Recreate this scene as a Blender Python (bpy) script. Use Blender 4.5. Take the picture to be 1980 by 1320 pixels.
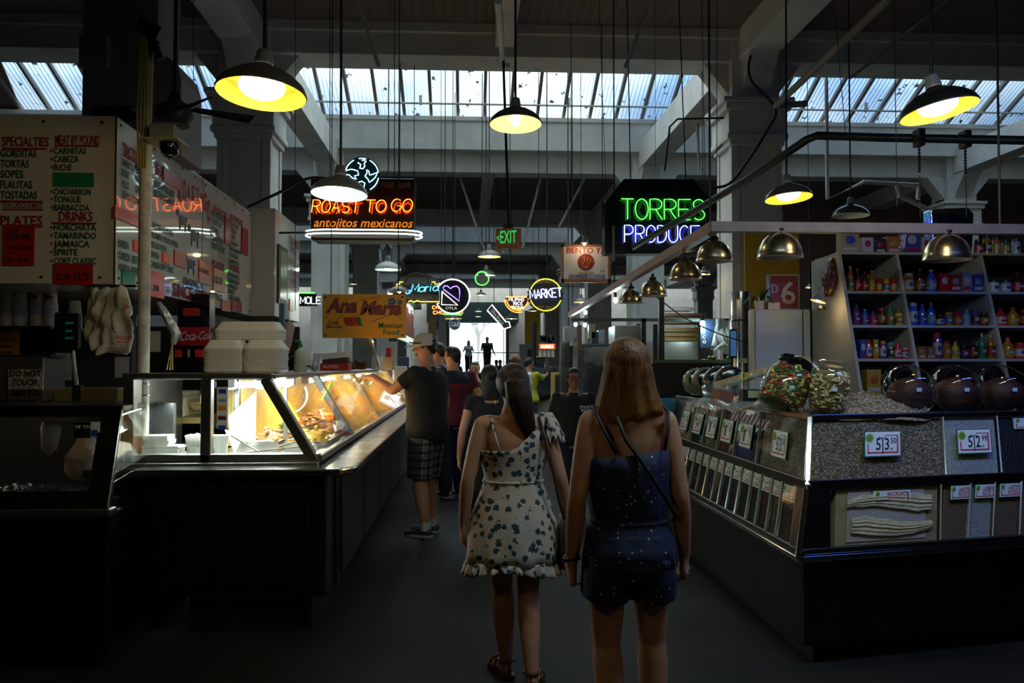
import bpy, bmesh, math, random
from mathutils import Vector, Matrix, noise as mnoise
SC = bpy.context.scene
for _o in list(bpy.data.objects): bpy.data.objects.remove(_o)
COL = SC.collection
PI = math.pi
# ------------------------------------------------------------------ camera
F = 1650.0; W, H = 1980, 1320
EYE = Vector((0.0, 0.0, 1.55))
YAW = math.atan(90.0 / F); PITCH = math.atan(46.0 / F)
cam_data = bpy.data.cameras.new('camera'); cam = bpy.data.objects.new('camera', cam_data)
COL.objects.link(cam)
cam_data.sensor_width = 36.0; cam_data.lens = 36.0 * F / W; cam_data.clip_end = 400; cam_data.clip_start = 0.05
cam.location = EYE; cam.rotation_euler = (PI / 2 + PITCH, 0, -YAW)
SC.camera = cam
CR = cam.rotation_euler.to_matrix()
# ------------------------------------------------------------------ sky and exposure
world = bpy.data.worlds.new('sky'); SC.world = world; world.use_nodes = True
_wn = world.node_tree.nodes; _bg = _wn['Background']
_bg.inputs[0].default_value = (0.80, 0.92, 1.0, 1); _bg.inputs[1].default_value = 2.2
vs = SC.view_settings; vs.view_transform = 'Standard'; vs.look = 'None'; vs.gamma = 1.0; vs.use_curve_mapping = False
vs.exposure = 0.0
def lamp_light(name, kind, loc, energy, color, size=0.1, rot=(0, 0, 0), spot=None, sy=None, parent=None):
    d = bpy.data.lights.new(name, kind); d.energy = energy; d.color = color
    if kind == 'AREA':
        d.size = size
        if sy: d.shape = 'RECTANGLE'; d.size_y = sy
    else: d.shadow_soft_size = size
    if spot: d.spot_size = spot; d.spot_blend = 0.6
    o = bpy.data.objects.new(name, d); COL.objects.link(o); o.location = loc; o.rotation_euler = rot
    if parent:
        o.parent = parent
    return o
# daylight coming down through the corrugated skylights (lamps stand outside, above the roof)
for _y, _e in ((14.6, 4800), (29, 2100), (43, 1700)):
    lamp_light('skylight_daylight', 'AREA', (0.5, _y, 12.5), _e, (0.96, 1.0, 0.97), 24, (math.radians(-20), 0, 0), sy=6)
random.seed(7)
R = random.Random(11)
# ------------------------------------------------------------------ pixel -> place helpers
def ray(px, py): return CR @ Vector(((px - 990) / F, (660 - py) / F, -1.0))
def at(px, py, Y):
    d = ray(px, py); return EYE + d * (Y / d.y)
def atx(px, py, X):
    d = ray(px, py); return EYE + d * (X / d.x)
def atz(px, py, z):
    d = ray(px, py); return EYE + d * ((z - EYE.z) / d.z)
def X_(px, Y): return at(px, 700, Y).x
def Z_(py, Y, px=900): return at(px, py, Y).z
def ceilz(y):        # underside of ceiling or skylight rafters above a place
    for b in (19, 33, 47):
        if b - 7 < y < b: return 6.9 + .44 * (b - y)
    return 6.25 if y < 40 else 9.0
def up(p): return Vector((p[0], p[1], ceilz(p[1]) + .02))
# ------------------------------------------------------------------ object helpers
TM = {}
def tag(o, label, cat, group=None, kind=None):
    if label: o['label'] = label
    if cat: o['category'] = cat
    if group: o['group'] = group
    if kind: o['kind'] = kind
    return o
def thing(name, label, cat, loc=(0, 0, 0), rz=0.0, group=None):
    o = bpy.data.objects.new(name, None); COL.objects.link(o); o.empty_display_size = 0.1
    o.location = loc; o.rotation_euler = (0, 0, rz)
    TM[o.name] = Matrix.Translation(Vector(loc)) @ Matrix.Rotation(rz, 4, 'Z')
    return tag(o, label, cat, group)
def world_m(o):
    if o is None: return Matrix()
    if o.name in TM: return TM[o.name]
    m = Matrix()
    p = o
    while p: 
        if p.name in TM: return TM[p.name] @ m
        m = (Matrix.Translation(p.location) @ p.rotation_euler.to_matrix().to_4x4()) @ m; p = p.parent
    return m
class MB:
    def __init__(s): s.v = []; s.f = []; s.m = []; s.M = None; s.mi = 0; s.sm = False
    def add(s, vs_, fs):
        b = len(s.v)
        if s.M: s.v += [s.M @ Vector(v) for v in vs_]
        else: s.v += [Vector(v) for v in vs_]
        for f in fs: s.f.append([b + i for i in f]); s.m.append(s.mi)
        return s
    def box(s, a, b):   # two corners
        x0, y0, z0 = [min(a[i], b[i]) for i in range(3)]; x1, y1, z1 = [max(a[i], b[i]) for i in range(3)]
        return s.add([(x0,y0,z0),(x1,y0,z0),(x1,y1,z0),(x0,y1,z0),(x0,y0,z1),(x1,y0,z1),(x1,y1,z1),(x0,y1,z1)],
                     [(0,3,2,1),(4,5,6,7),(0,1,5,4),(1,2,6,5),(2,3,7,6),(3,0,4,7)])
    def cbox(s, c, d, rz=0, rx=0, ry=0):
        m = Matrix.Translation(Vector(c)) @ Matrix.Rotation(rz, 4, 'Z') @ Matrix.Rotation(ry, 4, 'Y') @ Matrix.Rotation(rx, 4, 'X')
        h = [x / 2 for x in d]
        vs_ = [m @ Vector((sx*h[0], sy*h[1], sz*h[2])) for sx, sy, sz in ((-1,-1,-1),(1,-1,-1),(1,1,-1),(-1,1,-1),(-1,-1,1),(1,-1,1),(1,1,1),(-1,1,1))]
        return s.add(vs_, [(0,3,2,1),(4,5,6,7),(0,1,5,4),(1,2,6,5),(2,3,7,6),(3,0,4,7)])
    def slab(s, p, th, n=None):   # polygon of points extruded along its normal by th
        p = [Vector(q) for q in p]
        if n is None: n = (p[1] - p[0]).cross(p[2] - p[0]).normalized()
        q = [a + n * th for a in p]; k = len(p)
        return s.add(p + q, [list(range(k))[::-1], list(range(k, 2*k))] + [(i, (i+1) % k, k + (i+1) % k, k + i) for i in range(k)])
    def bar(s, a, b, w, h=None, up=(0, 0, 1)):
        a = Vector(a); b = Vector(b); h = h or w; t = (b - a).normalized(); u = Vector(up)
        x = t.cross(u)
        if x.length < 1e-4: x = t.cross(Vector((1, 0, 0)))
        x.normalize(); y = x.cross(t).normalized()
        vs_ = [p + x * sx * w / 2 + y * sy * h / 2 for p in (a, b) for sx, sy in ((-1,-1),(1,-1),(1,1),(-1,1))]
        return s.add(vs_, [(0,1,2,3)[::-1],(4,5,6,7),(0,1,5,4),(1,2,6,5),(2,3,7,6),(3,0,4,7)])
    def tube(s, pts, r, n=8, closed=False):
        pts = [Vector(p) for p in pts]; k = len(pts)
        rs = r if isinstance(r, (list, tuple)) else [r] * k
        vs_ = []; px = None
        for i, p in enumerate(pts):
            if closed: t = pts[(i+1) % k] - pts[i-1]
            else: t = pts[min(i+1, k-1)] - pts[max(i-1, 0)]
            if t.length < 1e-9: t = Vector((0, 0, 1))
            t.normalize()
            if px is None:
                px = t.cross(Vector((0, 0, 1)))
                if px.length < 0.1: px = t.cross(Vector((1, 0, 0)))
            px = (px - t * px.dot(t)).normalized(); y = t.cross(px)
            for j in range(n):
                a = 2 * PI * j / n; vs_.append(p + (px * math.cos(a) + y * math.sin(a)) * rs[i])
        fs = []
        for i in range(k if closed else k - 1):
            a = i * n; b = ((i + 1) % k) * n
            for j in range(n): fs.append((a + j, a + (j+1) % n, b + (j+1) % n, b + j))
        if not closed: fs += [list(range(n))[::-1], list(range((k-1)*n, k*n))]
        return s.add(vs_, fs)
    def loft(s, secs, n=16, ref=(1, 0, 0), pw=1.0, cap=True):
        # secs: (centre, rx, ry[, front_extra]); rx along ref, ry across; end rings closed by domes
        vs_ = []; k = len(secs); ref = Vector(ref)
        cs = [Vector(q[0]) for q in secs]
        for i, q in enumerate(secs):
            t = cs[min(i+1, k-1)] - cs[max(i-1, 0)]
            if t.length < 1e-9: t = Vector((0, 0, 1))
            t.normalize(); x = (ref - t * ref.dot(t))
            if x.length < 1e-3: x = Vector((0, 1, 0)) - t * t.y
            x.normalize(); y = t.cross(x)
            for j in range(n):
                a = 2 * PI * j / n; c, d = math.cos(a), math.sin(a)
                if pw != 1.0: c = math.copysign(abs(c) ** pw, c); d = math.copysign(abs(d) ** pw, d)
                vs_.append(cs[i] + x * c * q[1] + y * d * q[2])
        fs = []
        for i in range(k - 1):
            for j in range(n): fs.append((i*n + j, i*n + (j+1) % n, (i+1)*n + (j+1) % n, (i+1)*n + j))
        if cap: fs += [list(range(n))[::-1], list(range((k-1)*n, k*n))]
        return s.add(vs_, fs)
    def ell(s, c, r, n=16, m=10, M=None):
        vs_ = []; c = Vector(c); r = (r, r, r) if isinstance(r, (int, float)) else r
        for i in range(m + 1):
            ph = PI * i / m
            for j in range(n):
                a = 2 * PI * j / n
                v = Vector((r[0]*math.sin(ph)*math.cos(a), r[1]*math.sin(ph)*math.sin(a), -r[2]*math.cos(ph)))
                vs_.append(c + (M @ v if M else v))
        fs = []
        for i in range(m):
            for j in range(n): fs.append((i*n + j, i*n + (j+1) % n, (i+1)*n + (j+1) % n, (i+1)*n + j))
        return s.add(vs_, fs)
    def lathe(s, prof, c=(0, 0, 0), n=24, M=None, cap=False):
        c = Vector(c); vs_ = []; k = len(prof)
        for r, z in prof:
            for j in range(n):
                a = 2 * PI * j / n; v = Vector((r*math.cos(a), r*math.sin(a), z)); vs_.append(c + (M @ v if M else v))
        fs = []
        for i in range(k - 1):
            for j in range(n): fs.append((i*n + j, i*n + (j+1) % n, (i+1)*n + (j+1) % n, (i+1)*n + j))
        if cap: fs += [list(range(n))[::-1], list(range((k-1)*n, k*n))]
        return s.add(vs_, fs)
    def text(s, st, o, xd, yd, h, width=None, shear=0.0, depth=0.0, maxw=None, bold=.014):
        vs_, fs, w = glyphs(st, bold); o = Vector(o); xd = Vector(xd).normalized(); yd = Vector(yd).normalized()
        if not w: return s
        sx = width / w if width else h
        if maxw and w * sx > maxw: sx = maxw / w
        n = xd.cross(yd)
        s.add([o + xd * (v[0] * sx + shear * v[1] * h) + yd * v[1] * h + n * depth for v in vs_], fs)
        return s
    def strokes(s, st, o, xd, yd, h, wid, gap, r, n=6, shear=0.0, depth=0.0):
        o = Vector(o); xd = Vector(xd).normalized(); yd = Vector(yd).normalized(); nn = xd.cross(yd); x = 0
        for ch in st:
            if ch == ' ': x += wid * 0.55; continue
            ww = wid * (WID.get(ch, 1.0))
            for pl in STROKE.get(ch, []):
                pts = [o + xd * (x + px / 4 * ww + shear * py / 6 * h) + yd * (py / 6 * h) + nn * depth for px, py in pl]
                s.tube(pts, r, n)
            x += ww + gap
        return x
    def build(s, name, mat, parent=None, smooth=None, local=False, bevel=0, label=None, world=True):
        me = bpy.data.meshes.new(name)
        vs_ = s.v
        if parent is not None and not local:
            inv = world_m(parent).inverted(); vs_ = [inv @ v for v in s.v]
        me.from_pydata([tuple(v) for v in vs_], [], s.f)
        mats = mat if isinstance(mat, (list, tuple)) else [mat]
        for q in mats: me.materials.append(q)
        if len(mats) > 1:
            me.polygons.foreach_set('material_index', s.m)
        me.update()
        if smooth is None: smooth = s.sm
        if smooth:
            me.polygons.foreach_set('use_smooth', [True] * len(me.polygons))
            if smooth != 2:
                try: me.set_sharp_from_angle(angle=math.radians(40))
                except Exception: pass
        o = bpy.data.objects.new(name, me); COL.objects.link(o)
        if parent is not None: o.parent = parent
        if bevel:
            b = o.modifiers.new('edge', 'BEVEL'); b.width = bevel; b.segments = 2; b.limit_method = 'ANGLE'
        if label: o['label'] = label
        return o
    def solo(s, name, mat, label, cat, base=None, group=None, smooth=None, bevel=0, kind=None):
        # a thing that is one mesh: origin moved to its base
        lo = [min(v[i] for v in s.v) for i in range(3)]; hi = [max(v[i] for v in s.v) for i in range(3)]
        b = Vector(base) if base else Vector(((lo[0]+hi[0])/2, (lo[1]+hi[1])/2, lo[2]))
        s.v = [v - b for v in s.v]; o = s.build(name, mat, None, smooth, bevel=bevel); o.location = b
        return tag(o, label, cat, group, kind)
def struct(name, mb, mat, smooth=None, bevel=0):
    o = mb.build(name, mat, None, smooth, bevel=bevel); o['kind'] = 'structure'; return o
def copy_tree(o, parent=None, loc=None, rz=None, label=None, group=None):
    c = o.copy(); COL.objects.link(c); c.parent = parent
    if loc is not None: c.location = loc
    if rz is not None: c.rotation_euler = (0, 0, rz)
    if label: c['label'] = label
    if group: c['group'] = group
    if parent is None: TM[c.name] = Matrix.Translation(c.location) @ c.rotation_euler.to_matrix().to_4x4()
    for ch in [q for q in KIDS(o)]: copy_tree(ch, c)
    return c
def KIDS(o): return [q for q in bpy.data.objects if q.parent == o]
_gc = {}
def glyphs(st0, bold=0):
    st = (st0, bold)
    if st in _gc: return _gc[st]
    cu = bpy.data.curves.new('t', 'FONT'); cu.body = st0; cu.offset = bold; cu.resolution_u = 2; cu.fill_mode = 'FRONT'
    ob = bpy.data.objects.new('t', cu); me = bpy.data.meshes.new_from_object(ob)
    vs_ = [tuple(v.co) for v in me.vertices]; fs = [list(p.vertices) for p in me.polygons]
    bpy.data.objects.remove(ob); bpy.data.curves.remove(cu); bpy.data.meshes.remove(me)
    if not vs_: _gc[st] = ([], [], 0); return _gc[st]
    x0 = min(v[0] for v in vs_); x1 = max(v[0] for v in vs_); k = 1 / 0.70   # cap height -> 1
    _gc[st] = ([((v[0]-x0)*k, v[1]*k) for v in vs_], fs, (x1 - x0) * k)
    return _gc[st]
def bend(pts, n=5):      # smooth curve through points
    P = [Vector(p) for p in pts]; P = [P[0] * 2 - P[1]] + P + [P[-1] * 2 - P[-2]]; out = []
    for i in range(1, len(P) - 2):
        for k in range(n):
            t = k / n; a, b, c, d = P[i-1], P[i], P[i+1], P[i+2]
            out.append(.5 * (b * 2 + (c - a) * t + (a * 2 - b * 5 + c * 4 - d) * t * t + (b * 3 - a - c * 3 + d) * t ** 3))
    return out + [P[-2]]
def arc(cx, cy, rx, ry, a0, a1, n=10):
    return [(cx + rx*math.cos(math.radians(a0 + (a1-a0)*i/n)), cy + ry*math.sin(math.radians(a0 + (a1-a0)*i/n))) for i in range(n+1)]
WID = {'I': 0.15, 'M': 1.2, 'W': 1.3, 'm': 1.3, 'i': 0.3, 'l': 0.25, '&': 1.0, '-': .6, 'r': .7}
STROKE = {
 'A': [[(0,0),(2,6),(4,0)],[(.8,2.2),(3.2,2.2)]],
 'B': [[(0,0),(0,6),(2,6)]+arc(2,4.6,1.6,1.4,90,-90)+[(0,3.2)],[(2,3.2)]+arc(2,1.6,2,1.6,90,-90)+[(0,0)]],
 'C': [arc(2.2,3,2.2,3,50,310,14)],
 'D': [[(0,0),(0,6),(1.5,6)]+arc(1.5,3,2.5,3,90,-90,12)+[(0,0)]],
 'E': [[(4,6),(0,6),(0,0),(4,0)],[(0,3.1),(3.2,3.1)]],
 'F': [[(4,6),(0,6),(0,0)],[(0,3.1),(3,3.1)]],
 'G': [arc(2.2,3,2.2,3,50,340,14)+[(4.2,2.7),(2.6,2.7)]],
 'H': [[(0,0),(0,6)],[(4,0),(4,6)],[(0,3),(4,3)]],
 'I': [[(0,0),(0,6)]],
 'K': [[(0,0),(0,6)],[(4,6),(0,2.8)],[(1.2,3.6),(4,0)]],
 'L': [[(0,6),(0,0),(3.6,0)]],
 'M': [[(0,0),(0.2,6),(2,1.5),(3.8,6),(4,0)]],
 'N': [[(0,0),(0,6),(4,0),(4,6)]],
 'O': [arc(2,3,2.1,3,92,448,20)],
 'P': [[(0,0),(0,6),(2,6)]+arc(2,4.4,1.9,1.6,90,-90)+[(0,2.8)]],
 'R': [[(0,0),(0,6),(2,6)]+arc(2,4.5,1.9,1.5,90,-90)+[(0,3)],[(1.8,3),(4,0)]],
 'S': [arc(2,4.5,1.8,1.5,30,250,9)+arc(2,1.5,1.9,1.5,80,-140,9)],
 'T': [[(0,6),(4,6)],[(2,6),(2,0)]],
 'U': [[(0,6),(0,2)]+arc(2,2,2,2,180,360)+[(4,6)]],
 'W': [[(0,6),(1,0),(2,5),(3,0),(4,6)]],
 'Y': [[(0,6),(2,3),(4,6)],[(2,3),(2,0)]],
 'a': [arc(1.9,1.8,1.9,1.8,20,380,12)+[(3.8,3.4),(3.8,.4),(4.6,0)]],
 'n': [[(0,0),(0,3.4)],[(0,2.4)]+arc(1.9,2.2,1.9,1.2,160,0,6)+[(3.8,0)]],
 'r': [[(0,0),(0,3.6)],[(0,2.4),(1.2,3.6),(3,3.4)]],
 'i': [[(0,3.6),(0,0.3),(1,0)],[(.2,4.8),(.3,5.2)]],
 '&': [[(4,0),(1,4.6)]+arc(1.9,5,1,1,200,-20,6)+[(2,3.4),(.3,2)]+arc(1.6,1.3,1.6,1.3,160,330,6)+[(4,2.6)]],
}
# ------------------------------------------------------------------ materials
_mats = {}
def mat(name, col=(.5,.5,.5), rough=.6, metal=0, emis=None, es=0, noise=0, nscale=8, bump=0, bscale=40, spec=None, alpha=1, coat=0):
    if name in _mats: return _mats[name]
    m = bpy.data.materials.new(name); m.use_nodes = True; nt = m.node_tree; b = nt.nodes['Principled BSDF']
    b.inputs['Base Color'].default_value = (*col, 1); b.inputs['Roughness'].default_value = rough; b.inputs['Metallic'].default_value = metal
    if spec is not None: b.inputs['Specular IOR Level'].default_value = spec
    if coat: b.inputs['Coat Weight'].default_value = coat; b.inputs['Coat Roughness'].default_value = .05
    if emis: b.inputs['Emission Color'].default_value = (*emis, 1); b.inputs['Emission Strength'].default_value = es
    if noise or bump:
        tc = nt.nodes.new('ShaderNodeTexCoord')
    if noise:
        n = nt.nodes.new('ShaderNodeTexNoise'); n.inputs['Scale'].default_value = nscale; n.inputs['Detail'].default_value = 5
        nt.links.new(tc.outputs['Object'], n.inputs['Vector'])
        r = nt.nodes.new('ShaderNodeValToRGB')
        r.color_ramp.elements[0].position = .3; r.color_ramp.elements[1].position = .7
        r.color_ramp.elements[0].color = (*[c * (1 - noise) for c in col], 1); r.color_ramp.elements[1].color = (*[min(1, c * (1 + noise * .6)) for c in col], 1)
        nt.links.new(n.outputs['Fac'], r.inputs['Fac']); nt.links.new(r.outputs['Color'], b.inputs['Base Color'])
    if bump:
        n2 = nt.nodes.new('ShaderNodeTexNoise'); n2.inputs['Scale'].default_value = bscale; n2.inputs['Detail'].default_value = 3
        nt.links.new(tc.outputs['Object'], n2.inputs['Vector'])
        bp = nt.nodes.new('ShaderNodeBump'); bp.inputs['Strength'].default_value = bump; bp.inputs['Distance'].default_value = .02
        nt.links.new(n2.outputs['Fac'], bp.inputs['Height']); nt.links.new(bp.outputs['Normal'], b.inputs['Normal'])
    _mats[name] = m; return m
def nodes_mat(name):
    m = bpy.data.materials.new(name); m.use_nodes = True; nt = m.node_tree; _mats[name] = m
    return m, nt, nt.nodes['Principled BSDF'], nt.nodes['Material Output']
def ramp(nt, fac, stops, const=False):
    r = nt.nodes.new('ShaderNodeValToRGB'); cr = r.color_ramp
    if const: cr.interpolation = 'CONSTANT'
    while len(cr.elements) < len(stops): cr.elements.new(.5)
    for e, (p, c) in zip(cr.elements, stops): e.position = p; e.color = (*c, 1)
    nt.links.new(fac, r.inputs['Fac']); return r.outputs['Color']
def texco(nt, kind='Object', scale=(1,1,1)):
    tc = nt.nodes.new('ShaderNodeTexCoord'); mp = nt.nodes.new('ShaderNodeMapping'); mp.inputs['Scale'].default_value = scale
    nt.links.new(tc.outputs[kind], mp.inputs['Vector']); return mp.outputs['Vector']
def glow(name, col, s): return mat('glow_' + name, (0, 0, 0), .5, emis=col, es=s)
def schlick(nt):      # reflectance of a thin sheet, the same from both sides
    lw = nt.nodes.new('ShaderNodeLayerWeight'); lw.inputs[0].default_value = .5
    p = nt.nodes.new('ShaderNodeMath'); p.operation = 'POWER'; p.inputs[1].default_value = 5; nt.links.new(lw.outputs['Facing'], p.inputs[0])
    a = nt.nodes.new('ShaderNodeMath'); a.operation = 'MULTIPLY_ADD'; a.inputs[1].default_value = .9; a.inputs[2].default_value = .045; a.use_clamp = True
    nt.links.new(p.outputs[0], a.inputs[0]); return a.outputs[0]
def glass(name, tint=(1,1,1), refl=1.0, rough=.02):
    if name in _mats: return _mats[name]
    m, nt, b, out = nodes_mat(name); nt.nodes.remove(b)
    t = nt.nodes.new('ShaderNodeBsdfTransparent'); t.inputs[0].default_value = (*tint, 1)
    g = nt.nodes.new('ShaderNodeBsdfGlossy'); g.inputs['Roughness'].default_value = rough
    fr = schlick(nt)
    mu = nt.nodes.new('ShaderNodeMath'); mu.operation = 'MULTIPLY'; mu.inputs[1].default_value = refl
    mx = nt.nodes.new('ShaderNodeMixShader')
    nt.links.new(fr, mu.inputs[0]); nt.links.new(mu.outputs[0], mx.inputs[0])
    nt.links.new(t.outputs[0], mx.inputs[1]); nt.links.new(g.outputs[0], mx.inputs[2]); nt.links.new(mx.outputs[0], out.inputs[0])
    return m
def grain(name, cols, scale, rough=.6, bump=.6, stretch=(1,1,1)):
    if name in _mats: return _mats[name]
    m, nt, b, out = nodes_mat(name); v = nt.nodes.new('ShaderNodeTexVoronoi'); v.inputs['Scale'].default_value = scale
    nt.links.new(texco(nt, scale=stretch), v.inputs['Vector'])
    sep = nt.nodes.new('ShaderNodeSeparateColor'); nt.links.new(v.outputs['Color'], sep.inputs[0])
    k = len(cols); c = ramp(nt, sep.outputs[0], [(i / k, cols[i]) for i in range(k)], True)
    mx = nt.nodes.new('ShaderNodeMix'); mx.data_type = 'RGBA'; mx.blend_type = 'MULTIPLY'; mx.inputs[0].default_value = .75
    nt.links.new(c, mx.inputs[6]); nt.links.new(ramp(nt, v.outputs['Distance'], [(0.25, (1,1,1)), (.75, (.12,.12,.12))]), mx.inputs[7])
    nt.links.new(mx.outputs[2], b.inputs['Base Color']); b.inputs['Roughness'].default_value = rough
    bp = nt.nodes.new('ShaderNodeBump'); bp.inputs['Strength'].default_value = bump; bp.inputs['Distance'].default_value = .01; bp.invert = True
    nt.links.new(v.outputs['Distance'], bp.inputs['Height']); nt.links.new(bp.outputs['Normal'], b.inputs['Normal'])
    return m
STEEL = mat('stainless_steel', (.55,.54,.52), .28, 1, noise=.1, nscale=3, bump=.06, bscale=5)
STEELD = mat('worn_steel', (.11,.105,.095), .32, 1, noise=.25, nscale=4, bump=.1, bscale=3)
POLISH = mat('polished_steel', (.75,.73,.70), .14, 1)
ALU = mat('spun_aluminium', (.84,.75,.56), .24, 1, noise=.06)
BLACK = mat('black_paint', (.012,.012,.012), .45)
BLACKG = mat('black_gloss', (.008,.008,.01), .12)
IRON = mat('dark_iron', (.035,.03,.028), .5, .6)
WHITE = mat('white_enamel', (.72,.72,.68), .25)
FOAM = mat('white_foam', (.82,.80,.74), .6, bump=.1, bscale=60)
PAPER = mat('white_paper', (.80,.79,.74), .7)
GLASS = glass('clear_glass', (.97,.985,.98))
PLAST = glass('clear_plastic', (.93,.96,.97), 1.6, .08)
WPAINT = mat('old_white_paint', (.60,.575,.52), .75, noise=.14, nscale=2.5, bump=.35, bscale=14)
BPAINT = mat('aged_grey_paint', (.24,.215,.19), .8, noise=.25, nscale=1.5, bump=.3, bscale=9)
RED = mat('red_print', (.55,.02,.02), .4); GREEN = mat('green_print', (.01,.16,.10), .4); NAVY = mat('navy_print', (.01,.03,.16), .4)
INK = mat('black_ink', (.01,.01,.01), .5)
WOOD = mat('brown_wood', (.30,.16,.07), .5, noise=.3, nscale=6)
# ================================================================== the hall
XL, XR = -15.0, 17.0
def floor_mat():
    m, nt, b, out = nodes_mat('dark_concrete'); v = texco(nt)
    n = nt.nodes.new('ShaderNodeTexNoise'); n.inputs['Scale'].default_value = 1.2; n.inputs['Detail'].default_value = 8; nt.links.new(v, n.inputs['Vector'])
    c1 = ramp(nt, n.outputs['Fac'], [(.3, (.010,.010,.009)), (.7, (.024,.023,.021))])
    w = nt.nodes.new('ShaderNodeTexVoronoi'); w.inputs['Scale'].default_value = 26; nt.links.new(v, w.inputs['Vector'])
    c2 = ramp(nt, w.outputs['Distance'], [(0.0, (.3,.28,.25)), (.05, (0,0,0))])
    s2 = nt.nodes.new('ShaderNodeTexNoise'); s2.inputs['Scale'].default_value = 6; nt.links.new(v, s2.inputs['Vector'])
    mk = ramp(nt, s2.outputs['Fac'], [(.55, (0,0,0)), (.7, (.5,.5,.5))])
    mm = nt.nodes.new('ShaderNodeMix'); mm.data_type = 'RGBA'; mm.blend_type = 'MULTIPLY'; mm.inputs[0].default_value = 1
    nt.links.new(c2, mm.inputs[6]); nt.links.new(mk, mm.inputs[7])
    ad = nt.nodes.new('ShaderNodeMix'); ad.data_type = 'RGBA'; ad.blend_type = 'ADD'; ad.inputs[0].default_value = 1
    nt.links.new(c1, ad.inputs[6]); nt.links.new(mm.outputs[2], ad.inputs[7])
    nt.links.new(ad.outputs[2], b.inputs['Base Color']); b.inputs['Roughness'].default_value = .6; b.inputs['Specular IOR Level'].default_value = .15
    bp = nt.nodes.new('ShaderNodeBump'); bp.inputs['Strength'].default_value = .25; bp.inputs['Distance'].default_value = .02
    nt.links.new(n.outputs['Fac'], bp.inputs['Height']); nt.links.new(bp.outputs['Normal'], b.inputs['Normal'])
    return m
def plank_mat(name, col, gap):
    m, nt, b, out = nodes_mat(name); v = texco(nt)
    w = nt.nodes.new('ShaderNodeTexWave'); w.wave_profile = 'SAW'; w.inputs['Scale'].default_value = .5; nt.links.new(v, w.inputs['Vector'])
    w.inputs['Scale'].default_value = 1 / gap * .314 / 2 * 2
    c = ramp(nt, w.outputs['Fac'], [(0.0, tuple(x * .25 for x in col)), (.06, col), (.95, tuple(x * .85 for x in col)), (1.0, tuple(x * .25 for x in col))])
    nt.links.new(c, b.inputs['Base Color']); b.inputs['Roughness'].default_value = .75; return m
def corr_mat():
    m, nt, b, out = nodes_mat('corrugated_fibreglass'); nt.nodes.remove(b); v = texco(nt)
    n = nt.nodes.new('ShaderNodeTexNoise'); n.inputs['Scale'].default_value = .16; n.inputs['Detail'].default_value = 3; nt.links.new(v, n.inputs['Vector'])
    c = ramp(nt, n.outputs['Fac'], [(.40, (.22,.34,.52)), (.60, (.90,.98,1.0))])  # white to blue sky gradient put into the sheet colour as broad noise
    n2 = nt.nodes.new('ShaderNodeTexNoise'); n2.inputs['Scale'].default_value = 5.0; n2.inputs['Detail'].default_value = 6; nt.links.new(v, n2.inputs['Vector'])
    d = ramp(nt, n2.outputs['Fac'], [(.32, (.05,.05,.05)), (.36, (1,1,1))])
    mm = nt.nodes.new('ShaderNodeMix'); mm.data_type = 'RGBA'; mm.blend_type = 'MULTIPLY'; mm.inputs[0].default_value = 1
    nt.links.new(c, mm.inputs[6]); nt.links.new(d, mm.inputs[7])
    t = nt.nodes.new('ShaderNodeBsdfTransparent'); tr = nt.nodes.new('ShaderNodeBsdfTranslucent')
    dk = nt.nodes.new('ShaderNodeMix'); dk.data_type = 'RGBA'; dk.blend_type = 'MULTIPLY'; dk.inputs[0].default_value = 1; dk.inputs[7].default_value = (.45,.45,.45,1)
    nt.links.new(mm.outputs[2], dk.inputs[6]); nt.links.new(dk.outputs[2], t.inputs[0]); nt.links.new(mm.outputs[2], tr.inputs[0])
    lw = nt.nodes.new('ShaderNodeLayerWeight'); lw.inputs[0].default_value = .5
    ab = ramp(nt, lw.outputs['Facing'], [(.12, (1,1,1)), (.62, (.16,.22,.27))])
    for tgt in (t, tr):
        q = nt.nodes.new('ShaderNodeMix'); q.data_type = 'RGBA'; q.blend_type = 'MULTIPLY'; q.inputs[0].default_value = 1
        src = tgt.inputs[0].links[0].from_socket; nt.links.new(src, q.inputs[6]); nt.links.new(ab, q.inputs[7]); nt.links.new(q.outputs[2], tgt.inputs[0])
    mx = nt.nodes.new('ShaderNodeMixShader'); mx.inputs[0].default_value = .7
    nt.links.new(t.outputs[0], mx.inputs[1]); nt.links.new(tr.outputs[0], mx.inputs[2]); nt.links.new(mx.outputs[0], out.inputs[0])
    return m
FLOORM = floor_mat(); PLANK = plank_mat('ceiling_boards', (.17,.12,.095), .14); PLANKR = plank_mat('red_brown_boards', (.20,.085,.06), .5)
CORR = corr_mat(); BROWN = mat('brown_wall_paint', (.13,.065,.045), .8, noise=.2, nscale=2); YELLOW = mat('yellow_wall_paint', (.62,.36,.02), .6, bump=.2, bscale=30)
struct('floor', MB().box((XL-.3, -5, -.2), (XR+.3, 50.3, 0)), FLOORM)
struct('wall_left', MB().box((XL-.3, -5, 0), (XL, 50.3, 11)), BPAINT)
struct('wall_right', MB().box((XR, -5, 0), (XR+.3, 50.3, 11)), BPAINT)
struct('wall_back', MB().box((XL-.3, -5.3, 0), (XR+.3, -5, 11)), BPAINT)
# flat bays
bays = [(-5, 12), (19.2, 26), (33.2, 40)]
c = MB()
for a, b in bays: c.box((XL-.3, a, 6.25), (XR+.3, b + .3, 6.45))
struct('ceiling', c, [PLANK])
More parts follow.
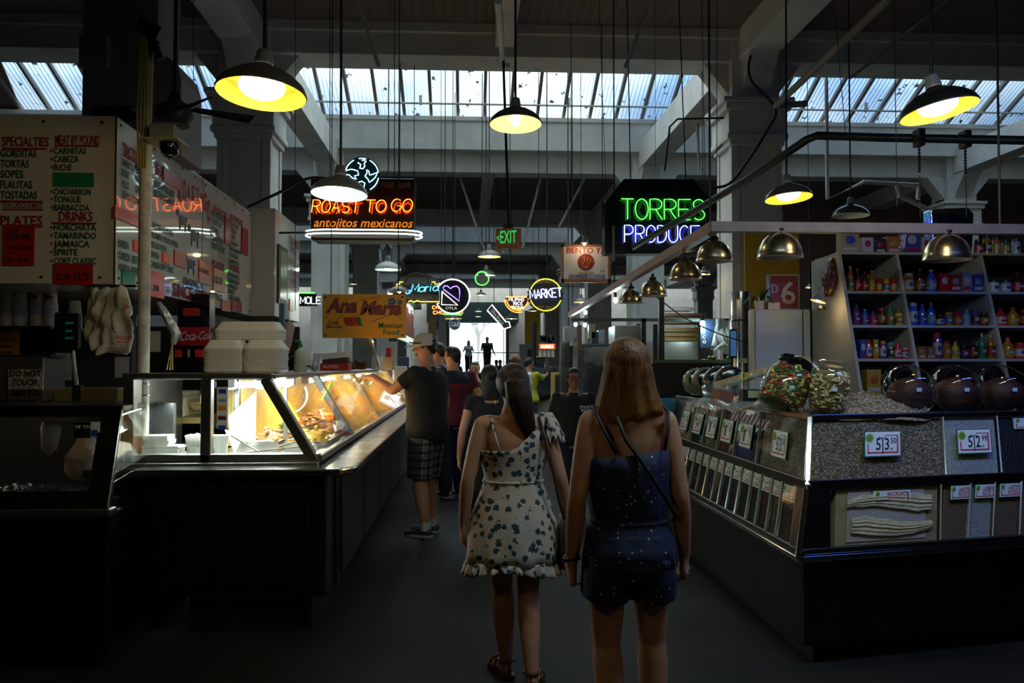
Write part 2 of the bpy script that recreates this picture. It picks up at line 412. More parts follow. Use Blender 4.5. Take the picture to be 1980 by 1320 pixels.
# skylight bays: the glazed slope falls away from us, a blind wall closes the high side
n = 0
for a, b in ((12, 19), (26, 33), (40, 47)):
    ztop = 6.98 + .44 * (b - a)
    struct('wall_clerestory' if n == 0 else 'wall_clerestory_%d' % (n + 1), MB().box((XL-.3, a - .25, 6.25), (XR+.3, a + .05, ztop + .1)), BPAINT)
    # corrugated sheet
    g = MB(); vs_ = []; step = .0145; pitch = .087; k = int((XR - XL) / step); ys = (0, 1)
    for yy in ys:
        for i in range(k + 1):
            x = XL + i * step; off = .013 * math.sin(2 * PI * x / pitch)
            y = b - (b - a) * yy; vs_.append((x, y, 7.0 + .44 * (b - y) + off))
    fs = [(i, i + 1, k + 2 + i, k + 1 + i) for i in range(k)]
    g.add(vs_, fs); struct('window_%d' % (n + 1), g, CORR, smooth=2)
    if n == 0: struct('ceiling_dark', MB().slab([(XL, b, 6.93), (-9.6, b, 6.93), (-8.2, a, 6.93 + .44 * (b - a)), (XL, a, 6.93 + .44 * (b - a))], -.03), PLANK)
    # rafters
    r = MB(); x = XL + .2
    while x < XR:
        r.bar((x, b, 6.94), (x, a, 6.94 + .44 * (b - a)), .065, .09); x += .585
    r.bar((XL, b - .02, 6.96), (XR, b - .02, 6.96), .10, .06)
    struct('trim_%d' % (n + 1), r, BPAINT)
    p = MB().tube([(-3.4, b - .75, 7.17), (XR, b - .75, 7.17)], .022)
    for xx in (-1, 2.2, 5.5, 8.8): p.box((xx, b - .78, 7.14), (xx + .06, b - .72, 7.35))
    if n == 0: p.solo('conduit_pipe', WPAINT, 'thin white pipe running across below the corrugated skylight', 'pipe')
    n += 1
# concrete girders
for i, y in enumerate((12, 19, 26, 33, 40, 47)):
    g = MB()
    if i % 2 == 0:
        g.box((XL, y - .3, 5.82), (XR, y + .3, 6.26)); g.box((XL, y - .38, 6.12), (XR, y - .3, 6.26))
    else:
        g.box((XL, y - .4, 6.27), (XR, y + .25, 7.0)); g.box((XL, y - .43, 6.9), (XR, y - .4, 7.0)); g.box((XL, y - .05, 5.85), (XR, y + .45, 6.28)); g.box((XL, y + .2, 6.1), (XR, y + .5, 6.4))
    struct('beam_cross', g, WPAINT, bevel=.01)
cx = (-10.2, -3.0, 4.06, 11.3)
g = MB()
for x in cx:
    for a, b in ((12.3, 19), (26.3, 33), (40.3, 47)): g.box((x - .22, a, 5.9), (x + .22, b, 6.46))
    for a, b in ((-5, 11.7), (19.4, 25.7), (33.4, 39.7)): g.box((x - .24, a, 5.84), (x + .24, b, 6.26))
for a, b in ((-5, 11.7), (19.4, 25.7)): g.box((.40, a, 5.95), (.66, b, 6.26))
struct('beam_long', g, WPAINT, bevel=.01)
# haunches, columns
def column(x, y, lowmat=None, d=.36):
    g = MB(); s = d - .02
    g.box((x - s, y - s, 0), (x + s, y + s, 4.62))
    for sx in (-1, 1):                       # raised corner strips leave a recessed face
        for sy in (-1, 1):
            g.box((x + sx*(s + .02), y + sy*(s + .02), 0.2), (x + sx*(s - .1), y + sy*(s - .1), 4.62))
    for z0, z1, e in ((4.62, 4.70, .03), (4.70, 4.78, .07), (4.78, 5.10, .05), (5.10, 5.20, .10), (5.20, 5.27, .14)):
        g.box((x - d - e, y - d - e, z0), (x + d + e, y + d + e, z1))
    g.box((x - d + .02, y - d + .02, 5.27), (x + d - .02, y + d - .02, 6.3))
    for sx in (-1, 1):                       # haunch under the cross girder
        g.slab([(x + sx*(d-.02), y - .2, 5.3), (x + sx*(d-.02), y + .2, 5.3), (x + sx*(d-.02), y + .2, 5.9), (x + sx*(d-.02), y - .2, 5.9)], .02)
        a = [(x + sx*(d-.03), y - .2, 5.35), (x + sx*(d-.03), y - .2, 5.86), (x + sx*(d + .38), y - .2, 5.86)]
        g.slab(a, .4, Vector((0, 1, 0)))
    for sy in (-1, 1):
        a = [(x - .2, y + sy*(d-.03), 5.35), (x - .2, y + sy*(d-.03), 5.9), (x - .2, y + sy*(d + .45), 5.9)]
        g.slab(a, .4, Vector((1, 0, 0)))
    return struct('column', g, WPAINT, bevel=.012)
for yy in (12, 19.1, 26, 33.1, 40):
    for x in cx: column(x, yy)
column(-10.2, 5); column(11.3, 5)
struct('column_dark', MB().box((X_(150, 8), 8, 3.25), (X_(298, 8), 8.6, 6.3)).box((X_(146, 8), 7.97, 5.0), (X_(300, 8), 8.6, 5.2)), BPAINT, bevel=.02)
# brown screen wall behind the grocery shelves
struct('wall_brown', MB().box((8.3, 21.5, 0), (XR, 21.8, 5.6)), BROWN)
struct('wall_yellow', MB().box((X_(1442, 11.55), 11.55, 1.2), (X_(1547, 11.55), 11.6, Z_(442, 11.55))), YELLOW)
for i, (x0, x1) in enumerate(((9.0, 10.3), (12.2, 13.6))):
    pass
# end wall with the street door, raised landing and steps
EY = 50.0; D0, D1, DT, DB = X_(866, EY), X_(981, EY), Z_(624, EY), 1.15
g = MB(); g.box((XL, EY, 0), (D0, EY + .3, 11)); g.box((D1, EY, 0), (XR, EY + .3, 11)); g.box((D0, EY, DT), (D1, EY + .3, 11)); g.box((D0, EY, 0), (D1, EY + .3, DB))
struct('wall_end', g, WPAINT)
g = MB(); g.box((-4, 41, 0), (5.5, EY, DB))
for i in range(6): g.box((-4, 41 - .32 * (i + 1), 0), (5.5, 41 - .32 * i, DB - DB / 7 * (i + 1)))
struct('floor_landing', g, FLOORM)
g = MB().box((D0 - 1.2, EY - .9, DT), (D1 + .6, EY - .02, DT + 1.15)); struct('trim_door_hood', g, mat('dark_green_canvas', (.01,.035,.035), .8))
g = MB()
for x in (D0, D1): g.box((x - .09, EY - .05, DB), (x + .09, EY + .35, DT))
struct('door_1', g, STEELD)
# the plaza outside the door
struct('ground_outside', MB().box((-40, 50.3, .95), (45, 120, 1.14)), mat('plaza_paving', (.62,.62,.60), .8))
t = thing('street_tree', 'bare pale branching tree seen through the bright street door', 'tree', (X_(925, 62), 62, 1.14))
m = MB(); b0 = Vector((X_(925, 62), 62, 1.14)); RR = random.Random(3)
def branch(p, d, l, r, k):
    q = p + d * l; m.tube([p, p + d * l * .5 + Vector((RR.uniform(-.05,.05)*l, 0, 0)), q], [r, r * .8, r * .6], 6)
    if k == 0: return
    for i in range(3):
        dd = (d + Vector((RR.uniform(-.8,.8), RR.uniform(-.5,.5), RR.uniform(-.1,.5)))).normalized(); branch(q, dd, l * .72, r * .6, k - 1)
branch(b0, Vector((0, 0, 1)), 1.5, .16, 4)
m.build('trunk', mat('pale_bark', (.55,.56,.55), .8), t)
m = MB(); p = at(974, 700, 58); p.z = 1.14
m.tube([p, p + Vector((0, 0, 3.0))], .05); m.cbox(p + Vector((0, 0, 3.1)), (.3, .3, .35))
m.solo('street_lamp', mat('grey_post', (.35,.4,.45), .6), 'thin street lamp post outside the bright street door', 'street lamp')
# railing on the landing
m = MB(); x0 = X_(908, 40.9)
for k in range(7): m.tube([(x0 + k * .9, 40.9, DB), (x0 + k * .9, 40.9, DB + 1.0)], .02, 6)
m.tube([(x0, 40.9, DB + 1), (x0 + 5.4, 40.9, DB + 1)], .025, 6); m.tube([(x0, 40.9, DB + .55), (x0 + 5.4, 40.9, DB + .55)], .015, 6)
m.tube([(x0, 40.9, DB + 1), (x0, 39, .9)], .025, 6); m.tube([(x0, 39, 0), (x0, 39, .9)], .02, 6)
m.solo('stair_railing', IRON, 'dark metal railing on the landing before the street door', 'railing')
# ================================================================== left: roast stall
def V(*a): return Vector(a)
CX0, CX1 = -2.02, -0.84          # main counter front panel
# --- main service counter (body, ledge, kick)
t = thing('service_counter', 'long stainless steel food counter with rounded ledge under the lit glass case', 'counter', (-1.4, 5.0, 0))
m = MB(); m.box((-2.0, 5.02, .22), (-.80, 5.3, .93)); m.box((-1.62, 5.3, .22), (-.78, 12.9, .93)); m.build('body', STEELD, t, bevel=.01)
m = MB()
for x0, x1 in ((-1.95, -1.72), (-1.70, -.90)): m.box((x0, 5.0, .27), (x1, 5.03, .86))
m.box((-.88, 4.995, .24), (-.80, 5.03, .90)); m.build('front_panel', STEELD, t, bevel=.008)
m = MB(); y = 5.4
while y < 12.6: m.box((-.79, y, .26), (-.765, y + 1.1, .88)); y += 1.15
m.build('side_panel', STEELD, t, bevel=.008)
m = MB(); m.box((-1.6, 5.1, 0), (-.9, 12.85, .22)); m.build('kick_base', BLACK, t)
m = MB(); P = [(-2.12, 4.86), (-.78, 4.86), (-.70, 4.88), (-.645, 4.935), (-.625, 5.02), (-.60, 12.95), (-1.67, 12.95), (-1.67, 5.9), (-2.12, 5.9)]
m.slab([(x, y, .925) for x, y in P], .045, Vector((0, 0, 1))); m.build('ledge', mat('ledge_steel', (.46,.44,.41), .17, 1, noise=.2, nscale=3, bump=.25, bscale=4), t, bevel=.012)
m = MB(); m.box((-2.1, 5.02, .97), (-.86, 5.1, .985)); m.build('ledge_upstand', STEEL, t)
# --- glass case
GX0, GXT, GXB, GY0, GY1, GZ0, GZ1 = -1.99, -1.15, -.86, 5.12, 12.6, .985, 1.47
t = thing('food_display_case', 'lit steel and glass food case with slanted panes on the counter', 'display case', (-1.4, 5.12, .97))
m = MB()
m.box((GX0, GY0 - .03, GZ0), (GXB, GY0 + .05, GZ0 + .045)); m.box((GX0, GY0 - .03, GZ1 - .005), (GXT, GY0 + .05, GZ1 + .02))
for x, w in ((GX0 + .03, .06), (-1.518, .06)): m.box((x - w/2, GY0 - .03, GZ0), (x + w/2, GY0 + .04, GZ1))
m.bar((GXB - .03, GY0, GZ0), (GXT - .03, GY0, GZ1), .06, .07, up=(0, 1, 0))
m.box((GXB - .06, GY0, GZ0), (GXB + .015, GY1, GZ0 + .035))
for y in (6.66, 8.76, 10.8, 12.55): m.bar((GXB - .01, y, GZ0), (GXT - .01, y, GZ1), .05, .06 if y < 7 else .035, up=(0, 1, 0))
m.box((GX0, GY0, GZ0), (GX0 + .04, GY0 + .9, GZ1)); m.box((GXT-.45, 6.0, GZ0), (GXT-.41, 6.05, GZ1))
m.build('frame', mat('frame_steel', (.34,.33,.31), .3, 1, noise=.15), t, bevel=.006)
m = MB(); m.box((GX0, GY0 - .05, GZ1), (GXT + .02, GY0 + .12, GZ1 + .035)); m.box((GXT - .5, GY0, GZ1), (GXT + .03, GY1, GZ1 + .03))
m.build('top_shelf', STEEL, t, bevel=.006)
m = MB(); m.slab([(-1.47, GY0 + .01, GZ0 + .04), (GXB - .06, GY0 + .01, GZ0 + .04), (GXT - .04, GY0 + .01, GZ1), (-1.47, GY0 + .01, GZ1)], .004)
m.build('front_pane', GLASS, t)
m = MB().slab([(GX0 + .05, GY0 + .01, GZ0 + .04), (-1.51, GY0 + .01, GZ0 + .04), (-1.51, GY0 + .01, GZ1), (GX0 + .05, GY0 + .01, GZ1)], .004); m.build('front_pane', GLASS, t)
ys = (5.15, 6.64, 8.74, 10.78, 12.53)
SMEAR = mat('smeared_glass', (.6,.6,.5))
def smear_glass():
    g2, nt, b, out = nodes_mat('steamed_glass'); nt.nodes.remove(b)
    tr = nt.nodes.new('ShaderNodeBsdfTransparent'); gl = nt.nodes.new('ShaderNodeBsdfGlossy'); gl.inputs['Roughness'].default_value = .03
    tl = nt.nodes.new('ShaderNodeBsdfTranslucent'); tl.inputs[0].default_value = (.85,.62,.22,1)
    n = nt.nodes.new('ShaderNodeTexNoise'); n.inputs['Scale'].default_value = 2.2; nt.links.new(texco(nt, scale=(1, 1, 3)), n.inputs['Vector'])
    f = ramp(nt, n.outputs['Fac'], [(.35, (.15,.15,.15)), (.68, (.8,.8,.8))])
    m1 = nt.nodes.new('ShaderNodeMixShader'); m2 = nt.nodes.new('ShaderNodeMixShader'); fr = schlick(nt)
    nt.links.new(f, m1.inputs[0]); nt.links.new(tr.outputs[0], m1.inputs[1]); nt.links.new(tl.outputs[0], m1.inputs[2])
    nt.links.new(fr, m2.inputs[0]); nt.links.new(m1.outputs[0], m2.inputs[1]); nt.links.new(gl.outputs[0], m2.inputs[2]); nt.links.new(m2.outputs[0], out.inputs[0])
    return g2
STEAM = smear_glass()
for i in range(4):
    m = MB().slab([(GXB, ys[i] + .03, GZ0 + .03), (GXB, ys[i+1] - .02, GZ0 + .03), (GXT + .01, ys[i+1] - .02, GZ1), (GXT + .01, ys[i] + .03, GZ1)], .004)
    m.build('side_pane', GLASS if i == 0 else STEAM, t)
m = MB(); m.box((-1.66, 6.1, GZ0), (-1.63, GY1, GZ1 + .0)); m.build('back_panel', mat('warm_back_board', (.60,.38,.09), .45, noise=.3, nscale=4), t)
m = MB(); m.box((-1.62, 5.15, .972), (GXB - .02, GY1, .984)); m.build('floor_tray', STEEL, t)
# fluorescent tubes in the case
for k, (ya, yb) in enumerate(((5.5, 6.5), (7.0, 8.6), (9.0, 10.6), (10.9, 12.4))):
    q = thing('fluorescent_tube', ['short white fluorescent tube inside the near end of the glass case', 'second fluorescent tube inside the case, behind the first slanted pane', 'third fluorescent tube along the glass case', 'farthest fluorescent tube along the glass case'][k], 'lamp', (-1.35, ya, 1.42), 0)
    MB().tube([(-1.30, ya + .06, 1.425), (-1.30, yb - .06, 1.425)], .019, 10).build('tube', glow('case', (1, .86, .5) if k else (.85, 1, .97), 22 if k == 0 else 16), q)
    MB().cbox((-1.30, ya + .03, 1.43), (.05, .06, .06)).build('socket', WHITE, q); MB().cbox((-1.30, yb - .03, 1.43), (.05, .06, .06)).build('socket', WHITE, q)
    mm = MB().box((-1.34, ya, 1.452), (-1.26, yb, 1.468)).build('fitting', WHITE, q)
    lamp_light('case_light', 'AREA', (-1.30, (ya + yb) / 2, 1.40), 30 if k else 16, (1, .70, .28) if k else (.85, 1, .96), .05, (0, 0, 0), sy=yb - ya)
q = thing('fluorescent_tube', 'short white tube running crosswise behind the front pane of the case', 'lamp', (-1.25, 5.5, 1.42))
MB().tube([(-1.44, 5.45, 1.425), (-1.10, 5.45, 1.44)], .02, 10).build('tube', glow('casefront', (.85, 1, .97), 14), q); MB().cbox((-1.46, 5.45, 1.43), (.04, .05, .06)).build('socket', WHITE, q)
lamp_light('case_light', 'AREA', (-1.50, 5.42, 1.40), 26, (.85, 1, .94), .7, (0, math.radians(-12), 0), sy=.06)
# food trays
TRAYM = POLISH
def heap(cx, cy, z, w, d, h, mt, parent, seed, name='food_pile', n=26):
    rr = random.Random(seed); m = MB()
    for i in range(n):
        a = rr.uniform(0, 2*PI); q = math.sqrt(rr.random())
        x = cx + math.cos(a) * q * w / 2; y = cy + math.sin(a) * q * d / 2; zz = z + h * (1 - q * q) * rr.uniform(.5, 1)
        Mx = Matrix.Rotation(rr.uniform(0, PI), 3, 'Z') @ Matrix.Rotation(rr.uniform(-.5, .5), 3, 'X')
        m.ell((x, y, zz), (rr.uniform(.02, .05), rr.uniform(.012, .025), rr.uniform(.008, .018)), 7, 5, Mx)
    m.lathe([(w/2*.95, z), (w/2*.6, z + h*.6), (0.001, z + h*.8)], (cx, cy, 0), 14)
    o = m.build(name, mt, parent, smooth=True); return o
foods = [(mat('shredded_pork', (.42,.18,.05), .5, noise=.5, nscale=60), 'shredded pork'), (mat('carrot_mix', (.75,.22,.03), .5, noise=.5, nscale=50), 'orange carrot mix'),
         (mat('green_chile', (.22,.25,.04), .5, noise=.6, nscale=50), 'green chile stew'), (mat('yellow_rice', (.75,.42,.06), .6, noise=.4, nscale=80), 'yellow rice'),
         (mat('roast_meat', (.30,.12,.04), .4, noise=.5, nscale=40), 'dark roast meat')]
k = 0
for row, y in enumerate((6.0, 6.75, 7.5, 8.3, 9.1, 9.9, 10.7, 11.5, 12.2)):
    for x in (-1.36, -1.05):
        mt, nm = foods[(k * 3 + row) % 5]; g = thing('food_tray', 'steel tray of %s in the glass case, %s column, %s from near end' % (nm, 'outer' if x > -1.2 else 'inner', ['first','second','third','fourth','fifth','sixth','seventh','eighth','ninth'][row]), 'food tray', (x, y, .984), 0, 'food trays in the case')
        mm = MB(); w, d = .27, .62
        mm.box((x - w/2, y - d/2, .985), (x + w/2, y + d/2, .99))
        for s in (-1, 1): mm.box((x + s*w/2 - .004, y - d/2, .985), (x + s*w/2 + .004, y + d/2, 1.05)); mm.box((x - w/2, y + s*d/2 - .004, .985), (x + w/2, y + s*d/2 + .004, 1.05))
        mm.build('pan', POLISH, g)
        heap(x, y, 1.0, w * .9, d * .85, .13, mt, g, k); k += 1
# near end clutter inside the case
m = MB(); rr = random.Random(5)
for i, (a, b) in enumerate(((430, 865, ), (500, 850), (520, 860), (560, 842), (455, 830))):
    pass
def blade(px0, py0, px1, py1, Y0, Y1, w, name, mt, label, cat='utensil'):
    a = at(px0, py0, Y0); b = at(px1, py1, Y1); a.z = max(a.z, .997); b.z = max(b.z, .997)
    mm = MB().bar(a, b, w, .006); mm.bar(b, b + (b - a) * .12, w * 1.8, .008); return mm.solo(name, mt, label, cat)
blade(445, 878, 590, 862, 5.3, 5.5, .02, 'serving_tongs', POLISH, 'long steel serving tongs lying across the front of the glass case')
blade(447, 842, 505, 876, 5.5, 5.35, .012, 'serving_fork', IRON, 'thin dark fork leaning over the tray edge in the lit case')
blade(490, 853, 580, 848, 5.8, 6.1, .03, 'cutting_board', FOAM, 'narrow white board edge lying beyond the tongs in the case', 'board')
blade(540, 862, 600, 845, 5.45, 6.0, .018, 'serving_spoon', POLISH, 'steel spoon handle lying right of the tongs in the case')
m = MB(); p = [at(441, 805, 5.75), at(494, 757, 5.75), at(494, 850, 5.75), at(450, 868, 5.75)]; m.slab(p, .012); p0 = [at(436, 830, 5.55), at(470, 842, 5.6), at(455, 874, 5.5)]; m.slab(p0, .01)
m.solo('butcher_paper', mat('cream_paper', (.75,.62,.45), .7), 'big folded cream paper sheet standing inside the lit case', 'paper')
# glass back divider
m = MB(); m.box((-1.24, 5.9, .985), (-1.215, 5.93, 1.46)); m.solo('case_post', STEEL, 'thin steel post standing inside the lit case', 'post')
# napkins, straw-like cup stack
def napkin_stack(a, b, y, z0, n, th, label):
    m = MB(); rr = random.Random(int(a * 7)); 
    for i in range(n): 
        j = rr.uniform(-.006, .006); m.box((a + j, y + j, z0 + i * th), (b + j, y + .13 + j, z0 + (i + .86) * th))
    return m.solo('napkin_stack', PAPER, label, 'napkins')
napkin_stack(X_(282, 5.3), X_(352, 5.3), 5.26, .99, 10, .0075, 'flat white napkin pile at the bottom of the lit case end')
napkin_stack(X_(284, 5.3), X_(330, 5.3), 5.27, 1.066, 8, .0075, 'narrow white napkin pile on the flat pile by the white pole')
t = thing('bag_bundle', 'fan of upright white paper bags in the lit case end', 'paper bags', (X_(380, 5.3), 5.32, .99))
m = MB(); rr = random.Random(9)
for i in range(13):
    x = X_(366 + i * 2.6, 5.3); m.slab([(x, 5.3, .99), (x + .003, 5.42, .99), (x + .003 + (i - 6) * .004, 5.42, 1.125 + rr.uniform(-.006, .006)), (x + (i - 6) * .004, 5.3, 1.125 + rr.uniform(-.006, .006))], .0045)
m.build('bags', FOAM, t); MB().lathe([(.062, 0), (.066, .06), (.064, .062)], (X_(382, 5.3), 5.36, .99), 20).build('cup', FOAM, t, smooth=True)
m = MB().lathe([(.035, 0), (.048, .13), (.052, .135)], (X_(422, 5.3) + .02, 5.3, .99), 20, cap=True); m.solo('foam_cup', FOAM, 'single white foam cup beside the paper bags in the case', 'cup', smooth=True)
# card sticker strip
t = thing('card_sticker', 'vertical strip of payment card logos on the glass case', 'sticker', at(430, 828, 5.1))
a = at(419, 828, 5.10); b = at(441, 748, 5.10); m = MB().box((a.x, 5.098, a.z), (b.x, 5.108, b.z)); m.build('backing', PAPER, t)
m = MB(); h = (b.z - a.z) / 5; w = b.x - a.x
cols = [mat('card_blue', (.02,.06,.4), .4), mat('card_orange', (.8,.3,.03), .4), RED, GREEN]
for i, (c0, c1) in enumerate(((3, 3), (1, 2), (0, 1), (2, 2))):
    pass
m2 = MB().text('VISA', (a.x + .008, 5.096, b.z - h * 1.75), (1,0,0), (0,0,1), h * .32, width=w - .016); m2.build('lettering', NAVY, t)
for i, cc in ((0, 0), (2, 1), (3, 2), (3.4, 3), (4.4, 0)):
    q = MB().box((a.x + .01, 5.094, b.z - h * (i + .75) + (.01 if i == 3.4 else 0)), (b.x - .01, 5.098, b.z - h * (i + (.25 if i not in (3,) else .5)))); q.build('card_logo', cols[cc], t)
# --- white pole
t = thing('white_pole', 'scuffed white upright pole rising past the case and menu board', 'pole', (X_(277, 5.32), 5.32, .985))
x = X_(277, 5.32); m = MB().tube([(x, 5.32, .985), (x, 5.32, 2.9)], .037, 18); m.build('shaft', mat('chipped_white_paint', (.62,.58,.50), .5, noise=.35, nscale=14), t, smooth=True)
m = MB()
for z in (1.36, 1.43): m.lathe([(.039, z), (.041, z + .005), (.039, z + .012)], (x, 5.32, 0), 18)
m.build('clamp_band', POLISH, t, smooth=True)
m = MB().tube([(x + .005, 5.32, 2.9), (x + .015, 5.32, 3.62)], .026, 12); m.build('upper_tube', mat('yellowed_pipe', (.35,.28,.12), .5), t, smooth=True)
m = MB()
for i in range(4): m.tube([(x - .03 + .015*i, 5.28, 2.75), (x - .035 + .02*i, 5.27, 3.1), (x - .02 + .01*i, 5.28, 3.55)], .006, 5)
m.build('cable_bundle', mat('yellow_cable', (.4,.33,.08), .5), t)
m = MB(); m.cbox((x + .03, 5.3, 3.6), (.14, .1, .08), 0, 0, .4); m.cbox((x + .06, 5.3, 3.5), (.04, .06, .16), 0, 0, -.4); m.build('bracket', IRON, t)
# --- left cold case
t = thing('cold_display_case', 'dark low glass fronted cold case at the left edge', 'display case', (-3.0, 4.5, 0))
def cp(px, py, Y): return at(px, py, Y)
yb, yt = 4.45, 4.95
xr0 = X_(207, yb); xr1 = X_(232, yt); zb, zt = Z_(975, yb), Z_(785, yt)
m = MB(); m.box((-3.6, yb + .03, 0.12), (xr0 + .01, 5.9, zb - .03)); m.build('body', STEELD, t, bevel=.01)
m = MB().box((-3.6, yb - .01, zb - .05), (xr0 + .03, yb + .08, zb - .005)); m.build('ledge', STEEL, t, bevel=.01)
m = MB()
def sl(x, f): return Vector((x, yb + (yt - yb) * f, zb + (zt - zb) * f))
nn = Vector((0, (zt - zb), -(yt - yb))).normalized()
for f0, f1, xa, xb in ((0, .16, -3.6, xr0), (.9, 1.0, -3.6, xr1)):
    m.slab([sl(xa, f0), sl(xb + .0, f0), sl(xb + (xr1 - xr0) * 0, f1), sl(xa, f1)], .05, nn)
m.slab([sl(xr0 - .1, 0), sl(xr0 + .015, 0), sl(xr1 + .015, 1), sl(xr1 - .1, 1)], .05, nn)
m.box((-3.6, yt, zt - .02), (xr1 + .02, 5.6, zt + .01)); m.build('frame', STEELD, t, bevel=.006)
m = MB().slab([sl(xr0, 0) + Vector((.018, .01, 0)), (xr0 + .018, 5.6, zb), (xr1 + .018, 5.6, zt), sl(xr1, 1) + Vector((.018, .01, 0))], .004); m.build('end_pane', GLASS, t)
m = MB().slab([sl(-3.6, .16), sl(xr0 - .1, .16), sl(xr1 - .1, .9), sl(-3.6, .9)], .004, nn); m.build('front_pane', GLASS, t)
m = MB().box((-3.6, 5.45, zb), (xr0, 5.5, zt)); m.build('back_panel', BLACK, t)
m = MB().box((-3.6, yb + .12, zb - .02), (xr0 - .02, 5.45, zb + .02)); m.build('inner_shelf', STEELD, t)
m = MB().box((-3.6, yb + .1, 0), (xr0 - .02, 5.8, .12)); m.build('kick_base', BLACK, t)
lamp_light('cold_case_fill', 'AREA', (-2.9, 4.98, zt - .03), 2.2, (1, .85, .6), 1.0, sy=.05)  # unseen lamp added to brighten the things in the case
# contents: ice, bag, gauge
rr = random.Random(4); m = MB()
for i in range(240):
    p = at(rr.uniform(-5, 160), 948, 4.75); c = (p.x, 4.6 + rr.uniform(0, .3), zb + .04 + rr.uniform(0, .03)); s = rr.uniform(.010, .02)
    m.cbox(c, (s, s, s), rr.random() * 3, rr.random() * 3)
m.solo('crushed_ice', glass('ice', (.85,.9,.95), 3.0, .1), 'strip of crushed ice along the front of the left cold case', 'ice', kind='stuff')
def lerp_(a, b, f): return a + (b - a) * f
def cloth_bag(name, parent, pts, mt, seed=1, n=28, crumple=.02):
    # pts: list of (centre, half width, half depth); a crumpled soft shell
    m = MB(); rr = random.Random(seed); secs = []
    P2_ = []
    for i in range(len(pts) - 1):
        for f in (0, .33, .66): P2_.append([lerp_(pts[i][j], pts[i+1][j], f) for j in range(3)])
    m.loft(P2_ + [list(pts[-1])], n, pw=.8)
    for i, v in enumerate(m.v):
        q = mnoise.noise_vector(Vector(v) * 14 + Vector((seed * 3, 0, 0))); m.v[i] = v + q * crumple
    return m.build(name, mt, parent, smooth=2)
BAGM = mat('thin_white_plastic', (.70,.67,.62), .35, bump=.5, bscale=18)
bp = at(155, 925, 4.95)
t = thing('tied_plastic_bag', 'tied white plastic bag hanging inside the left cold case', 'bag', bp)
cloth_bag('bag_body', t, [(bp + V(.0, .05, -.01), .03, .02), (bp + V(-.01, .05, .03), .09, .06), (bp + V(-.0, .05, .12), .11, .07), (bp + V(.0, .05, .2), .06, .045), (bp + V(.01, .05, .27), .025, .02), (bp + V(.012, .05, .33), .012, .012)], mat('amber_white_plastic', (.62,.50,.38), .35, bump=.5, bscale=16), 2)
m = MB(); p = at(95, 880, 4.97); m.loft([(p, .01, .01), (p + V(0,0,.04), .045, .02), (p + V(.01,0,.16), .06, .02), (p + V(0,0,.2), .04, .015)], 14)
m.solo('hanging_glove', mat('grey_cloth', (.25,.25,.23), .8), 'grey cloth hanging beside the tied bag in the cold case', 'cloth', smooth=True)
# sticker on cold case
a, b = at(146, 846, 4.83), at(195, 815, 4.83); t = thing('card_sticker', 'dark and white card sticker on the left cold case frame', 'sticker', (a.x, 4.82, a.z))
dz = (b.z - a.z); 
MB().box((a.x, 4.815, a.z), (b.x, 4.82, b.z)).build('backing', PAPER, t)
MB().box((a.x, 4.811, a.z), (a.x + (b.x - a.x) * .65, 4.815, b.z)).build('dark_panel', BLACKG, t)
MB().box((a.x + (b.x - a.x) * .70, 4.811, a.z + dz * .15), (b.x - .01, 4.815, a.z + dz * .5)).build('card_logo', cols[0], t)
m = MB(); m.text('WE ♥ YOU'.replace('♥', ''), (a.x + .006, 4.809, a.z + dz * .6), (1,0,0), (0,0,1), dz * .2, maxw=(b.x - a.x) * .6)
m.build('lettering', PAPER, t)
# --- menu board block
MY, MX = 5.5, X_(219, 5.5)
Mz0, Mz1 = Z_(549, 5.5, 210), Z_(224, 5.5, 210)
BOARD = mat('white_menu_panel', (.66,.62,.55), .035, noise=.08, nscale=3, spec=.3)
SX1 = 8.95; ZB = Mz0 + .0
t = thing('menu_board', 'big white wraparound menu sign lettered in red and green above the stall', 'sign', (-3.0, MY, Mz0))
m = MB(); m.box((-4.2, MY, Mz0), (MX, SX1, Mz1)); m.build('panel', BOARD, t, bevel=.004)
m = MB()
for (u, v) in ((.05, .04), (.05, .96)):
    for k in range(6): m.cbox((-4.1 + k * .36, MY - .003, Mz0 + v * (Mz1 - Mz0)), (.014, .008, .014))
    for k in range(12): m.cbox((MX + .003, MY + .06 + k * .3, Mz0 + v * (Mz1 - Mz0)), (.008, .014, .014))
m.box((MX - .004, MY - .004, Mz0), (MX + .004, MY + .004, Mz1)); m.box((MX - .003, 7.28, Mz0), (MX + .003, 7.286, Mz1)); m.build('rivet', IRON, t)
fr_r, fr_g = MB(), MB()
def ftxt(mb, s, px, py, hpx, wpx=None, Yp=MY):      # on the front face
    o = at(px, py, Yp - .006); k = Yp / F; mb.text(s, (o.x, Yp - .006, o.z), (1,0,0), (0,0,1), hpx * k, width=(wpx * k if wpx else None))
def frect(mb, x0, y0, x1, y1, off=.005):
    a = at(x0, y1, MY - off); b = at(x1, y0, MY - off); mb.box((a.x, MY - off, a.z), (b.x, MY - .001, b.z))
for s, x, y, w in (('SPECIALTIES', 4, 282, 86), ('MEAT BY POUND', 107, 279, 82), ('PLATES', 1, 435, 77), ('DRINKS', 114, 427, 62)): ftxt(fr_r, s, x, y, 18, w)
ftxt(fr_r, 'YOUR CHOICE OF MEATS', 4, 402, 12, 74)
for x0, y0, x1, y1 in ((4, 286, 90, 288), (105, 281, 190, 283), (0, 388, 82, 390), (4, 404, 82, 406), (40, 437, 82, 439), (100, 430, 186, 433)): frect(fr_r, x0, y0, x1, y1)
for i, (s, w) in enumerate((('GORDITAS', 66), ('TORTAS', 52), ('SOPES', 42), ('FLAUTAS', 58), ('TOSTADAS', 67))): ftxt(fr_g, s, 1, 303 + i * 20.2, 14.5, w)
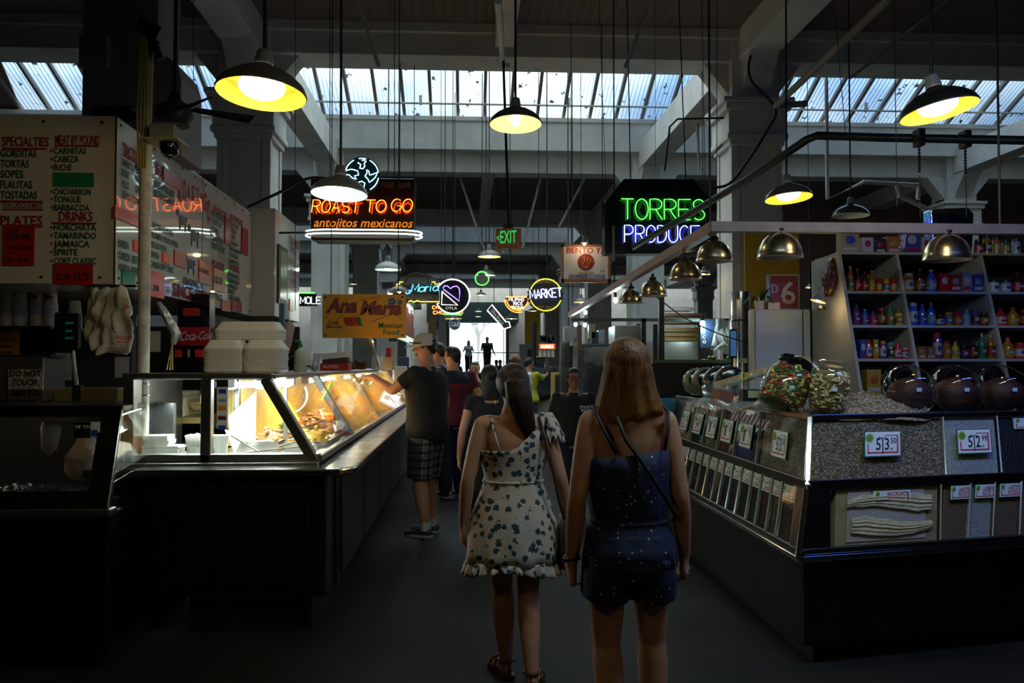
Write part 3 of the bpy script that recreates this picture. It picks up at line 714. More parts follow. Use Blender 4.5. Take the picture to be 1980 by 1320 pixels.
for s, y, w in (('CARNITAS', 297, 60), ('CABEZA', 313, 46), ('BUCHE', 329, 33), ('CHICHARRON', 376, 68), ('TONGUE', 391, 50), ('BARBACOA', 407, 66), ('HORCHATA', 445, 78), ('TAMARINDO', 461, 78), ('JAMAICA', 477, 66), ('SPRITE', 493, 44), ('COKE CLASSIC', 510, 78)):
    ftxt(fr_g, s, 104, y, 12, w); frect(fr_r, 98, y - 8, 101, y - 4)
fr_r.build('red_lettering', mat('menu_red', (.30,.010,.015), .5, spec=.1), t); fr_g.build('green_lettering', mat('menu_green', (.005,.07,.05), .5, spec=.1), t)
q = MB(); frect(q, 103, 334, 181, 361, .008); q.build('green_patch', mat('patch_green', (.02,.22,.10), .15), t)
REDP = mat('red_card', (.45,.02,.015), .25)
q = MB(); frect(q, 5, 434, 66, 513, .012); q.build('price_card', REDP, t)
q = MB(); frect(q, 103, 510, 179, 551, .012); q.build('price_card', REDP, t)
q = MB()
for s, x, y, h, w in (('TRY OUR', 12, 450, 7, 22), ('CRISOME', 12, 462, 10, 44), ('PORK - BEEF', 12, 482, 6, 46), ('TACO', 10, 505, 8, 16), ('$3.00', 34, 505, 8, 20), ('$5.50', 108, 541, 12, 24), ('$2.75', 142, 541, 14, 28)):
    o = at(x, y, MY - .014); q.text(s, (o.x, MY - .014, o.z), (1,0,0), (0,0,1), h * MY / F, width=w * MY / F)
q.build('card_lettering', INK, t)
# side face: text runs along +Y, normal +X
def stxt(mb, s, px, py, hpx, pxe, off=.006, shear=0):
    a = atx(px, py, MX + off); b = atx(pxe, py, MX + off); h = hpx * a.y / F
    mb.text(s, (MX + off, a.y, a.z), (0,1,0), (0,0,1), h, width=b.y - a.y, shear=shear, bold=.035)
def srect(mb, px0, py0, px1, py1, off=.006, top=None):
    a = atx(px0, py0, MX); b = atx(px1, py0, MX); c = atx(px0, py1, MX); mb.box((MX + .001, a.y, c.z), (MX + off, b.y, a.z))
sr, sg = MB(), MB()
stxt(sr, 'TACOS', 238, 297, 22, 268); stxt(sr, 'BURRITOS', 302, 336, 22, 345)
srect(sr, 238, 299, 268, 302)
for i, s in enumerate(('CARNITAS·PORK', 'BUCHE', 'POLLO', 'LENGUA TONGUE')): stxt(sg, s, 236, 318 + i * 21, 13, (274, 250, 250, 276)[i])
for i, s in enumerate(('MEAT', 'HOG MAW', 'CHICKEN')): stxt(sg, s, 262, 326 + i * 22, 12, 276)
for i, s in enumerate(('BIRRIA', 'CABEZA  BEEF', 'ASADA BEEF')): stxt(sg, s, 229, 476 + i * 23, 14, (250, 267, 268)[i])
for i, s in enumerate(('ASADA·PORK BEEF', 'BUCHE·HOG MAW')): stxt(sg, s, 298, 360 + i * 18, 13, 338)
for i, s in enumerate(('CHICKEN·GUISADA', 'TROMPA PORK NOSE', 'PESCADO·FISH', 'BIRRIA', 'CABEZA BEEF CHEEK')): stxt(sg, s, 291, 438 + i * 19, 11, (336, 344, 322, 308, 336)[i])
big = MB()
# arched headline, each letter taller towards the far edge of the arch
for i, ch in enumerate('ROAST'): stxt(sr, ch, 345 + i * 8.6, 386 - i * .3, 46 - i * 6, 352 + i * 8.4)
stxt(sr, 'to', 387, 382, 12, 393); 
for i, ch in enumerate('GO'): stxt(sr, ch, 394 + i * 7, 405 + i * 22, 34 + i * 8, 400 + i * 7)
stxt(sr, 'SINCE 1952', 334, 570, 24, 402); stxt(big, 'ORIGINAL', 354, 548, 13, 386)
stxt(sr, 'SPECIALTIES', 411, 408, 13, 439); stxt(sr, 'MEAT BY POUND', 445, 424, 12, 470)
for i, s in enumerate(('GORDITAS', 'TORTAS', 'SOPES', 'FLAUTAS', 'TOSTADAS')): stxt(sg, s, 409, 416 + i * 15.5, 11, (434, 429, 424, 432, 435)[i])
for i, s in enumerate(('CARNITAS', 'CABEZA', 'BUCHE', 'HOG MAW', 'CHICHARRON', 'TONGUE', 'BARBACOA')): stxt(sg, s, 443, 434 + i * 12, 8, (462, 458, 455, 460, 466, 461, 463)[i])
stxt(sr, 'PLATES', 411, 515, 13, 434); stxt(sr, 'DRINKS', 443, 520, 12, 463)
for i, s in enumerate(('HORCHATA', 'TAMARINDO', 'JAMAICA', 'SPRITE', 'COKE CLASSIC')): stxt(sg, s, 441, 533 + i * 11, 8, (463, 463, 459, 453, 465)[i])
stxt(sg, 'SUPER PLATE', 405, 575, 11, 430)
sr.build('red_lettering', _mats['menu_red'], t); sg.build('green_lettering', _mats['menu_green'], t); big.build('black_lettering', INK, t)
# painted animals: two dark blots with legs
q = MB()
for cx_, cy_, s in ((352, 425, 1.0), (375, 455, 1.1), (368, 510, 1.0)):
    a = atx(cx_, cy_, MX); k = a.y / F
    for (u, v, ru, rv) in ((0, 0, 14, 10), (-16, 9, 6, 7), (12, -12, 3, 9), (-8, -12, 3, 9), (14, 4, 6, 6)):
        M3 = Matrix.Diagonal((1, 1, 1)); q.ell((MX, a.y + u * k * s * 1.6, a.z + v * k * s), (.006, ru * k * s * 1.4, rv * k * s), 12, 8)
q.build('animal_painting', INK, t)
for x0, y0, x1, y1, mt in ((266, 270, 275, 315, 0), (314, 322, 346, 350, 0), (219, 397, 276, 420, 0), (287, 522, 315, 572, 1), (335, 482, 357, 512, 0), (256, 463, 271, 485, 1), (312, 488, 327, 507, 1), (383, 502, 407, 545, 1), (411, 517, 433, 560, 1), (434, 418, 445, 470, 0), (466, 438, 478, 490, 0), (427, 578, 443, 600, 0), (447, 580, 465, 600, 0)):
    q = MB(); srect(q, x0, y0, x1, y1, .012); q.build('price_card', [REDP, mat('orange_red_card', (.75,.06,.015), .2)][mt], t)
q = MB(); srect(q, 234, 522, 258, 555, .012); q.build('green_patch', _mats['patch_green'], t)
q = MB(); stxt(q, '1.50', 290, 560, 12, 308, .014); stxt(q, 'TORTAS', 386, 525, 8, 404, .014); stxt(q, '$3', 414, 545, 12, 430, .014); q.build('card_lettering', INK, t)
# second boxes further down
bx = X_(530, SX1); t = thing('stall_sign_box', 'plain white sign box with framed photo beyond the menu board', 'sign', (bx - .2, SX1, Z_(610, SX1)))
z0, z1 = Z_(612, SX1), Z_(406, SX1)
MB().box((X_(476, SX1) - .3, SX1 + .002, z0), (bx, 10.25, z1)).build('panel', BOARD, t, bevel=.004)
a, b = atx(535, 585, bx), atx(553, 500, bx); MB().box((bx, a.y, a.z), (bx + .02, b.y, b.z + .1)).build('picture_frame', BLACK, t)
MB().box((bx + .018, a.y + .06, a.z + .05), (bx + .024, b.y - .06, b.z + .05)).build('photo', mat('faded_photo', (.35,.33,.22), .1), t)
q = MB(); q2 = MB()
def s2(mb, s, px, py, h, pxe): 
    a = atx(px, py, bx + .006); b = atx(pxe, py, bx); mb.text(s, (bx + .006, a.y, a.z), (0,1,0), (0,0,1), h * a.y / F, width=b.y - a.y)
s2(q, 'TO GO', 559, 470, 16, 577); s2(q2, '1952', 561, 486, 12, 570); s2(q, 'BURRITOS', 559, 510, 12, 577); s2(q, 'FLAUTAS', 563, 530, 10, 577); s2(q, 'CAFE', 561, 545, 9, 570)
q.build('red_lettering', _mats['menu_red'], t); q2.build('black_lettering', INK, t)
MB().box((bx + .001, atx(559, 580, bx).y, Z_(600, 9.6)), (bx + .01, atx(566, 580, bx).y, Z_(578, 9.6))).build('price_card', _mats['orange_red_card'], t)
# stall back: dark structure under the menu
t = thing('stall_shell', 'dark back wall and shelving of the roast stall under the menu board', 'stall', (-4, 8, 0))
MB().box((-4.6, 5.95, 0), (-4.5, 11.5, 2.06)).build('side_wall', BLACK, t)
MB().box((-4.6, 11.45, 0), (-2.2, 11.5, 2.06)).build('back_wall', mat('stall_back_paint', (.05,.045,.04), .7), t)
MB().box((-4.6, 7.2, 1.0), (-2.75, 7.3, Mz0 - .005)).build('back_panel', mat('stall_partition', (.035,.03,.026), .6), t)
m = MB(); m.box((-4.4, 6.55, .9), (-2.3, 7.2, .95)); m.box((-2.7, 7.9, .85), (-2.4, 12.5, .95)); m.build('work_top', STEELD, t)
# cup shelf
zs = Z_(632, 6.3, 50); m = MB().box((-3.9, 6.1, zs - .02), (X_(110, 6.2), 6.55, zs)).solo('cup_shelf', STEELD, 'thin steel shelf of foam cup stacks under the menu board', 'shelf')
def cup_stack(x, y, z, n, r, label, tall=.115, red=False):
    t = thing('cup_stack', label, 'cup', (x, y, z), 0, 'foam cup stacks on the shelf')
    prof = []
    for i in range(n): prof += [(r, i * .02), (r * 1.02, i * .02 + .012), (r * .985, i * .02 + .016)]
    zt = n * .02; prof += [(r * .97, zt), (r * .72, zt + tall), (0.001, zt + tall)]
    MB().lathe(prof, (x, y, z), 20).build('cups', FOAM, t, smooth=True)
    if red: MB().cbox((x, y - r - .0, z + zt + .05), (.05, .006, .03), 0, -.2).build('red_print', RED, t)
    return t
for i, px in enumerate((-12, 12, 38, 70, 97)): cup_stack(X_(px, 6.3), 6.3, zs, 8, .047, ['leftmost foam cup stack under the menu board', 'second foam cup stack from the left under the menu board', 'middle foam cup stack on the shelf under the menu', 'foam cup stack with red print beside the middle one', 'rightmost foam cup stack with red print on the shelf'][i], red=i > 2)
cup_stack(X_(125, 6.3) , 6.45, zs, 5, .05, 'dim printed cup stack right of the white foam stacks', .1)
zs2 = Z_(632, 6.45); MB().box((X_(108, 6.45), 6.3, zs - .02), (X_(155, 6.45), 6.6, zs)).solo('cup_shelf', STEELD, 'short shelf holding the dim printed cups', 'shelf')
# orange handwritten card
t = thing('handwritten_card', 'orange handwritten card below the foam cup shelf', 'card', at(18, 684, 6.2))
a, b = at(-10, 685, 6.2), at(37, 636, 6.2); MB().box((a.x, 6.2, a.z), (b.x, 6.206, b.z)).build('card', mat('orange_card', (.50,.20,.06), .5), t)
q = MB(); 
for i, s in enumerate(('PLATE', 'SPECIAL', 'pe day', 'includes')): q.text(s, (a.x + .01, 6.197, b.z - .043 - i * .044), (1,0,0), (0,0,1), .026, shear=.2, maxw=.15)
q.build('lettering', INK, t)
# cash register / scale with foil sign, display pole
t = thing('cash_register', 'dark cash register with a foil do not touch sign', 'cash register', at(30, 785, 5.5))
a, b = at(-30, 788, 5.45), at(84, 690, 5.45); MB().box((a.x, 5.45, zt + .012), (b.x, 5.75, b.z)).build('body', mat('register_grey', (.06,.055,.045), .4), t, bevel=.01)
MB().box((a.x, 5.5, b.z), (b.x + .02, 5.7, b.z + .015)).build('top_edge', BLACK, t)
a, b = at(16, 752, 5.44), at(84, 714, 5.44); FOIL = mat('crinkled_foil', (.75,.74,.66), .25, .55, bump=1.0, bscale=22)
MB().box((a.x, 5.435, a.z), (b.x, 5.445, b.z)).build('foil_sign', FOIL, t)
a2 = at(16, 788, 5.44); MB().box((a.x, 5.437, a2.z), (b.x, 5.445, a.z)).build('lower_sign', mat('dim_foil', (.3,.3,.3), .3, .8, bump=.6, bscale=20), t)
q = MB(); k = 5.43 / F
for s, x, y, w in (('DO NOT', 20, 727, 56), ('TOUCH', 24, 744, 44), ('METRO', 24, 765, 50), ('TRUNK', 26, 783, 44)):
    o = at(x, y, 5.43); q.text(s, o, (1,0,0), (0,0,1), 11 * k, width=w * k)
q.build('lettering', INK, t)
t = thing('customer_display', 'black electronic price display standing on a pole beside the plastic bags', 'display', at(140, 785, 5.6))
p = at(131, 640, 5.6); MB().cbox(p, (.155, .05, .235), 0, .12, .06).build('screen_case', BLACK, t, bevel=.012)
m = MB()
for i, (dz, w) in enumerate(((.05, .05), (.0, .04), (-.045, .045))): m.box((p.x + .0, p.y - .035, p.z + dz - .008), (p.x + w, p.y - .027, p.z + dz + .008))
m.build('screen_digits', glow('lcd', (.05, .35, .3), .07), t)
q = at(148, 790, 5.6); MB().tube([(p.x + .02, 5.62, p.z - .1), (q.x, 5.62, zt)], .014, 10).build('pole', STEEL, t)
MB().cbox((q.x, 5.62, zt + .06), (.05, .05, .1)).build('pole_base', BLACK, t)
m = MB(); p = at(180, 765, 5.75); m.box((X_(82, 5.75), 5.6, zt), (X_(245, 5.75), 5.9, Z_(748, 5.75)))
m.solo('steel_worktop_box', mat('brassy_steel', (.45,.36,.16), .35, .7), 'yellowish steel bench box behind the left cold case', 'bench', bevel=.008)
# notes on wall
for i, (x0, y0, x1, y1, lb) in enumerate(((106, 735, 138, 682, 'paper order list hanging behind the price display'), (286, 680, 310, 640, 'paper sheet on the wall right of the white pole'), (222, 730, 250, 690, 'dim paper notice low on the wall behind the bags'))):
    a, b = at(x0, y0, 6.6), at(x1, y1, 6.6); m = MB().box((a.x, 6.6, a.z), (b.x, 6.606, b.z))
    for k in range(8): pass
    m.solo('paper_notice', mat('dim_paper', (.4,.38,.33), .8, noise=.2, nscale=30), lb, 'notice')
# plastic carrier bags hanging from menu board edge
MB().bar((X_(165, 5.5), 5.5, Mz0 - .012), (X_(262, 5.5), 5.5, Mz0 - .012), .015).solo('bag_rail', IRON, 'thin dark rail below the menu board holding the carrier bags', 'rail')
t = thing('carrier_bag_bunch', 'bunch of crumpled white carrier bags with red print under the menu', 'bags', at(215, 690, 5.42))
def bag(px, pyt, pyb, w, Y, seed, mt=BAGM):
    a = at(px, pyt, Y); b = at(px, pyb, Y); h = a.z - b.z
    return cloth_bag('bag', t, [(b, w * 1.0, .008), (b + V(0, 0, .02), w*1.15, .018), (b + V(w*.15, 0, h*.4), w * 1.05, .025), (b + V(0, 0, h*.7), w * .8, .025), (b + V(0, 0, h*.92), w*.4, .02), (a, w*.15, .01)], mt, seed, crumple=.030)
bag(200, 552, 675, .075, 5.46, 1); bag(188, 552, 660, .06, 5.5, 2); bag(235, 552, 640, .06, 5.40, 3); bag(222, 552, 686, .085, 5.43, 4); bag(182, 552, 645, .05, 5.52, 6)
q = MB()
for x, y, w, h in ((225, 655, 30, 7), (226, 662, 20, 4), (213, 674, 34, 3), (238, 595, 14, 6), (245, 630, 10, 3)):
    o = at(x, y, 5.355); q.text('ROAST' if h > 5 else 'MEXICAN FOOD', o, (1,0,-.1), (0.1,0,1), h * 5.35 / F, width=w * 5.35 / F)
q.build('red_print', RED, t)
# foil-wrapped ornament
t = thing('foil_ornament', 'twisted foil wrapped figure hanging by the white pole', 'ornament', at(328, 700, 6.5))
pts = [at(x, y, 6.5) for x, y in ((306, 583), (316, 600), (330, 625), (340, 645), (335, 665))]
m = MB().tube(pts, [.012, .03, .035, .038, .02], 10)
for i, v in enumerate(m.v): m.v[i] = v + mnoise.noise_vector(v * 40) * .012
m.build('foil_body', FOIL, t, smooth=True)
m = MB()
for dx in (-6, 0, 5): m.tube([at(333, 665, 6.5), at(328 + dx, 715, 6.5)], .006, 6)
m.build('leg', mat('gold_rod', (.5,.35,.1), .3, .9), t)
# drinks cooler with red script
t = thing('drinks_cooler', 'dark drinks cooler with red soda banner at the back of the stall', 'cooler', (-2.95, 7.6, .95))
a, b = at(342, 730, 7.0), at(405, 628, 7.0); MB().box((a.x, 7.0, .95), (b.x, 7.15, b.z + .25)).build('cabinet', BLACKG, t)
a, b = at(342, 668, 6.98), at(405, 632, 6.98); MB().box((a.x, 6.98, a.z), (b.x, 7.0, b.z)).build('banner', mat('soda_red', (.35,.01,.012), .3), t)
MB().text('Coca-Cola', (a.x + .02, 6.975, a.z + .04), (1,0,.05), (0,0,1), .07, shear=.3, maxw=b.x - a.x).build('lettering', mat('dim_white_print', (.5,.45,.42), .5), t)
for i, (x, y) in enumerate(((368, 603), (352, 683), (366, 683), (381, 683))):
    p = at(x, y, 6.9); MB().box((p.x - .05, 6.88, p.z - .03), (p.x + .05, 6.98, p.z + .03)).solo('soda_carton', [mat('soda_red2', (.4,.015,.01), .4), RED, mat('carton_cream', (.45,.35,.25), .5), RED][i], ['red carton near the top of the dark cooler', 'left red carton low in the dark cooler', 'pale carton between two red cartons in the cooler', 'right red carton low in the dark cooler'][i], 'carton')
# receipt printer / register seen through the case end
t = thing('receipt_printer', 'cream receipt printer on the bench behind the case end', 'printer', at(320, 805, 6.2))
a, b = at(298, 806, 6.2), at(357, 757, 6.2)
MB().box((a.x, 6.2, a.z), (b.x, 6.6, b.z - .04)).build('body', mat('cream_plastic', (.50,.44,.28), .5), t, bevel=.008)
MB().box((a.x + .0, 6.18, b.z - .045), (b.x - .01, 6.6, b.z)).build('lid', _mats['cream_plastic'], t, bevel=.015)
MB().box((a.x + .08, 6.19, a.z + .03), (b.x - .02, 6.2, a.z + .035)).build('slot', BLACK, t)
MB().box((X_(290, 6.2), 6.1, a.z - .04), (X_(415, 6.2), 6.6, a.z)).solo('wooden_bench', mat('bench_gold', (.28,.19,.06), .35, .4), 'dim bench carrying the cream receipt printer', 'bench')
m = MB().slab([at(282, 790, 5.6), at(300, 790, 5.6), at(306, 850, 5.6), at(282, 850, 5.6)], .05); m.solo('paper_sack', mat('tan_paper', (.48,.33,.16), .7), 'tan paper sack standing right of the white pole in the case', 'bag')
m = MB(); rr = random.Random(8)
for i in range(14): m.ell(at(rr.uniform(372, 400), rr.uniform(778, 790), 6.3), (.03, .03, .012), 8, 6)
m.solo('bread_rolls', mat('bread', (.5,.33,.14), .7), 'small heap of bread on the bench behind the case end', 'bread', kind='stuff', smooth=True)
# --- foam clamshells on the case top: each stack is countable boxes
CL = {}
def clam(x, y, z, closed, label):
    t = thing('foam_container', label, 'container', (x, y, z), 0, 'foam takeout containers on the case')
    w = .122; MB().loft([((0, 0, 0), w * .9, w * .85), ((0, 0, .012), w, w * .95), ((0, 0, .0195), w * 1.01, w * .96)], 20, pw=.35).build('tray', FOAM, t, local=True)
    if closed:
        MB().loft([((0, 0, .0195), w * 1.01, w * .96), ((0, 0, .028), w * 1.01, w * .96), ((0, 0, .032), w * .95, w * .9), ((0, 0, .075), w * .72, w * .68)], 20, pw=.35).build('lid', FOAM, t, local=True)
    return t
zc = GZ1 + .036
lows = [clam(0, 0, 0, False, ''), clam(0, 0, 0, True, '')]
pos = [(X_(437, 5.25), 5.28, 0, 10, 'front left foam stack'), (X_(512, 5.25), 5.28, 0, 10, 'front right foam stack')]
pos2 = [(X_(457, 5.38), 5.42, .285, 4, 'upper left foam stack'), (X_(508, 5.38), 5.42, .285, 4, 'upper right foam stack')]
first = True
lowo, topo = lows
ORD = ['bottom', 'second', 'third', 'fourth', 'fifth', 'sixth', 'seventh', 'eighth', 'ninth', 'tenth', 'eleventh', 'twelfth', 'thirteenth', 'fourteenth']
used = [False, False]
for (x, y, dz, n, nm) in pos + pos2:
    z = zc + dz
    if dz: 
        z = zc + 9 * .0135 + .0765
    for i in range(n):
        top = i == n - 1; pr = topo if top else lowo; lb = ('white foam container with lid on top of the %s' % nm) if top else 'white foam tray, %s from below in the %s' % (ORD[i], nm)
        if not used[top]: pr.location = (x, y, z); pr['label'] = lb; used[top] = True; TM[pr.name] = Matrix.Translation(pr.location)
        else: copy_tree(pr, None, (x + R.uniform(-.003, .003), y, z), 0, lb)
        z += .0135
# --- other things on the case top
def at_top(px, Y): return V(X_(px, Y), Y, GZ1 + .031)
p = at_top(581, 6.2); t = thing('sanitizer_bottle', 'clear pump bottle of hand sanitizer with green cap on the case', 'bottle', p)
MB().lathe([(.0, 0), (.042, 0), (.045, .01), (.045, .11), (.038, .15), (.015, .17), (.014, .185)], p, 20).build('bottle', mat('cloudy_gel', (.50,.55,.40), .1, alpha=1), t, smooth=True)
MB().lathe([(.016, .18), (.016, .20), (.007, .20), (.007, .225), (0, .225)], p, 14).build('cap', mat('green_cap', (.01,.30,.12), .4), t, smooth=True)
MB().tube([p + V(0, 0, .222), p + V(-.04, 0, .224)], .006, 8).build('spout', _mats['green_cap'], t)
p = at_top(609, 6.7); t = thing('tip_jar', 'small clear jar with pale notes inside beside the sanitizer bottle', 'jar', p)
MB().lathe([(.0, 0), (.035, 0), (.044, .02), (.044, .06), (.036, .075), (.038, .09)], p, 20).build('glass', PLAST, t, smooth=True)
MB().ell(p + V(0, 0, .035), (.032, .032, .03), 10, 8).build('notes', mat('pale_notes', (.5,.45,.4), .8, noise=.3, nscale=30), t)
MB().slab([at(602, 716, 7.5), at(614, 716, 7.5), at(622, 683, 7.5), at(606, 682, 7.5)], .004).solo('price_card', mat('lilac_card', (.6,.55,.65), .5), 'small pale card leaning behind the clear tip jar', 'card')
t = thing('carton_stack', 'red and white carton with glove box lying on the case top', 'carton', at_top(650, 8.3))
a, b = at(620, 720, 8.3), at(675, 702, 8.3); MB().box((a.x, 8.25, GZ1 + .031), (b.x, 8.5, b.z)).build('box', mat('carton_red', (.5,.02,.015), .4), t)
MB().text('GLOVES', (a.x + .03, 8.247, GZ1 + .055), (1,0,0), (0,0,1), .028).build('lettering', PAPER, t)
a, b = at(622, 694, 8.3), at(675, 680, 8.3); MB().cbox(((a.x + b.x)/2, 8.36, (a.z + b.z)/2 - .0), (b.x - a.x, .2, .055), 0, 0, -.1).build('lid', PAPER, t)
MB().box((a.x + .01, 8.27, Z_(702, 8.3)), (b.x - .02, 8.5, Z_(691, 8.3))).build('under_box', mat('dark_carton', (.08,.03,.02), .6), t)
# acrylic bin with lid and slanted edge
t = thing('acrylic_bin', 'large clear slanted plastic bin with a dark lid on the case', 'bin', at_top(690, 10))
Y0 = 10; q = [at(652, 722, Y0), at(733, 720, Y0), at(712, 645, Y0), at(652, 645, Y0)]
m = MB().slab(q, .35, V(0, 1, 0)); m.build('bin', PLAST, t)
a, b = at(645, 646, Y0), at(715, 634, Y0); MB().box((a.x, Y0 - .03, a.z), (b.x, Y0 + .4, b.z)).build('lid', mat('dark_wood_lid', (.09,.05,.03), .4), t, bevel=.006)
m = MB().bar(at(713, 648, Y0 - .01), at(735, 716, Y0 - .01), .03, .012, up=(0, 1, 0)); m.build('edge_strip', POLISH, t)
m = MB(); rr = random.Random(2)
for i in range(22): m.cbox(at(rr.uniform(662, 705), rr.uniform(700, 716), Y0 + .15), (.05, .06, .03), rr.random() * 3, rr.random())
m.build('contents', mat('brown_snacks', (.16,.08,.04), .6), t)
for i, (px, Y) in enumerate(((726, 10.9), (736, 11.4))):
    cup = MB()
    pr = []
    for k in range(5): pr += [(.05, k * .017), (.052, k * .017 + .012)]
    pr += [(.04, .17), (0.001, .17)]
    cup.lathe(pr, at_top(px, Y) + V(0, 0, .0), 18).solo('foam_bowl_stack', FOAM, ['left stack of white foam bowls beside the acrylic bin', 'right stack of white foam bowls near the man in the cap'][i], 'bowls', smooth=True)
# papers and pole-hung bag above the counter
t = thing('hanging_towel', 'pale pinkish cloth hanging below the framed photo sign', 'cloth', at(556, 680, 7.5))
cloth_bag('cloth', t, [(at(553, 680, 7.5), .03, .02), (at(555, 655, 7.5), .05, .03), (at(557, 635, 7.5), .05, .03), (at(554, 622, 7.5), .03, .02)], mat('pink_plastic', (.5,.33,.30), .5), 9, 16)
MB().cbox(at(545, 645, 8.5), (.05, .04, .6)).solo('blue_post', mat('blue_grey_post', (.10,.22,.28), .5), 'narrow blue grey post beside the hanging cloth', 'post')
# ================================================================== pendant lamps
ENI = mat('cream_enamel_inside', (.85,.80,.55), .35); ENO = mat('grey_enamel_outside', (.10,.09,.075), .35); ENG = mat('pale_enamel_outside', (.25,.24,.21), .35)
ENM = mat('mint_enamel_inside', (.62,.80,.62), .35); ENY = mat('yellow_lit_enamel', (.85,.62,.06), .35)
def barn(px, py, Y, rimpx, label, warm=True, on=True, tilt=0, ztop=None, watt=None, inner=None, outer=None, cat='pendant lamp', big=False):
    p = at(px, py, Y); r = rimpx / 2 * Y / F
    t = thing('pendant_lamp', label, cat, p, 0, 'barn style pendant lamps')
    M3 = Matrix.Rotation(tilt, 3, 'Y') @ Matrix.Rotation(math.radians(-5 if Y < 8 else 0) , 3, 'X')
    out = [(1.0, 0), (1.01, .03), (.93, .20), (.78, .34), (.58, .47), (.36, .56), (.24, .60), (.22, .66)]
    MB().lathe([(a * r, b * r) for a, b in out], p, 36, M3).build('shade', outer or ENO, t, smooth=True)
    MB().lathe([(a * r * .985, b * r - .003) for a, b in out], p, 36, M3).build('inner_shade', inner or ENI, t, smooth=True)
    MB().lathe([(r * .20, r * .66), (r * .21, r * .74), (r * .17, r * 1.0), (r * .12, r * 1.04), (r*.04, r * 1.05)], p, 16, M3, cap=True).build('socket', ENG, t, smooth=True)
    top = p + M3 @ V(0, 0, r * 1.04)
    MB().tube([top, (p.x, p.y, ztop or ceilz(p.y) + .02)], max(.006, r * .045), 8).build('stem', BLACK, t)
    bc = {True: (1, .72, .28), False: (.75, 1, .95)}[warm]
    if on:
        b = p + M3 @ V(0, 0, r * .18)
        if big: MB().ell(b, (r * .52, r * .52, r * .27), 20, 12, M3).build('bulb', glow('globe' + str(warm), (1, .93, .72) if warm else (.85, 1, .93), 5), t, smooth=True)
        else: MB().ell(b, (r * .2, r * .2, r * .27), 14, 10, M3).build('bulb', glow('bulb' + str(warm), (1, .8, .42) if warm else (.85, 1, .93), 14), t, smooth=True)
        l = lamp_light('bulb_light', 'POINT', (0, 0, 0), watt or 10 * (r / .22) ** 2, bc, r * .15); l.parent = t
        l.location = M3 @ V(0, 0, -r * .12 if big else r * .0)
    return t
barn(505, 182, 4.1, 171, 'big nearest warm lamp hanging at upper left with glowing globe', True, big=True, inner=ENY, watt=13, tilt=math.radians(3))
barn(656, 375, 6.2, 109, 'pale green lit lamp hanging in front of the red neon sign', False, big=True, inner=ENM, watt=5, outer=ENG, tilt=math.radians(2))
barn(997, 240, 6.8, 102, 'warm lamp hanging alone at top centre below the skylight', True, watt=9)
barn(1816, 215, 4.8, 148, 'big tilted warm lamp hanging at upper right', True, tilt=math.radians(-9), big=True, inner=ENY, watt=14, outer=BLACK)
barn(1525, 383, 7.6, 92, 'warm lamp hanging before the right column', True, tilt=math.radians(-3), big=True, inner=ENY, watt=6)
barn(1645, 417, 9.5, 72, 'unlit grey lamp hanging behind the black pipe rail', False, on=False, outer=mat('dark_green_enamel', (.05,.07,.065), .25))
barn(750, 521, 13.9, 51, 'white lit lamp with grey shade hanging left of the heart sign', False, inner=ENM, outer=ENG)
barn(946, 496, 15.7, 45, 'warm lamp hanging just below the green exit sign', True)
barn(940, 532, 18.5, 37, 'white lamp hanging inside the green neon ring', False)
barn(772, 565, 12.0, 42, 'dim lamp hanging in front of the blue script neon sign', True, outer=ENG, watt=2)
barn(930, 570, 27, 20, 'small warm lamp hanging far down the aisle below the green ring', True)
barn(876, 616, 20, 34, 'grey lamp hanging over the round blue sign', True, outer=ENG, watt=3)
barn(925, 602, 30, 14, 'upper of two tiny lamps before the dark door canopy', True)
barn(925, 612, 33, 13, 'lower of two tiny lamps before the dark door canopy', False)
barn(989, 616, 22, 24, 'grey green lamp hanging right of the arrow sign', False, outer=ENG, watt=3)
barn(1031, 601, 25, 20, 'small warm lamp hanging left below the round market sign', True)
barn(1124, 584, 15, 30, 'warm lamp hanging below the white japanese food sign', True)
barn(1360, 530, 12, 28, 'warm lamp hanging between the aluminium domes', True, watt=2)
barn(683, 549, 24, 14, 'tiny warm lamp hanging left far behind the yellow sign', True)
barn(1565, 556, 13, 16, 'tiny warm lamp glowing right of the red number sign', True, watt=2)
for x_, y_, lb_ in ((-1.3, 1.2, 'added warm lamp over the aisle just behind the viewpoint, stall side'), (2.3, .9, 'added warm lamp hanging behind the viewpoint on the dried goods side')):  # two unseen lamps added to warm the women's backs and the cups
    barn(990, 100, 4.0, 150, lb_, True, big=True, inner=ENY, watt=14, ztop=9)
    o_ = [q for q in bpy.data.objects if q.get('label') == lb_][0]; o_.location = (x_, y_, 2.95)
# ================================================================== hanging rods and cables
def rod(px, py0, py1, Y, label, r=.006, px1=None, name='hanging_rod', mt=None):
    a = at(px, py0, Y); b = at(px1 or px, py1, Y)
    d = (a - b); a = b + d * ((ceilz(Y) + .02 - b.z) / d.z); m = MB().tube([a, b], r, 6); return m.solo(name, mt or BLACK, label, 'rod', base=b)
rod(571, 215, 600, 9, 'thin wire hanging left of the red neon sign', .004)
rod(374, 150, 330, 9, 'thin wire hanging above the menu board side', .004)
rod(638, 95, 350, 9.3, 'left hanger wire of the red neon sign', .005)
rod(763, 92, 343, 9.2, 'right hanger wire of the red neon sign', .005)
rod(1158, 0, 480, 9.0, 'long thin wire hanging left of the green neon sign', .003, 1176)
rod(1215, 130, 345, 9.6, 'left hanger chain of the green neon sign', .007, 1219)
rod(1318, 140, 345, 9.6, 'right hanger chain of the green neon sign', .007, 1326)
rod(1267, 35, 330, 10, 'thin wire hanging above the green neon sign', .003)
rod(1357, 0, 560, 8, 'thin wire hanging beside the right column', .003, 1367)
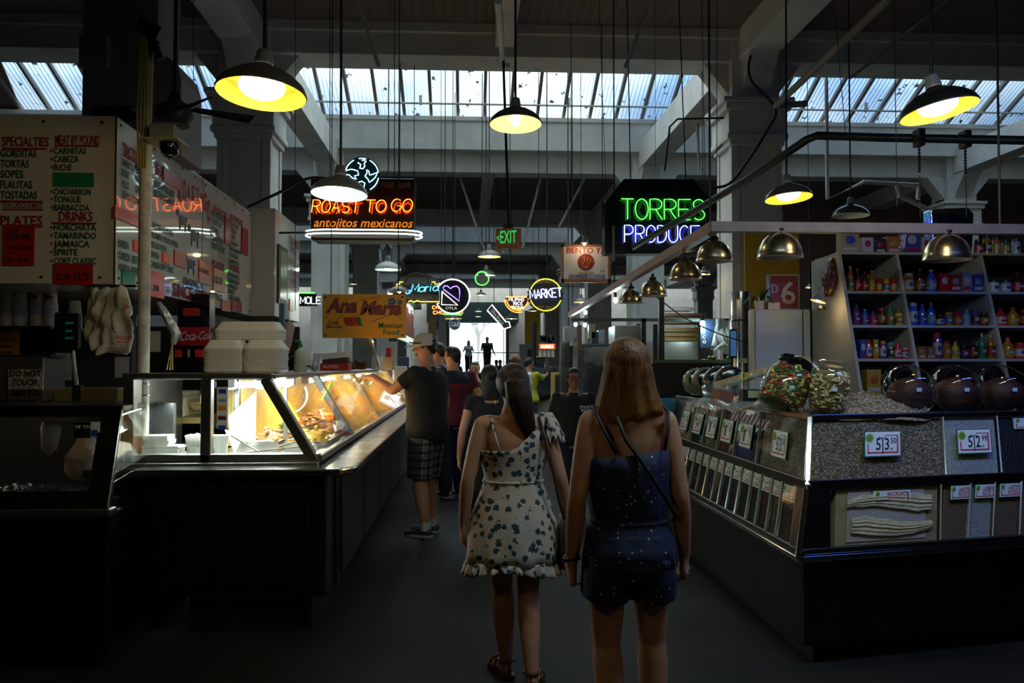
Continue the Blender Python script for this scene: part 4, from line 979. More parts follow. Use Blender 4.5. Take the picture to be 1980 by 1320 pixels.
rod(1386, 0, 415, 8.5, 'second thin wire hanging beside the right column', .004)
rod(1612, 0, 260, 6.5, 'wire holding the black pipe rail behind the right lamp', .003, 1635)
rod(1728, 0, 400, 6, 'thin wire dropping past the right skylight', .003, 1735)
rod(978, 260, 440, 10.5, 'black drop rod holding the green exit sign', .018, 984)
rod(940, 340, 490, 15, 'wire hanging left of the exit sign', .008)
rod(853, 475, 560, 16, 'wire hanging above the heart sign', .006)
rod(986, 500, 600, 21, 'cable hanging above the bowl shaped neon sign', .01, 992)
for i, (x0, y0, x1, y1, Y) in enumerate(((690, 0, 733, 130, 9.0), (1252, 20, 1208, 132, 9.0), (890, 345, 935, 480, 20), (1045, 345, 1010, 480, 20), (1130, 345, 1080, 440, 20))):
    m = MB().tube([at(x0, y0, Y), at(x1, y1, Y)], .022 if Y < 10 else .03, 8); m.solo('ceiling_pipe', WPAINT, ['slanting thin ceiling pipe left of the centre', 'slanting thin ceiling pipe right of the centre', 'far slanting pipe left of the exit sign', 'far slanting pipe right of the exit sign', 'far slanting pipe above the white japanese sign'][i], 'pipe')
m = MB().tube([at(963, 0, 6), at(972, 125, 11.4)], .03, 8); m.cbox(at(977, 128, 11.5), (.12, .1, .06)); m.solo('ceiling_conduit', WPAINT, 'conduit and junction box along the centre ceiling joist', 'pipe')
# black pipe rail at right
m = MB(); pts = [at(1225, 478, 9.4), at(1440, 350, 7.9), at(1560, 270, 7.0), at(1580, 262, 6.9), at(1700, 266, 6.7), at(2020, 272, 6.2), at(3000, 290, 5.2)]
m.tube(pts, .034, 12); m.solo('black_gas_pipe', BLACK, 'thick black pipe bending across the right upper area', 'pipe', smooth=True)
for i, (px, py) in enumerate(((1777, 262), (1866, 265))):
    t = thing('pipe_clamp', 'clamp and chain on the black pipe, %s the big tilted lamp' % ('below left of' if i == 0 else 'right of'), 'clamp', at(px, py, 6.5))
    m = MB(); p = at(px, py + 5, 6.5); m.cbox(p, (.05, .1, .13)); m.build('clamp_body', IRON, t)
    m = MB(); 
    for k in range(9): m.lathe([(.008, 0), (.012, .01), (.008, .02)], p + V(0, 0, -.08 - k * .024), 8)
    m.tube([p + V(0, 0, -.3), at(px + 3, 420, 6.5)], .004, 6); m.build('chain', IRON, t)
# right column cable loop
m = MB(); m.tube(bend([at(*q) for q in ((1330, 355, 10.5), (1400, 360, 10.8), (1440, 320, 11), (1485, 250, 11.2), (1500, 210, 11.3), (1450, 150, 11.3), (1460, 90, 11.3), (1510, 68, 11.0))]), .018, 8); m.solo('power_cable', BLACK, 'black cable looping around the right column to the neon sign', 'cable', smooth=True)
m = MB(); m.tube(bend([at(*q) for q in ((478, 400, 8.9), (545, 370, 9.0), (595, 345, 9.15), (640, 345, 9.15))]), .016, 8); m.solo('power_cable', BLACK, 'dark bracket arm from the menu board to the red neon sign', 'cable')
m = MB().tube([at(540, 450, 9.0), at(600, 449, 9.2)], .012, 8); m.solo('sign_bracket', BLACK, 'thin black rod joining the sign box and the red neon sign', 'bracket')
m = MB(); m.tube([at(1285, 330, 11.3), at(1295, 245, 11.3), at(1310, 230, 11.3), at(1400, 228, 11.3)], .014, 8); m.solo('conduit_pipe', IRON, 'dark conduit bending beside the right column', 'pipe')
m = MB(); m.tube([at(1348, 240, 11.5), at(1352, 328, 11.5), at(1395, 280, 11.5)], .02, 8); m.solo('conduit_pipe', WPAINT, 'white conduit elbow left of the right column', 'pipe')
m = MB(); m.tube([at(1560, 200, 9), at(1500, 205, 9), at(1720, -5, 6.2)], .035, 8); m.solo('ceiling_pipe', BPAINT, 'grey pipe slanting across the upper right ceiling', 'pipe')
m = MB(); m.tube([at(1645, 150, 9), at(1840, -5, 6.5)], .016, 8); m.solo('ceiling_pipe', BLACK, 'thin black pipe slanting across the upper right ceiling', 'pipe')
m = MB(); m.tube([up(at(1600, 385, 12.35)), at(1600, 385, 12.35), at(1670, 352, 12), at(1775, 358, 12), at(1775, 385, 12)], .03, 8); m.tube([at(1735, 358, 12), at(1740, 378, 12), at(1800, 408, 12)], .04, 8); m.solo('white_drain_pipe', WPAINT, 'white pipes bending high before the brown wall', 'pipe')
# ceiling fan with duct and camera
c = at(338, 218, 5.9)
t = thing('ceiling_fan', 'black ceiling fan with broad dark blades beside the white pole', 'ceiling fan', c)
MB().lathe([(.0, -.10), (.10, -.09), (.13, -.04), (.12, .04), (.05, .08), (.03, .14)], c, 20).build('motor', BLACK, t, smooth=True)
MB().tube([c + V(0, 0, .1), (c.x, c.y, 6.27)], .014, 8).build('downrod', BLACK, t)
for k, (a, dz) in enumerate(((math.radians(8), .02), (math.radians(-52), -.0), (math.radians(110), .02), (math.radians(185), 0))):
    d = V(math.cos(a), math.sin(a), 0); s = V(-d.y, d.x, 0); q = c + V(0, 0, dz)
    m = MB().slab([q + d * .12 - s * .04 + V(0,0,-.02), q + d * .5 - s * .06 + V(0,0,-.085), q + d * .53 + s * .05 + V(0,0,-.01), q + d * .12 + s * .04 + V(0,0,.025)], .012, V(0, 0, 1)); m.build('blade', BLACK, t)
t = thing('duct_hood', 'rounded reddish grey duct rising behind the fan', 'duct', at(330, 300, 6.4))
m = MB().slab([at(318, 300, 6.4), at(350, 300, 6.4), at(350, 150, 6.4), at(341, 122, 6.4), at(322, 108, 6.4), at(300, 108, 6.4), at(300, 300, 6.4)], .5, V(0, 1, 0)); m.build('duct', mat('duct_paint', (.20,.15,.14), .6), t, bevel=.01)
t = thing('security_camera', 'black dome security camera under a yellow edged plate', 'camera', at(328, 290, 5.3))
p = at(328, 284, 5.3); MB().cbox(p + V(-.02, 0, .03), (.20, .2, .012)).build('plate', mat('yellow_plate', (.35,.28,.08), .5), t)
MB().box((p.x - .09, p.y - .09, p.z + .036), (p.x + .05, p.y + .09, p.z + .12)).build('housing', BPAINT, t)
MB().lathe([(.06, .02), (.06, -.01), (.05, -.04), (.03, -.062), (0, -.07)], p, 24).build('dome', BLACKG, t, smooth=True)
t = thing('junction_box', 'dark square box high on the upper left column', 'box', at(175, 100, 7.8)); MB().box((at(152, 128, 7.8).x, 7.8, at(148, 128, 7.8).z), (at(207, 68, 7.8).x, 7.999, at(207, 68, 7.8).z)).build('box', BPAINT, t)
# ================================================================== neon signs
def face(Y):      # helper: front face text in pixels at depth Y
    def f(mb, s, px, py, hpx, wpx, off=.0, shear=0.): 
        o = at(px, py, Y); k = Y / F; mb.text(s, (o.x, Y - off, o.z), (1,0,0), (0,0,1), hpx * k, width=wpx * k, shear=shear)
    return f
def neon(mb, st, px, py, hpx, wid, gap, Y, r, off=.03, shear=0, up=0):
    o = at(px, py, Y); k = Y / F; return mb.strokes(st, (o.x, Y - off, o.z), (1,0,up), (-up,0,1), hpx * k, wid * k, gap * k, r, 6, shear)
# Roast sign
Y = 9.2; k = Y / F
t = thing('neon_sign', 'red neon roast sign box with white double tube below', 'sign', at(700, 465, Y))
a, b = at(600, 463, Y), at(803, 345, Y); m = MB(); m.box((a.x, Y, a.z), (b.x, Y + .22, b.z)); m.build('box', mat('black_red_panel', (.02,.006,.005), .3), t, bevel=.02)
MB().box((b.x - .012, Y - .01, a.z), (b.x, Y, b.z)).build('edge_trim', mat('blue_grey_edge', (.06,.10,.13), .3), t)
f = face(Y - .004); q = MB(); f(q, 'BEEF', 606, 364, 13, 26); f(q, 'PORK · LAMB', 738, 363, 12, 56); q.build('small_lettering', mat('dull_gold_print', (.30,.13,.05), .4), t)
q = MB(); [f(q, s_, x_, 413, 23, w_, 0, .12) for s_, x_, w_ in (('ROAST', 610, 88), ('TO', 711, 36), ('GO', 759, 36))]; q.build('letter_backing', mat('orange_letter', (.85,.14,.01), .4), t)
q = MB(); f(q, 'antojitos mexicanos', 606, 438, 17, 188, shear=.25); q.build('painted_lettering', mat('glowing_orange_script', (.95,.28,.02), .4, emis=(1,.25,.02), es=.25), t)  # painted script given a faint glow of its own, though no lamp
q = MB(); neon(q, 'ROAST', 604, 412, 24, 15, 3.6, Y, .0042, .05, .12); neon(q, 'TO', 706, 411, 23, 18, 3, Y, .0042, .05, .12); neon(q, 'GO', 756, 410, 24, 18, 4, Y, .0042, .05, .12); q.build('red_neon', glow('redneon', (1, .16, .02), 9), t)
q = MB()
for zz in (447, 454):
    c0 = at(702, zz, Y); pts = []
    for i in range(41):
        an = PI * 2 * i / 40; x = math.cos(an); y = math.sin(an); pts.append((c0.x + math.copysign(abs(x) ** .35, x) * 112 * k, Y + .11 - y * .22, c0.z))
    q.tube(pts, .0075, 8, True)
q.build('white_neon', glow('whiteneon', (.85, 1, .85), 6), t)
m = MB(); m.box((a.x + .05, Y + .02, a.z - .02), (b.x - .05, Y + .2, a.z + .05)); m.build('base_trim', mat('dark_olive', (.05,.05,.03), .4), t)
c0 = at(700, 339, Y - .05); m = MB(); m.lathe([(.001, 0), (35 * k, 0), (35 * k, .08), (.001, .08)], c0, 40, Matrix.Rotation(PI/2, 3, 'X')); m.v = [v + V(0, 0.06, 0) for v in m.v]; m.build('round_panel', mat('teal_panel', (.01,.09,.12), .35), t)
q = MB(); ANI = [arc(0, 0, 32, 32, 200, 255, 8), arc(0, 0, 32, 32, 300, 350, 8), arc(0, 0, 32, 32, 10, 62, 8), arc(0, 0, 32, 32, 118, 175, 8), arc(0,0,32,32,75,100,4),
   [(-8,24),(-2,20),(-4,13),(2,12),(6,17),(4,22),(8,26),(4,29),(0,28)], [(-30,8),(-20,11),(-8,8),(-6,0),(-14,-2),(-10,-8),(-18,-6),(-24,0),(-30,0)],
   [(6,-2),(10,4),(9,10),(13,8),(15,0),(22,2),(30,6),(26,-4),(20,-10),(14,-14),(12,-8),(6,-2)], [(-6,-14),(0,-12),(6,-16),(4,-24),(-2,-26),(-6,-20),(-2,-18)]]
for pl in ANI: q.tube([(c0.x + x * k, Y - .07, c0.z + y * k) for x, y in pl], .0045, 6)
q.build('animal_neon', glow('paleblue', (.55, .9, 1), 7), t)
# Torres sign
Y = 9.5; k = Y / F
t = thing('neon_sign', 'black box sign with green and blue neon produce lettering', 'sign', at(1272, 490, Y))
a, b = at(1170, 490, Y), at(1375, 388, Y); pk = [at(x, y, Y) for x, y in ((1170, 490), (1376, 490), (1376, 388), (1343, 345), (1207, 345), (1170, 390))]
m = MB().slab(pk, .25, V(0, 1, 0)); m.build('box', BLACKG, t, bevel=.012)
q = MB(); neon(q, 'TORRES', 1200, 425, 40, 24, 4.2, Y, .0055, .05); q.build('green_neon', glow('greenneon', (.06, 1, .06), 4.5), t)
q = MB(); f = face(Y - .003); f(q, 'TORRES', 1204, 423, 38, 160); q.build('letter_backing', mat('dark_green_letter', (.005,.06,.008), .4), t)
q = MB(); neon(q, 'PRODUCE', 1206, 469, 33, 17.5, 4.3, Y, .005, .05); q.build('blue_neon', glow('blueneon', (.30, .42, 1), 6), t)
q = MB(); f(q, 'PRODUCE', 1204, 468, 32, 156); q.build('lower_backing', mat('deep_blue_letter', (.01,.01,.45), .4), t)
m = MB(); m.cbox(at(1186, 470, Y - .01), (.03, .02, .4)); m.build('side_strip', mat('dark_amber_strip', (.10,.07,.02), .3), t)
# Exit sign
Y = 10.5; k = Y / F
t = thing('exit_sign', 'orange boxed exit sign with green letters and two spot heads', 'exit sign', at(984, 487, Y))
m = MB(); a, b = at(959, 478, Y), at(1008, 441, Y); m.box((a.x, Y, a.z), (b.x, Y + .08, b.z)); m.build('box', mat('orange_box', (.40,.15,.06), .5), t, bevel=.006)
q = MB(); o = at(967, 470, Y - .004); q.text('EXIT', o, (1,0,.06), (0,0,1), 24 * k, width=32 * k); q.text('<', at(960, 467, Y - .004), (1,0,0), (0,0,1), 14 * k, width=6 * k)
q.build('lettering', glow('exit', (.05, .9, .15), .55), t)
m = MB(); m.cbox(at(983, 437, Y + .04), (.12, .1, .05)); m.build('canopy', IRON, t)
for x in (967, 998): 
    p = at(x, 483, Y); MB().lathe([(.02, .03), (.035, .0), (.04, -.02), (.03, -.03), (0, -.028)], p, 14, Matrix.Rotation(-.6, 3, 'X')).build('spot_head', mat('cream_spot', (.5,.38,.15), .3), t, smooth=True)
# Bento sign
Y = 11.5; k = Y / F
t = thing('hanging_sign', 'wood framed white japanese food sign with a red disc', 'sign', at(1134, 547, Y))
a, b = at(1086, 546, Y), at(1180, 473, Y); m = MB()
m.box((a.x, Y, a.z), (b.x, Y + .05, a.z + .05)); m.box((a.x, Y, b.z - .03), (b.x, Y + .05, b.z)); m.box((a.x, Y, a.z), (a.x + .03, Y + .05, b.z)); m.box((b.x - .03, Y, a.z), (b.x, Y + .05, b.z)); m.build('frame', mat('sign_wood', (.35,.13,.04), .5), t)
MB().box((a.x + .02, Y + .015, a.z + .03), (b.x - .02, Y + .035, b.z - .02)).build('panel', mat('sign_white', (.72,.72,.75), .3), t)
f = face(Y + .011); q = MB(); f(q, 'BENTO YA', 1096, 489, 11, 78); q.build('red_lettering', RED, t)
q = MB(); f(q, 'JAPANESE CUISINE', 1099, 538, 8, 72); f(q, 'D-8', 1161, 526, 4, 8); q.build('navy_lettering', NAVY, t)
c0 = at(1133, 506, Y + .01); MB().lathe([(.001, 0), (16 * k, 0), (16 * k, .006), (.001, .006)], c0, 30, Matrix.Rotation(PI/2, 3, 'X')).build('disc', mat('red_brown_disc', (.28,.03,.02), .4), t)
q = MB()
for pl in ([(-4,10),(-3,2),(-8,-6),(0,-10),(6,-4),(2,2),(4,9)], [(-10,-8),(-4,-12),(4,-11)], [(6,6),(10,3),(8,-2),(12,0)]): q.tube([(c0.x + x * k, Y + .0, c0.z + y * k) for x, y in pl], .006, 5)
for i in range(6): q.tube([(c0.x + (x*2 - 12 + i * 5) * k, Y + .004, c0.z + (y*1.6 - 21) * k) for x, y in arc(0, 0, 1, 1, 0, 360, 8)], .003, 4)
q.build('dragon_drawing', mat('gold_line', (.55,.35,.12), .4), t)
p = at(1130, 470, Y - .15); m = MB().lathe([(.05, 0), (.015, .06), (.012, .1)], p, 14); m.build('spot_shade', ENG, t, smooth=True); MB().ell(p + V(0, 0, -.01), .022).build('bulb', glow('spot', (1, .75, .4), 12), t)
l = lamp_light('sign_spot', 'POINT', p - at(1134, 547, Y) + V(0, -.05, -.05), 1.6, (1, .75, .45), .03); l.parent = t
for x in (1105, 1165): p = at(x, 473, Y + .03); MB().tube([p, up(p)], .006, 6).build('hanger', BLACK, t)
# District market
def ring(mb, c, r, tube, a0=0, a1=360, n=48, dy=0):
    pts = [(c.x + r * math.cos(math.radians(a0 + (a1 - a0) * i / n)), c.y + dy, c.z + r * math.sin(math.radians(a0 + (a1 - a0) * i / n))) for i in range(n + (0 if a1 - a0 == 360 else 1))]
    mb.tube(pts, tube, 6, a1 - a0 == 360)
RX = Matrix.Rotation(PI/2, 3, 'X')
Y = 13; k = Y / F; c0 = at(1055, 570, Y)
t = thing('neon_sign', 'round black bottle cap market sign with yellow ring and blue letters', 'sign', c0 + V(0, 0, -.3))
pts = []
for i in range(96):
    r = (34 + 1.6 * math.sin(i / 96 * 2 * PI * 24)) * k; an = 2 * PI * i / 96; pts.append(c0 + V(r * math.cos(an), 0, r * math.sin(an)))
MB().slab(pts, .15, V(0, 1, 0)).build('panel', BLACK, t)
q = MB(); ring(q, c0, 31 * k, .007, 20, 160, 30, -.02); ring(q, c0, 31 * k, .007, 200, 340, 30, -.02); q.build('yellow_neon', glow('yellowneon', (1, .85, .05), 3.5), t)
q = MB(); neon(q, 'MARKET', 1025, 578, 17, 8.4, 2.0, Y, .008, .03, up=.08); q.build('blue_neon', glow('violetneon', (.45, .5, 1), 6), t)
q = MB(); f = face(Y - .004); f(q, 'DISTRICT', 1036, 548, 8, 38); f(q, 'EST 2013', 1038, 598, 7, 34); q.build('painted_lettering', mat('dull_gold_print2', (.25,.19,.04), .4), t)
MB().tube([c0 + V(-.1, .05, .25), up(c0 + V(-.1, .05, 0))], .006, 6).build('hanger', BLACK, t)
# heart sign
Y = 12.5; k = Y / F; c0 = at(875, 573, Y)
t = thing('neon_sign', 'round black sign with purple neon half heart and white triangle', 'sign', c0 + V(0, 0, -.27))
MB().lathe([(.001, 0), (32 * k, 0), (32 * k, .15), (.001, .15)], c0 + V(0, .15, 0), 40, RX).build('panel', BLACKG, t)
q = MB(); ring(q, c0, 33 * k, .009, 0, 360, 48, -.02)
pz = [(-20, 10), (-21, -16), (10, -17), (-20, 9)]; q.tube([(c0.x + x * k, Y - .03, c0.z + y * k) for x, y in pz], .007, 6); q.build('white_neon', _mats['glow_whiteneon'], t)
q = MB(); pz = [(-18, 16), (-16, 20), (-10, 20), (-4, 15), (2, 19), (8, 20), (13, 15), (14, 8), (13, -9), (-18, 14)]; q.tube([(c0.x + x * k, Y - .03, c0.z + y * k) for x, y in pz], .007, 6); q.build('purple_neon', glow('purpleneon', (.25, .12, 1), 6), t)
q = MB(); f = face(Y - .005); f(q, 'DTLA', 862, 598, 5, 22); q.build('lettering', PAPER, t)
MB().tube([c0 + V(0, .07, .24), up(c0 + V(0, .07, 0))], .006, 6).build('hanger', BLACK, t)
# Ana Maria neon
Y = 12; k = Y / F
t = thing('neon_sign', 'black arched neon sign with blue script above tacos lettering', 'sign', at(800, 585, Y))
pk = [at(760, 585, Y), at(849, 585, Y), at(849, 545, Y)] + [at(805 + 42 * math.cos(math.radians(a)), 548 - 20 * math.sin(math.radians(a)), Y) for a in range(0, 181, 15)] + [at(760, 545, Y)]
MB().slab(pk, .18, V(0, 1, 0)).build('box', BLACKG, t)
q = MB(); ring(q, at(806, 552, Y), 24 * k, .012, 10, 170, 20, -.01); q.build('arch_trim', mat('olive_trim', (.10,.10,.05), .5), t)
q = MB(); neon(q, 'Maria', 795, 565, 15, 11, 1.5, Y, .006, .03, .25, .06); neon(q, 'a', 784, 568, 12, 8, 1, Y, .006, .03, .25); q.build('blue_neon', glow('cyanneon', (.08, .55, 1), 5), t)
q = MB(); 
for pl in ([(767, 556), (767, 549), (773, 549), (773, 545), (779, 545)], [(847, 556), (847, 549), (841, 549), (841, 545), (835, 545)], [(790, 583), (795, 581), (800, 584), (806, 581), (812, 583), (849, 583)]): q.tube([at(x, y, Y - .03) for x, y in pl], .007, 6)
q.build('yellow_neon', _mats['glow_yellowneon'], t)
q = MB(); f = face(Y - .004); f(q, 'CALIDAD EN TACOS', 782, 578, 8, 64); q.build('painted_lettering', mat('dull_white_print', (.22,.20,.15), .5), t)
MB().tube([at(800, 530, Y + .1), up(at(800, 530, Y + .1))], .006, 6).build('hanger', BLACK, t)
# Ana Maria painted sign
Y = 8.6; k = Y / F
t = thing('painted_sign', 'yellow painted mexican food sign with chili peppers and brown script', 'sign', at(703, 653, Y))
a, b = at(623, 653, Y), at(785, 569, Y); MB().box((a.x, Y, a.z), (b.x, Y + .03, b.z)).build('panel', mat('mustard_panel', (.80,.38,.02), .5), t, bevel=.003)
q = MB(); f = face(Y - .004); [q.text(s_, at(x_, y_, Y - .004), (1,0,0), (0,0,1), h_ * k, width=w_ * k, shear=.25, bold=.05) for s_, x_, y_, h_, w_ in (('Ana', 630, 603, 26, 58), ('Maria', 696, 607, 25, 78))]; q.build('script_lettering', mat('maroon_script', (.22,.02,.02), .4), t)
q = MB(); f(q, 'Comida', 634, 627, 7, 20); f(q, 'Mexicana', 632, 634, 6, 28); q.build('brown_lettering', mat('brown_ink', (.12,.03,.01), .5), t)
q = MB(); f(q, 'Mexican', 732, 634, 11, 46); f(q, 'Food', 741, 647, 11, 30); q.build('green_lettering', mat('sign_green', (.01,.16,.07), .5), t)
for i in range(5):
    q = MB(); p0 = at(667 + i * 6.5, 613, Y - .012); q.tube([p0 + V(0, 0, 0), p0 + V(.008, 0, -.035), p0 + V(.022, 0, -.07), p0 + V(.045, 0, -.09)], [.012, .015, .012, .003], 8); q.build('chili_pepper', [mat('chili_red', (.55,.03,.01), .4), _mats['chili_red'], _mats['chili_red'], _mats['chili_red'], mat('chili_green', (.01,.22,.05), .4)][i], t, smooth=True)
q = MB()
for x, y, r in ((758, 583, 5), (773, 584, 3)):
    for an in range(5): q.ell(at(x + r * math.cos(an * 1.257), y + r * math.sin(an * 1.257), Y - .004), (r * .6 * k, .004, r * .6 * k), 8, 6)
q.build('blue_flower', mat('flower_blue', (.02,.16,.40), .5), t)
q = MB()
for x, y in ((629, 575), (778, 574), (629, 648), (778, 648)): q.ell(at(x, y, Y - .004), (.012, .006, .012), 10, 6)
q.build('bolt', mat('blue_bolt', (.05,.07,.2), .4), t)
q = MB(); q.tube([at(x, y, Y - .003) for x, y in ((650, 620), (665, 605), (680, 588), (705, 578), (735, 574))], .003, 4); q.tube([at(x, y, Y - .003) for x, y in ((720, 622), (745, 612), (760, 606), (778, 618))], .003, 4); q.build('vine_line', mat('vine_brown', (.3,.16,.02), .5), t)
for x in (640, 770): p = at(x, 571, Y + .02); MB().tube([p, up(p)], .005, 6).build('hanger', BLACK, t)
# smaller neon further away
Y = 16; k = Y / F
t = thing('neon_sign', 'small dark sign lettered mole with a green neon top bar', 'sign', at(593, 592, Y))
a, b = at(578, 591, Y), at(612, 567, Y); MB().box((a.x - .3, Y, a.z), (b.x, Y + .15, b.z)).build('box', BLACKG, t); q = MB(); neon(q, 'MOLE', 581, 587, 13, 8, 1.6, Y, .008, .02); q.build('white_neon', glow('coolwhite', (.7, .85, 1), 3.5), t); MB().tube([at(572, 566, Y - .02), at(609, 566, Y - .02)], .012, 6).build('green_neon', _mats['glow_greenneon'], t)
Y = 17.5; t = thing('neon_clock', 'green neon ring with small dark clock face hanging over the aisle', 'clock', at(932, 549, Y)); c0 = at(932, 538, Y); k = Y / F
q = MB(); ring(q, c0, 13 * k, .013); q.build('green_neon', _mats['glow_greenneon'], t); MB().lathe([(.001, 0), (9 * k, 0), (9 * k, .08), (.001, .08)], c0, 24, RX).build('face', mat('clock_face', (.12,.13,.12), .4), t)
MB().tube([c0 + V(0, 0, .14), up(c0)], .01, 6).build('hanger', BLACK, t)
Y = 15; k = Y / F
t = thing('neon_sign', 'bowl shaped orange neon sign with white rice bowl lettering', 'sign', at(1000, 606, Y))
pk = [at(978, 573, Y), at(1022, 573, Y)] + [at(1000 + 22 * math.cos(math.radians(a)), 578 + 20 * math.sin(math.radians(a)), Y) for a in range(0, 181, 20)]
MB().slab(pk, .12, V(0, 1, 0)).build('bowl_panel', BLACK, t)
q = MB(); q.tube([at(x, y, Y - .03) for x, y in [(978, 574), (1021, 574)] + [(1002 + 20 * math.cos(math.radians(a)), 577 + 20 * math.sin(math.radians(a))) for a in range(0, 150, 15)]], .011, 6)
for r in (23, 27): q.tube([at(1002 + r * math.cos(math.radians(a)), 575 + (r + 2) * math.sin(math.radians(a)), Y - .03) for a in range(75, 181, 12)], .010, 6)
q.build('orange_neon', glow('orangeneon', (1, .2, .03), 5), t)
q = MB(); neon(q, 'FILIPINO', 984, 582, 5.5, 3.6, 1.3, Y, .0035, .03); neon(q, 'RICE', 993, 589.5, 5.5, 4, 1.6, Y, .0035, .03); neon(q, 'BOWL', 991, 597, 5.5, 4.2, 1.6, Y, .0035, .03); q.build('white_neon', glow('whiteneon2', (1, .95, .9), 4), t)
MB().tube([at(986, 573, Y + .05), up(at(986, 573, Y + .05))], .008, 6).build('hanger', BLACK, t)
Y = 19; k = Y / F
t = thing('neon_sign', 'slanting white outlined arrow sign with script lettering', 'sign', at(985, 633, Y))
pk = [at(x, y, Y) for x, y in ((942, 600), (951, 589), (978, 622), (984, 622), (987, 632), (974, 636), (968, 628))]
MB().slab(pk, .1, V(0, 1, 0)).build('panel', BLACK, t)
q = MB(); q.tube([p + V(0, -.02, 0) for p in pk], .013, 6, True); q.build('white_neon', _mats['glow_whiteneon2'], t)
q = MB(); q.text('Olive Branch', at(948, 600, Y - .03), (.62, 0, -.78), (.78, 0, .62), 7 * k, width=36 * k); q.build('lettering', PAPER, t)
MB().tube([at(955, 595, Y + .05), up(at(955, 595, Y + .05))], .008, 6).build('hanger', BLACK, t)
Y = 18; k = Y / F; c0 = at(879, 627, Y)
t = thing('round_sign', 'round navy sign with white initials hanging by the bright door', 'sign', c0 + V(0, 0, -.12))
MB().lathe([(.001, 0), (11 * k, 0), (11 * k, .06), (.001, .06)], c0 + V(0, .06, 0), 30, RX).build('panel', mat('navy_panel', (.02,.05,.14), .4), t); q = MB(); face(Y - .01)(q, 'G&B', 871, 631, 9, 17); q.build('lettering', PAPER, t)
q = MB(); ring(q, c0, 10.5 * k, .008, 0, 360, 32, -.02); q.build('ring_trim', mat('ring_white', (.6,.65,.7), .4), t)
MB().tube([c0 + V(0, .03, .11), up(c0 + V(0, .03, 0))], .008, 6).build('hanger', BLACK, t)
Y = 15; t = thing('neon_sign', 'orange neon chinese food lettering below the heart sign', 'sign', at(870, 605, Y)); q = MB(); neon(q, 'CHOP', 836, 597, 6, 5, 2, Y, .008, .0); neon(q, 'CHOW MEIN', 838, 607, 6, 5.2, 2, Y, .008, .0, up=.02); q.build('orange_neon', _mats['glow_orangeneon'], t)
MB().box((at(834, 610, Y).x, Y + .02, at(834, 610, Y).z), (at(892, 590, Y).x, Y + .1, at(834, 588, Y).z)).build('panel', BLACK, t); MB().tube([at(858, 607.5, Y - .02), at(893, 608, Y - .02)], .012, 6).build('green_neon', _mats['glow_greenneon'], t)
MB().tube([at(860, 590, Y + .05), up(at(860, 590, Y + .05))], .008, 6).build('hanger', BLACK, t)
for i, (x0, x1, tx) in enumerate(((1041, 1075, 'HUMMUS'), (1086, 1112, 'OPEN'))):
    Y = 16; a, b = at(x0, 676, Y), at(x1, 663, Y); t = thing('lit_sign', ['red lit letter box sign above the man in khaki shorts', 'orange lit letter box sign at the steel hood'][i], 'sign', a)
    MB().box((a.x, Y, a.z), (b.x, Y + .1, b.z)).build('box', BLACK, t); MB().box((a.x + .015, Y - .01, a.z + .015), (b.x - .015, Y, b.z - .015)).build('face', glow('redface', (1, .06, .01), 1.6), t)
    q = MB(); face(Y - .015)(q, tx, x0 + 5, 673, 7, x1 - x0 - 10); q.build('lettering', glow('letterlit', (1, .7, .3), 6), t)
    MB().tube([at((x0 + x1) / 2, 664, Y + .05), up(at((x0 + x1) / 2, 663, Y + .05))], .012, 6).build('hanger', BLACK, t)
# ================================================================== right: dried goods stand
C0, C1, C2 = V(1.70, 4.30, .56), V(1.80, 4.42, .91), V(1.89, 4.60, 1.265)     # corner: trim, middle, top
U = V(math.cos(math.radians(12)), math.sin(math.radians(12)), 0); YE = 7.55; FL = 2.3
def LF(tier, y, f):      # left face: tier 0 lower, 1 upper
    a, b = ((C0 + V(.02, .03, .03), C1) if tier == 0 else (C1 + V(0, 0, .02), C2))
    s = max(0, 1 - (y - 4.3) / 3.2)
    return V(a.x + (b.x - a.x) * f, y + (b.y - a.y) * f * s, a.z + (b.z - a.z) * f)
def FF(tier, d, f):      # front face, d metres along U from the corner
    a, b = ((C0 + V(.02, .03, .03), C1) if tier == 0 else (C1 + V(0, 0, .02), C2))
    return a + (b - a) * f + U * d
NL0 = V(-(C1.z - C0.z), 0, (C1.x - C0.x)).normalized(); NL1 = V(-(C2.z - C1.z), 0, (C2.x - C1.x)).normalized()
FN = (U.cross(C1 - C0)).normalized(); FN1 = (U.cross(C2 - C1)).normalized()
if FN.y > 0: FN = -FN
if FN1.y > 0: FN1 = -FN1
FRM = mat('dark_steel_frame', (.22,.21,.20), .3, 1)
t = thing('dried_goods_stand', 'two tier steel stand with slanted glass bins of beans and rice', 'market stand', (2.4, 5.5, 0))
e0 = C0 + U * FL
m = MB(); pts = [(C0.x, C0.y), (e0.x, e0.y), (e0.x, 5.72), (2.31, 5.72), (2.31, YE + .36), (C0.x, YE + .36)]
m.slab([(x + .04, y + .04, .1) for x, y in pts], .44, V(0, 0, 1)); m.build('base_body', STEELD, t, bevel=.01)
m = MB(); m.slab([(x + (.12 if i in (0, 5) else 0), y + (.12 if i < 2 else 0), 0) for i, (x, y) in enumerate(pts)], .1, V(0, 0, 1)); m.build('kick_base', BLACK, t)
m = MB(); m.slab([(C0.x, C0.y, .54), (e0.x, e0.y, .54), (e0.x, e0.y + .1, .54), (C0.x + .1, C0.y + .1, .54), (C0.x + .1, YE + .4, .54), (C0.x, YE + .4, .54)], .03, V(0, 0, 1)); m.build('trim_rail', POLISH, t, bevel=.006)
m = MB(); # inner dark carcass under glass
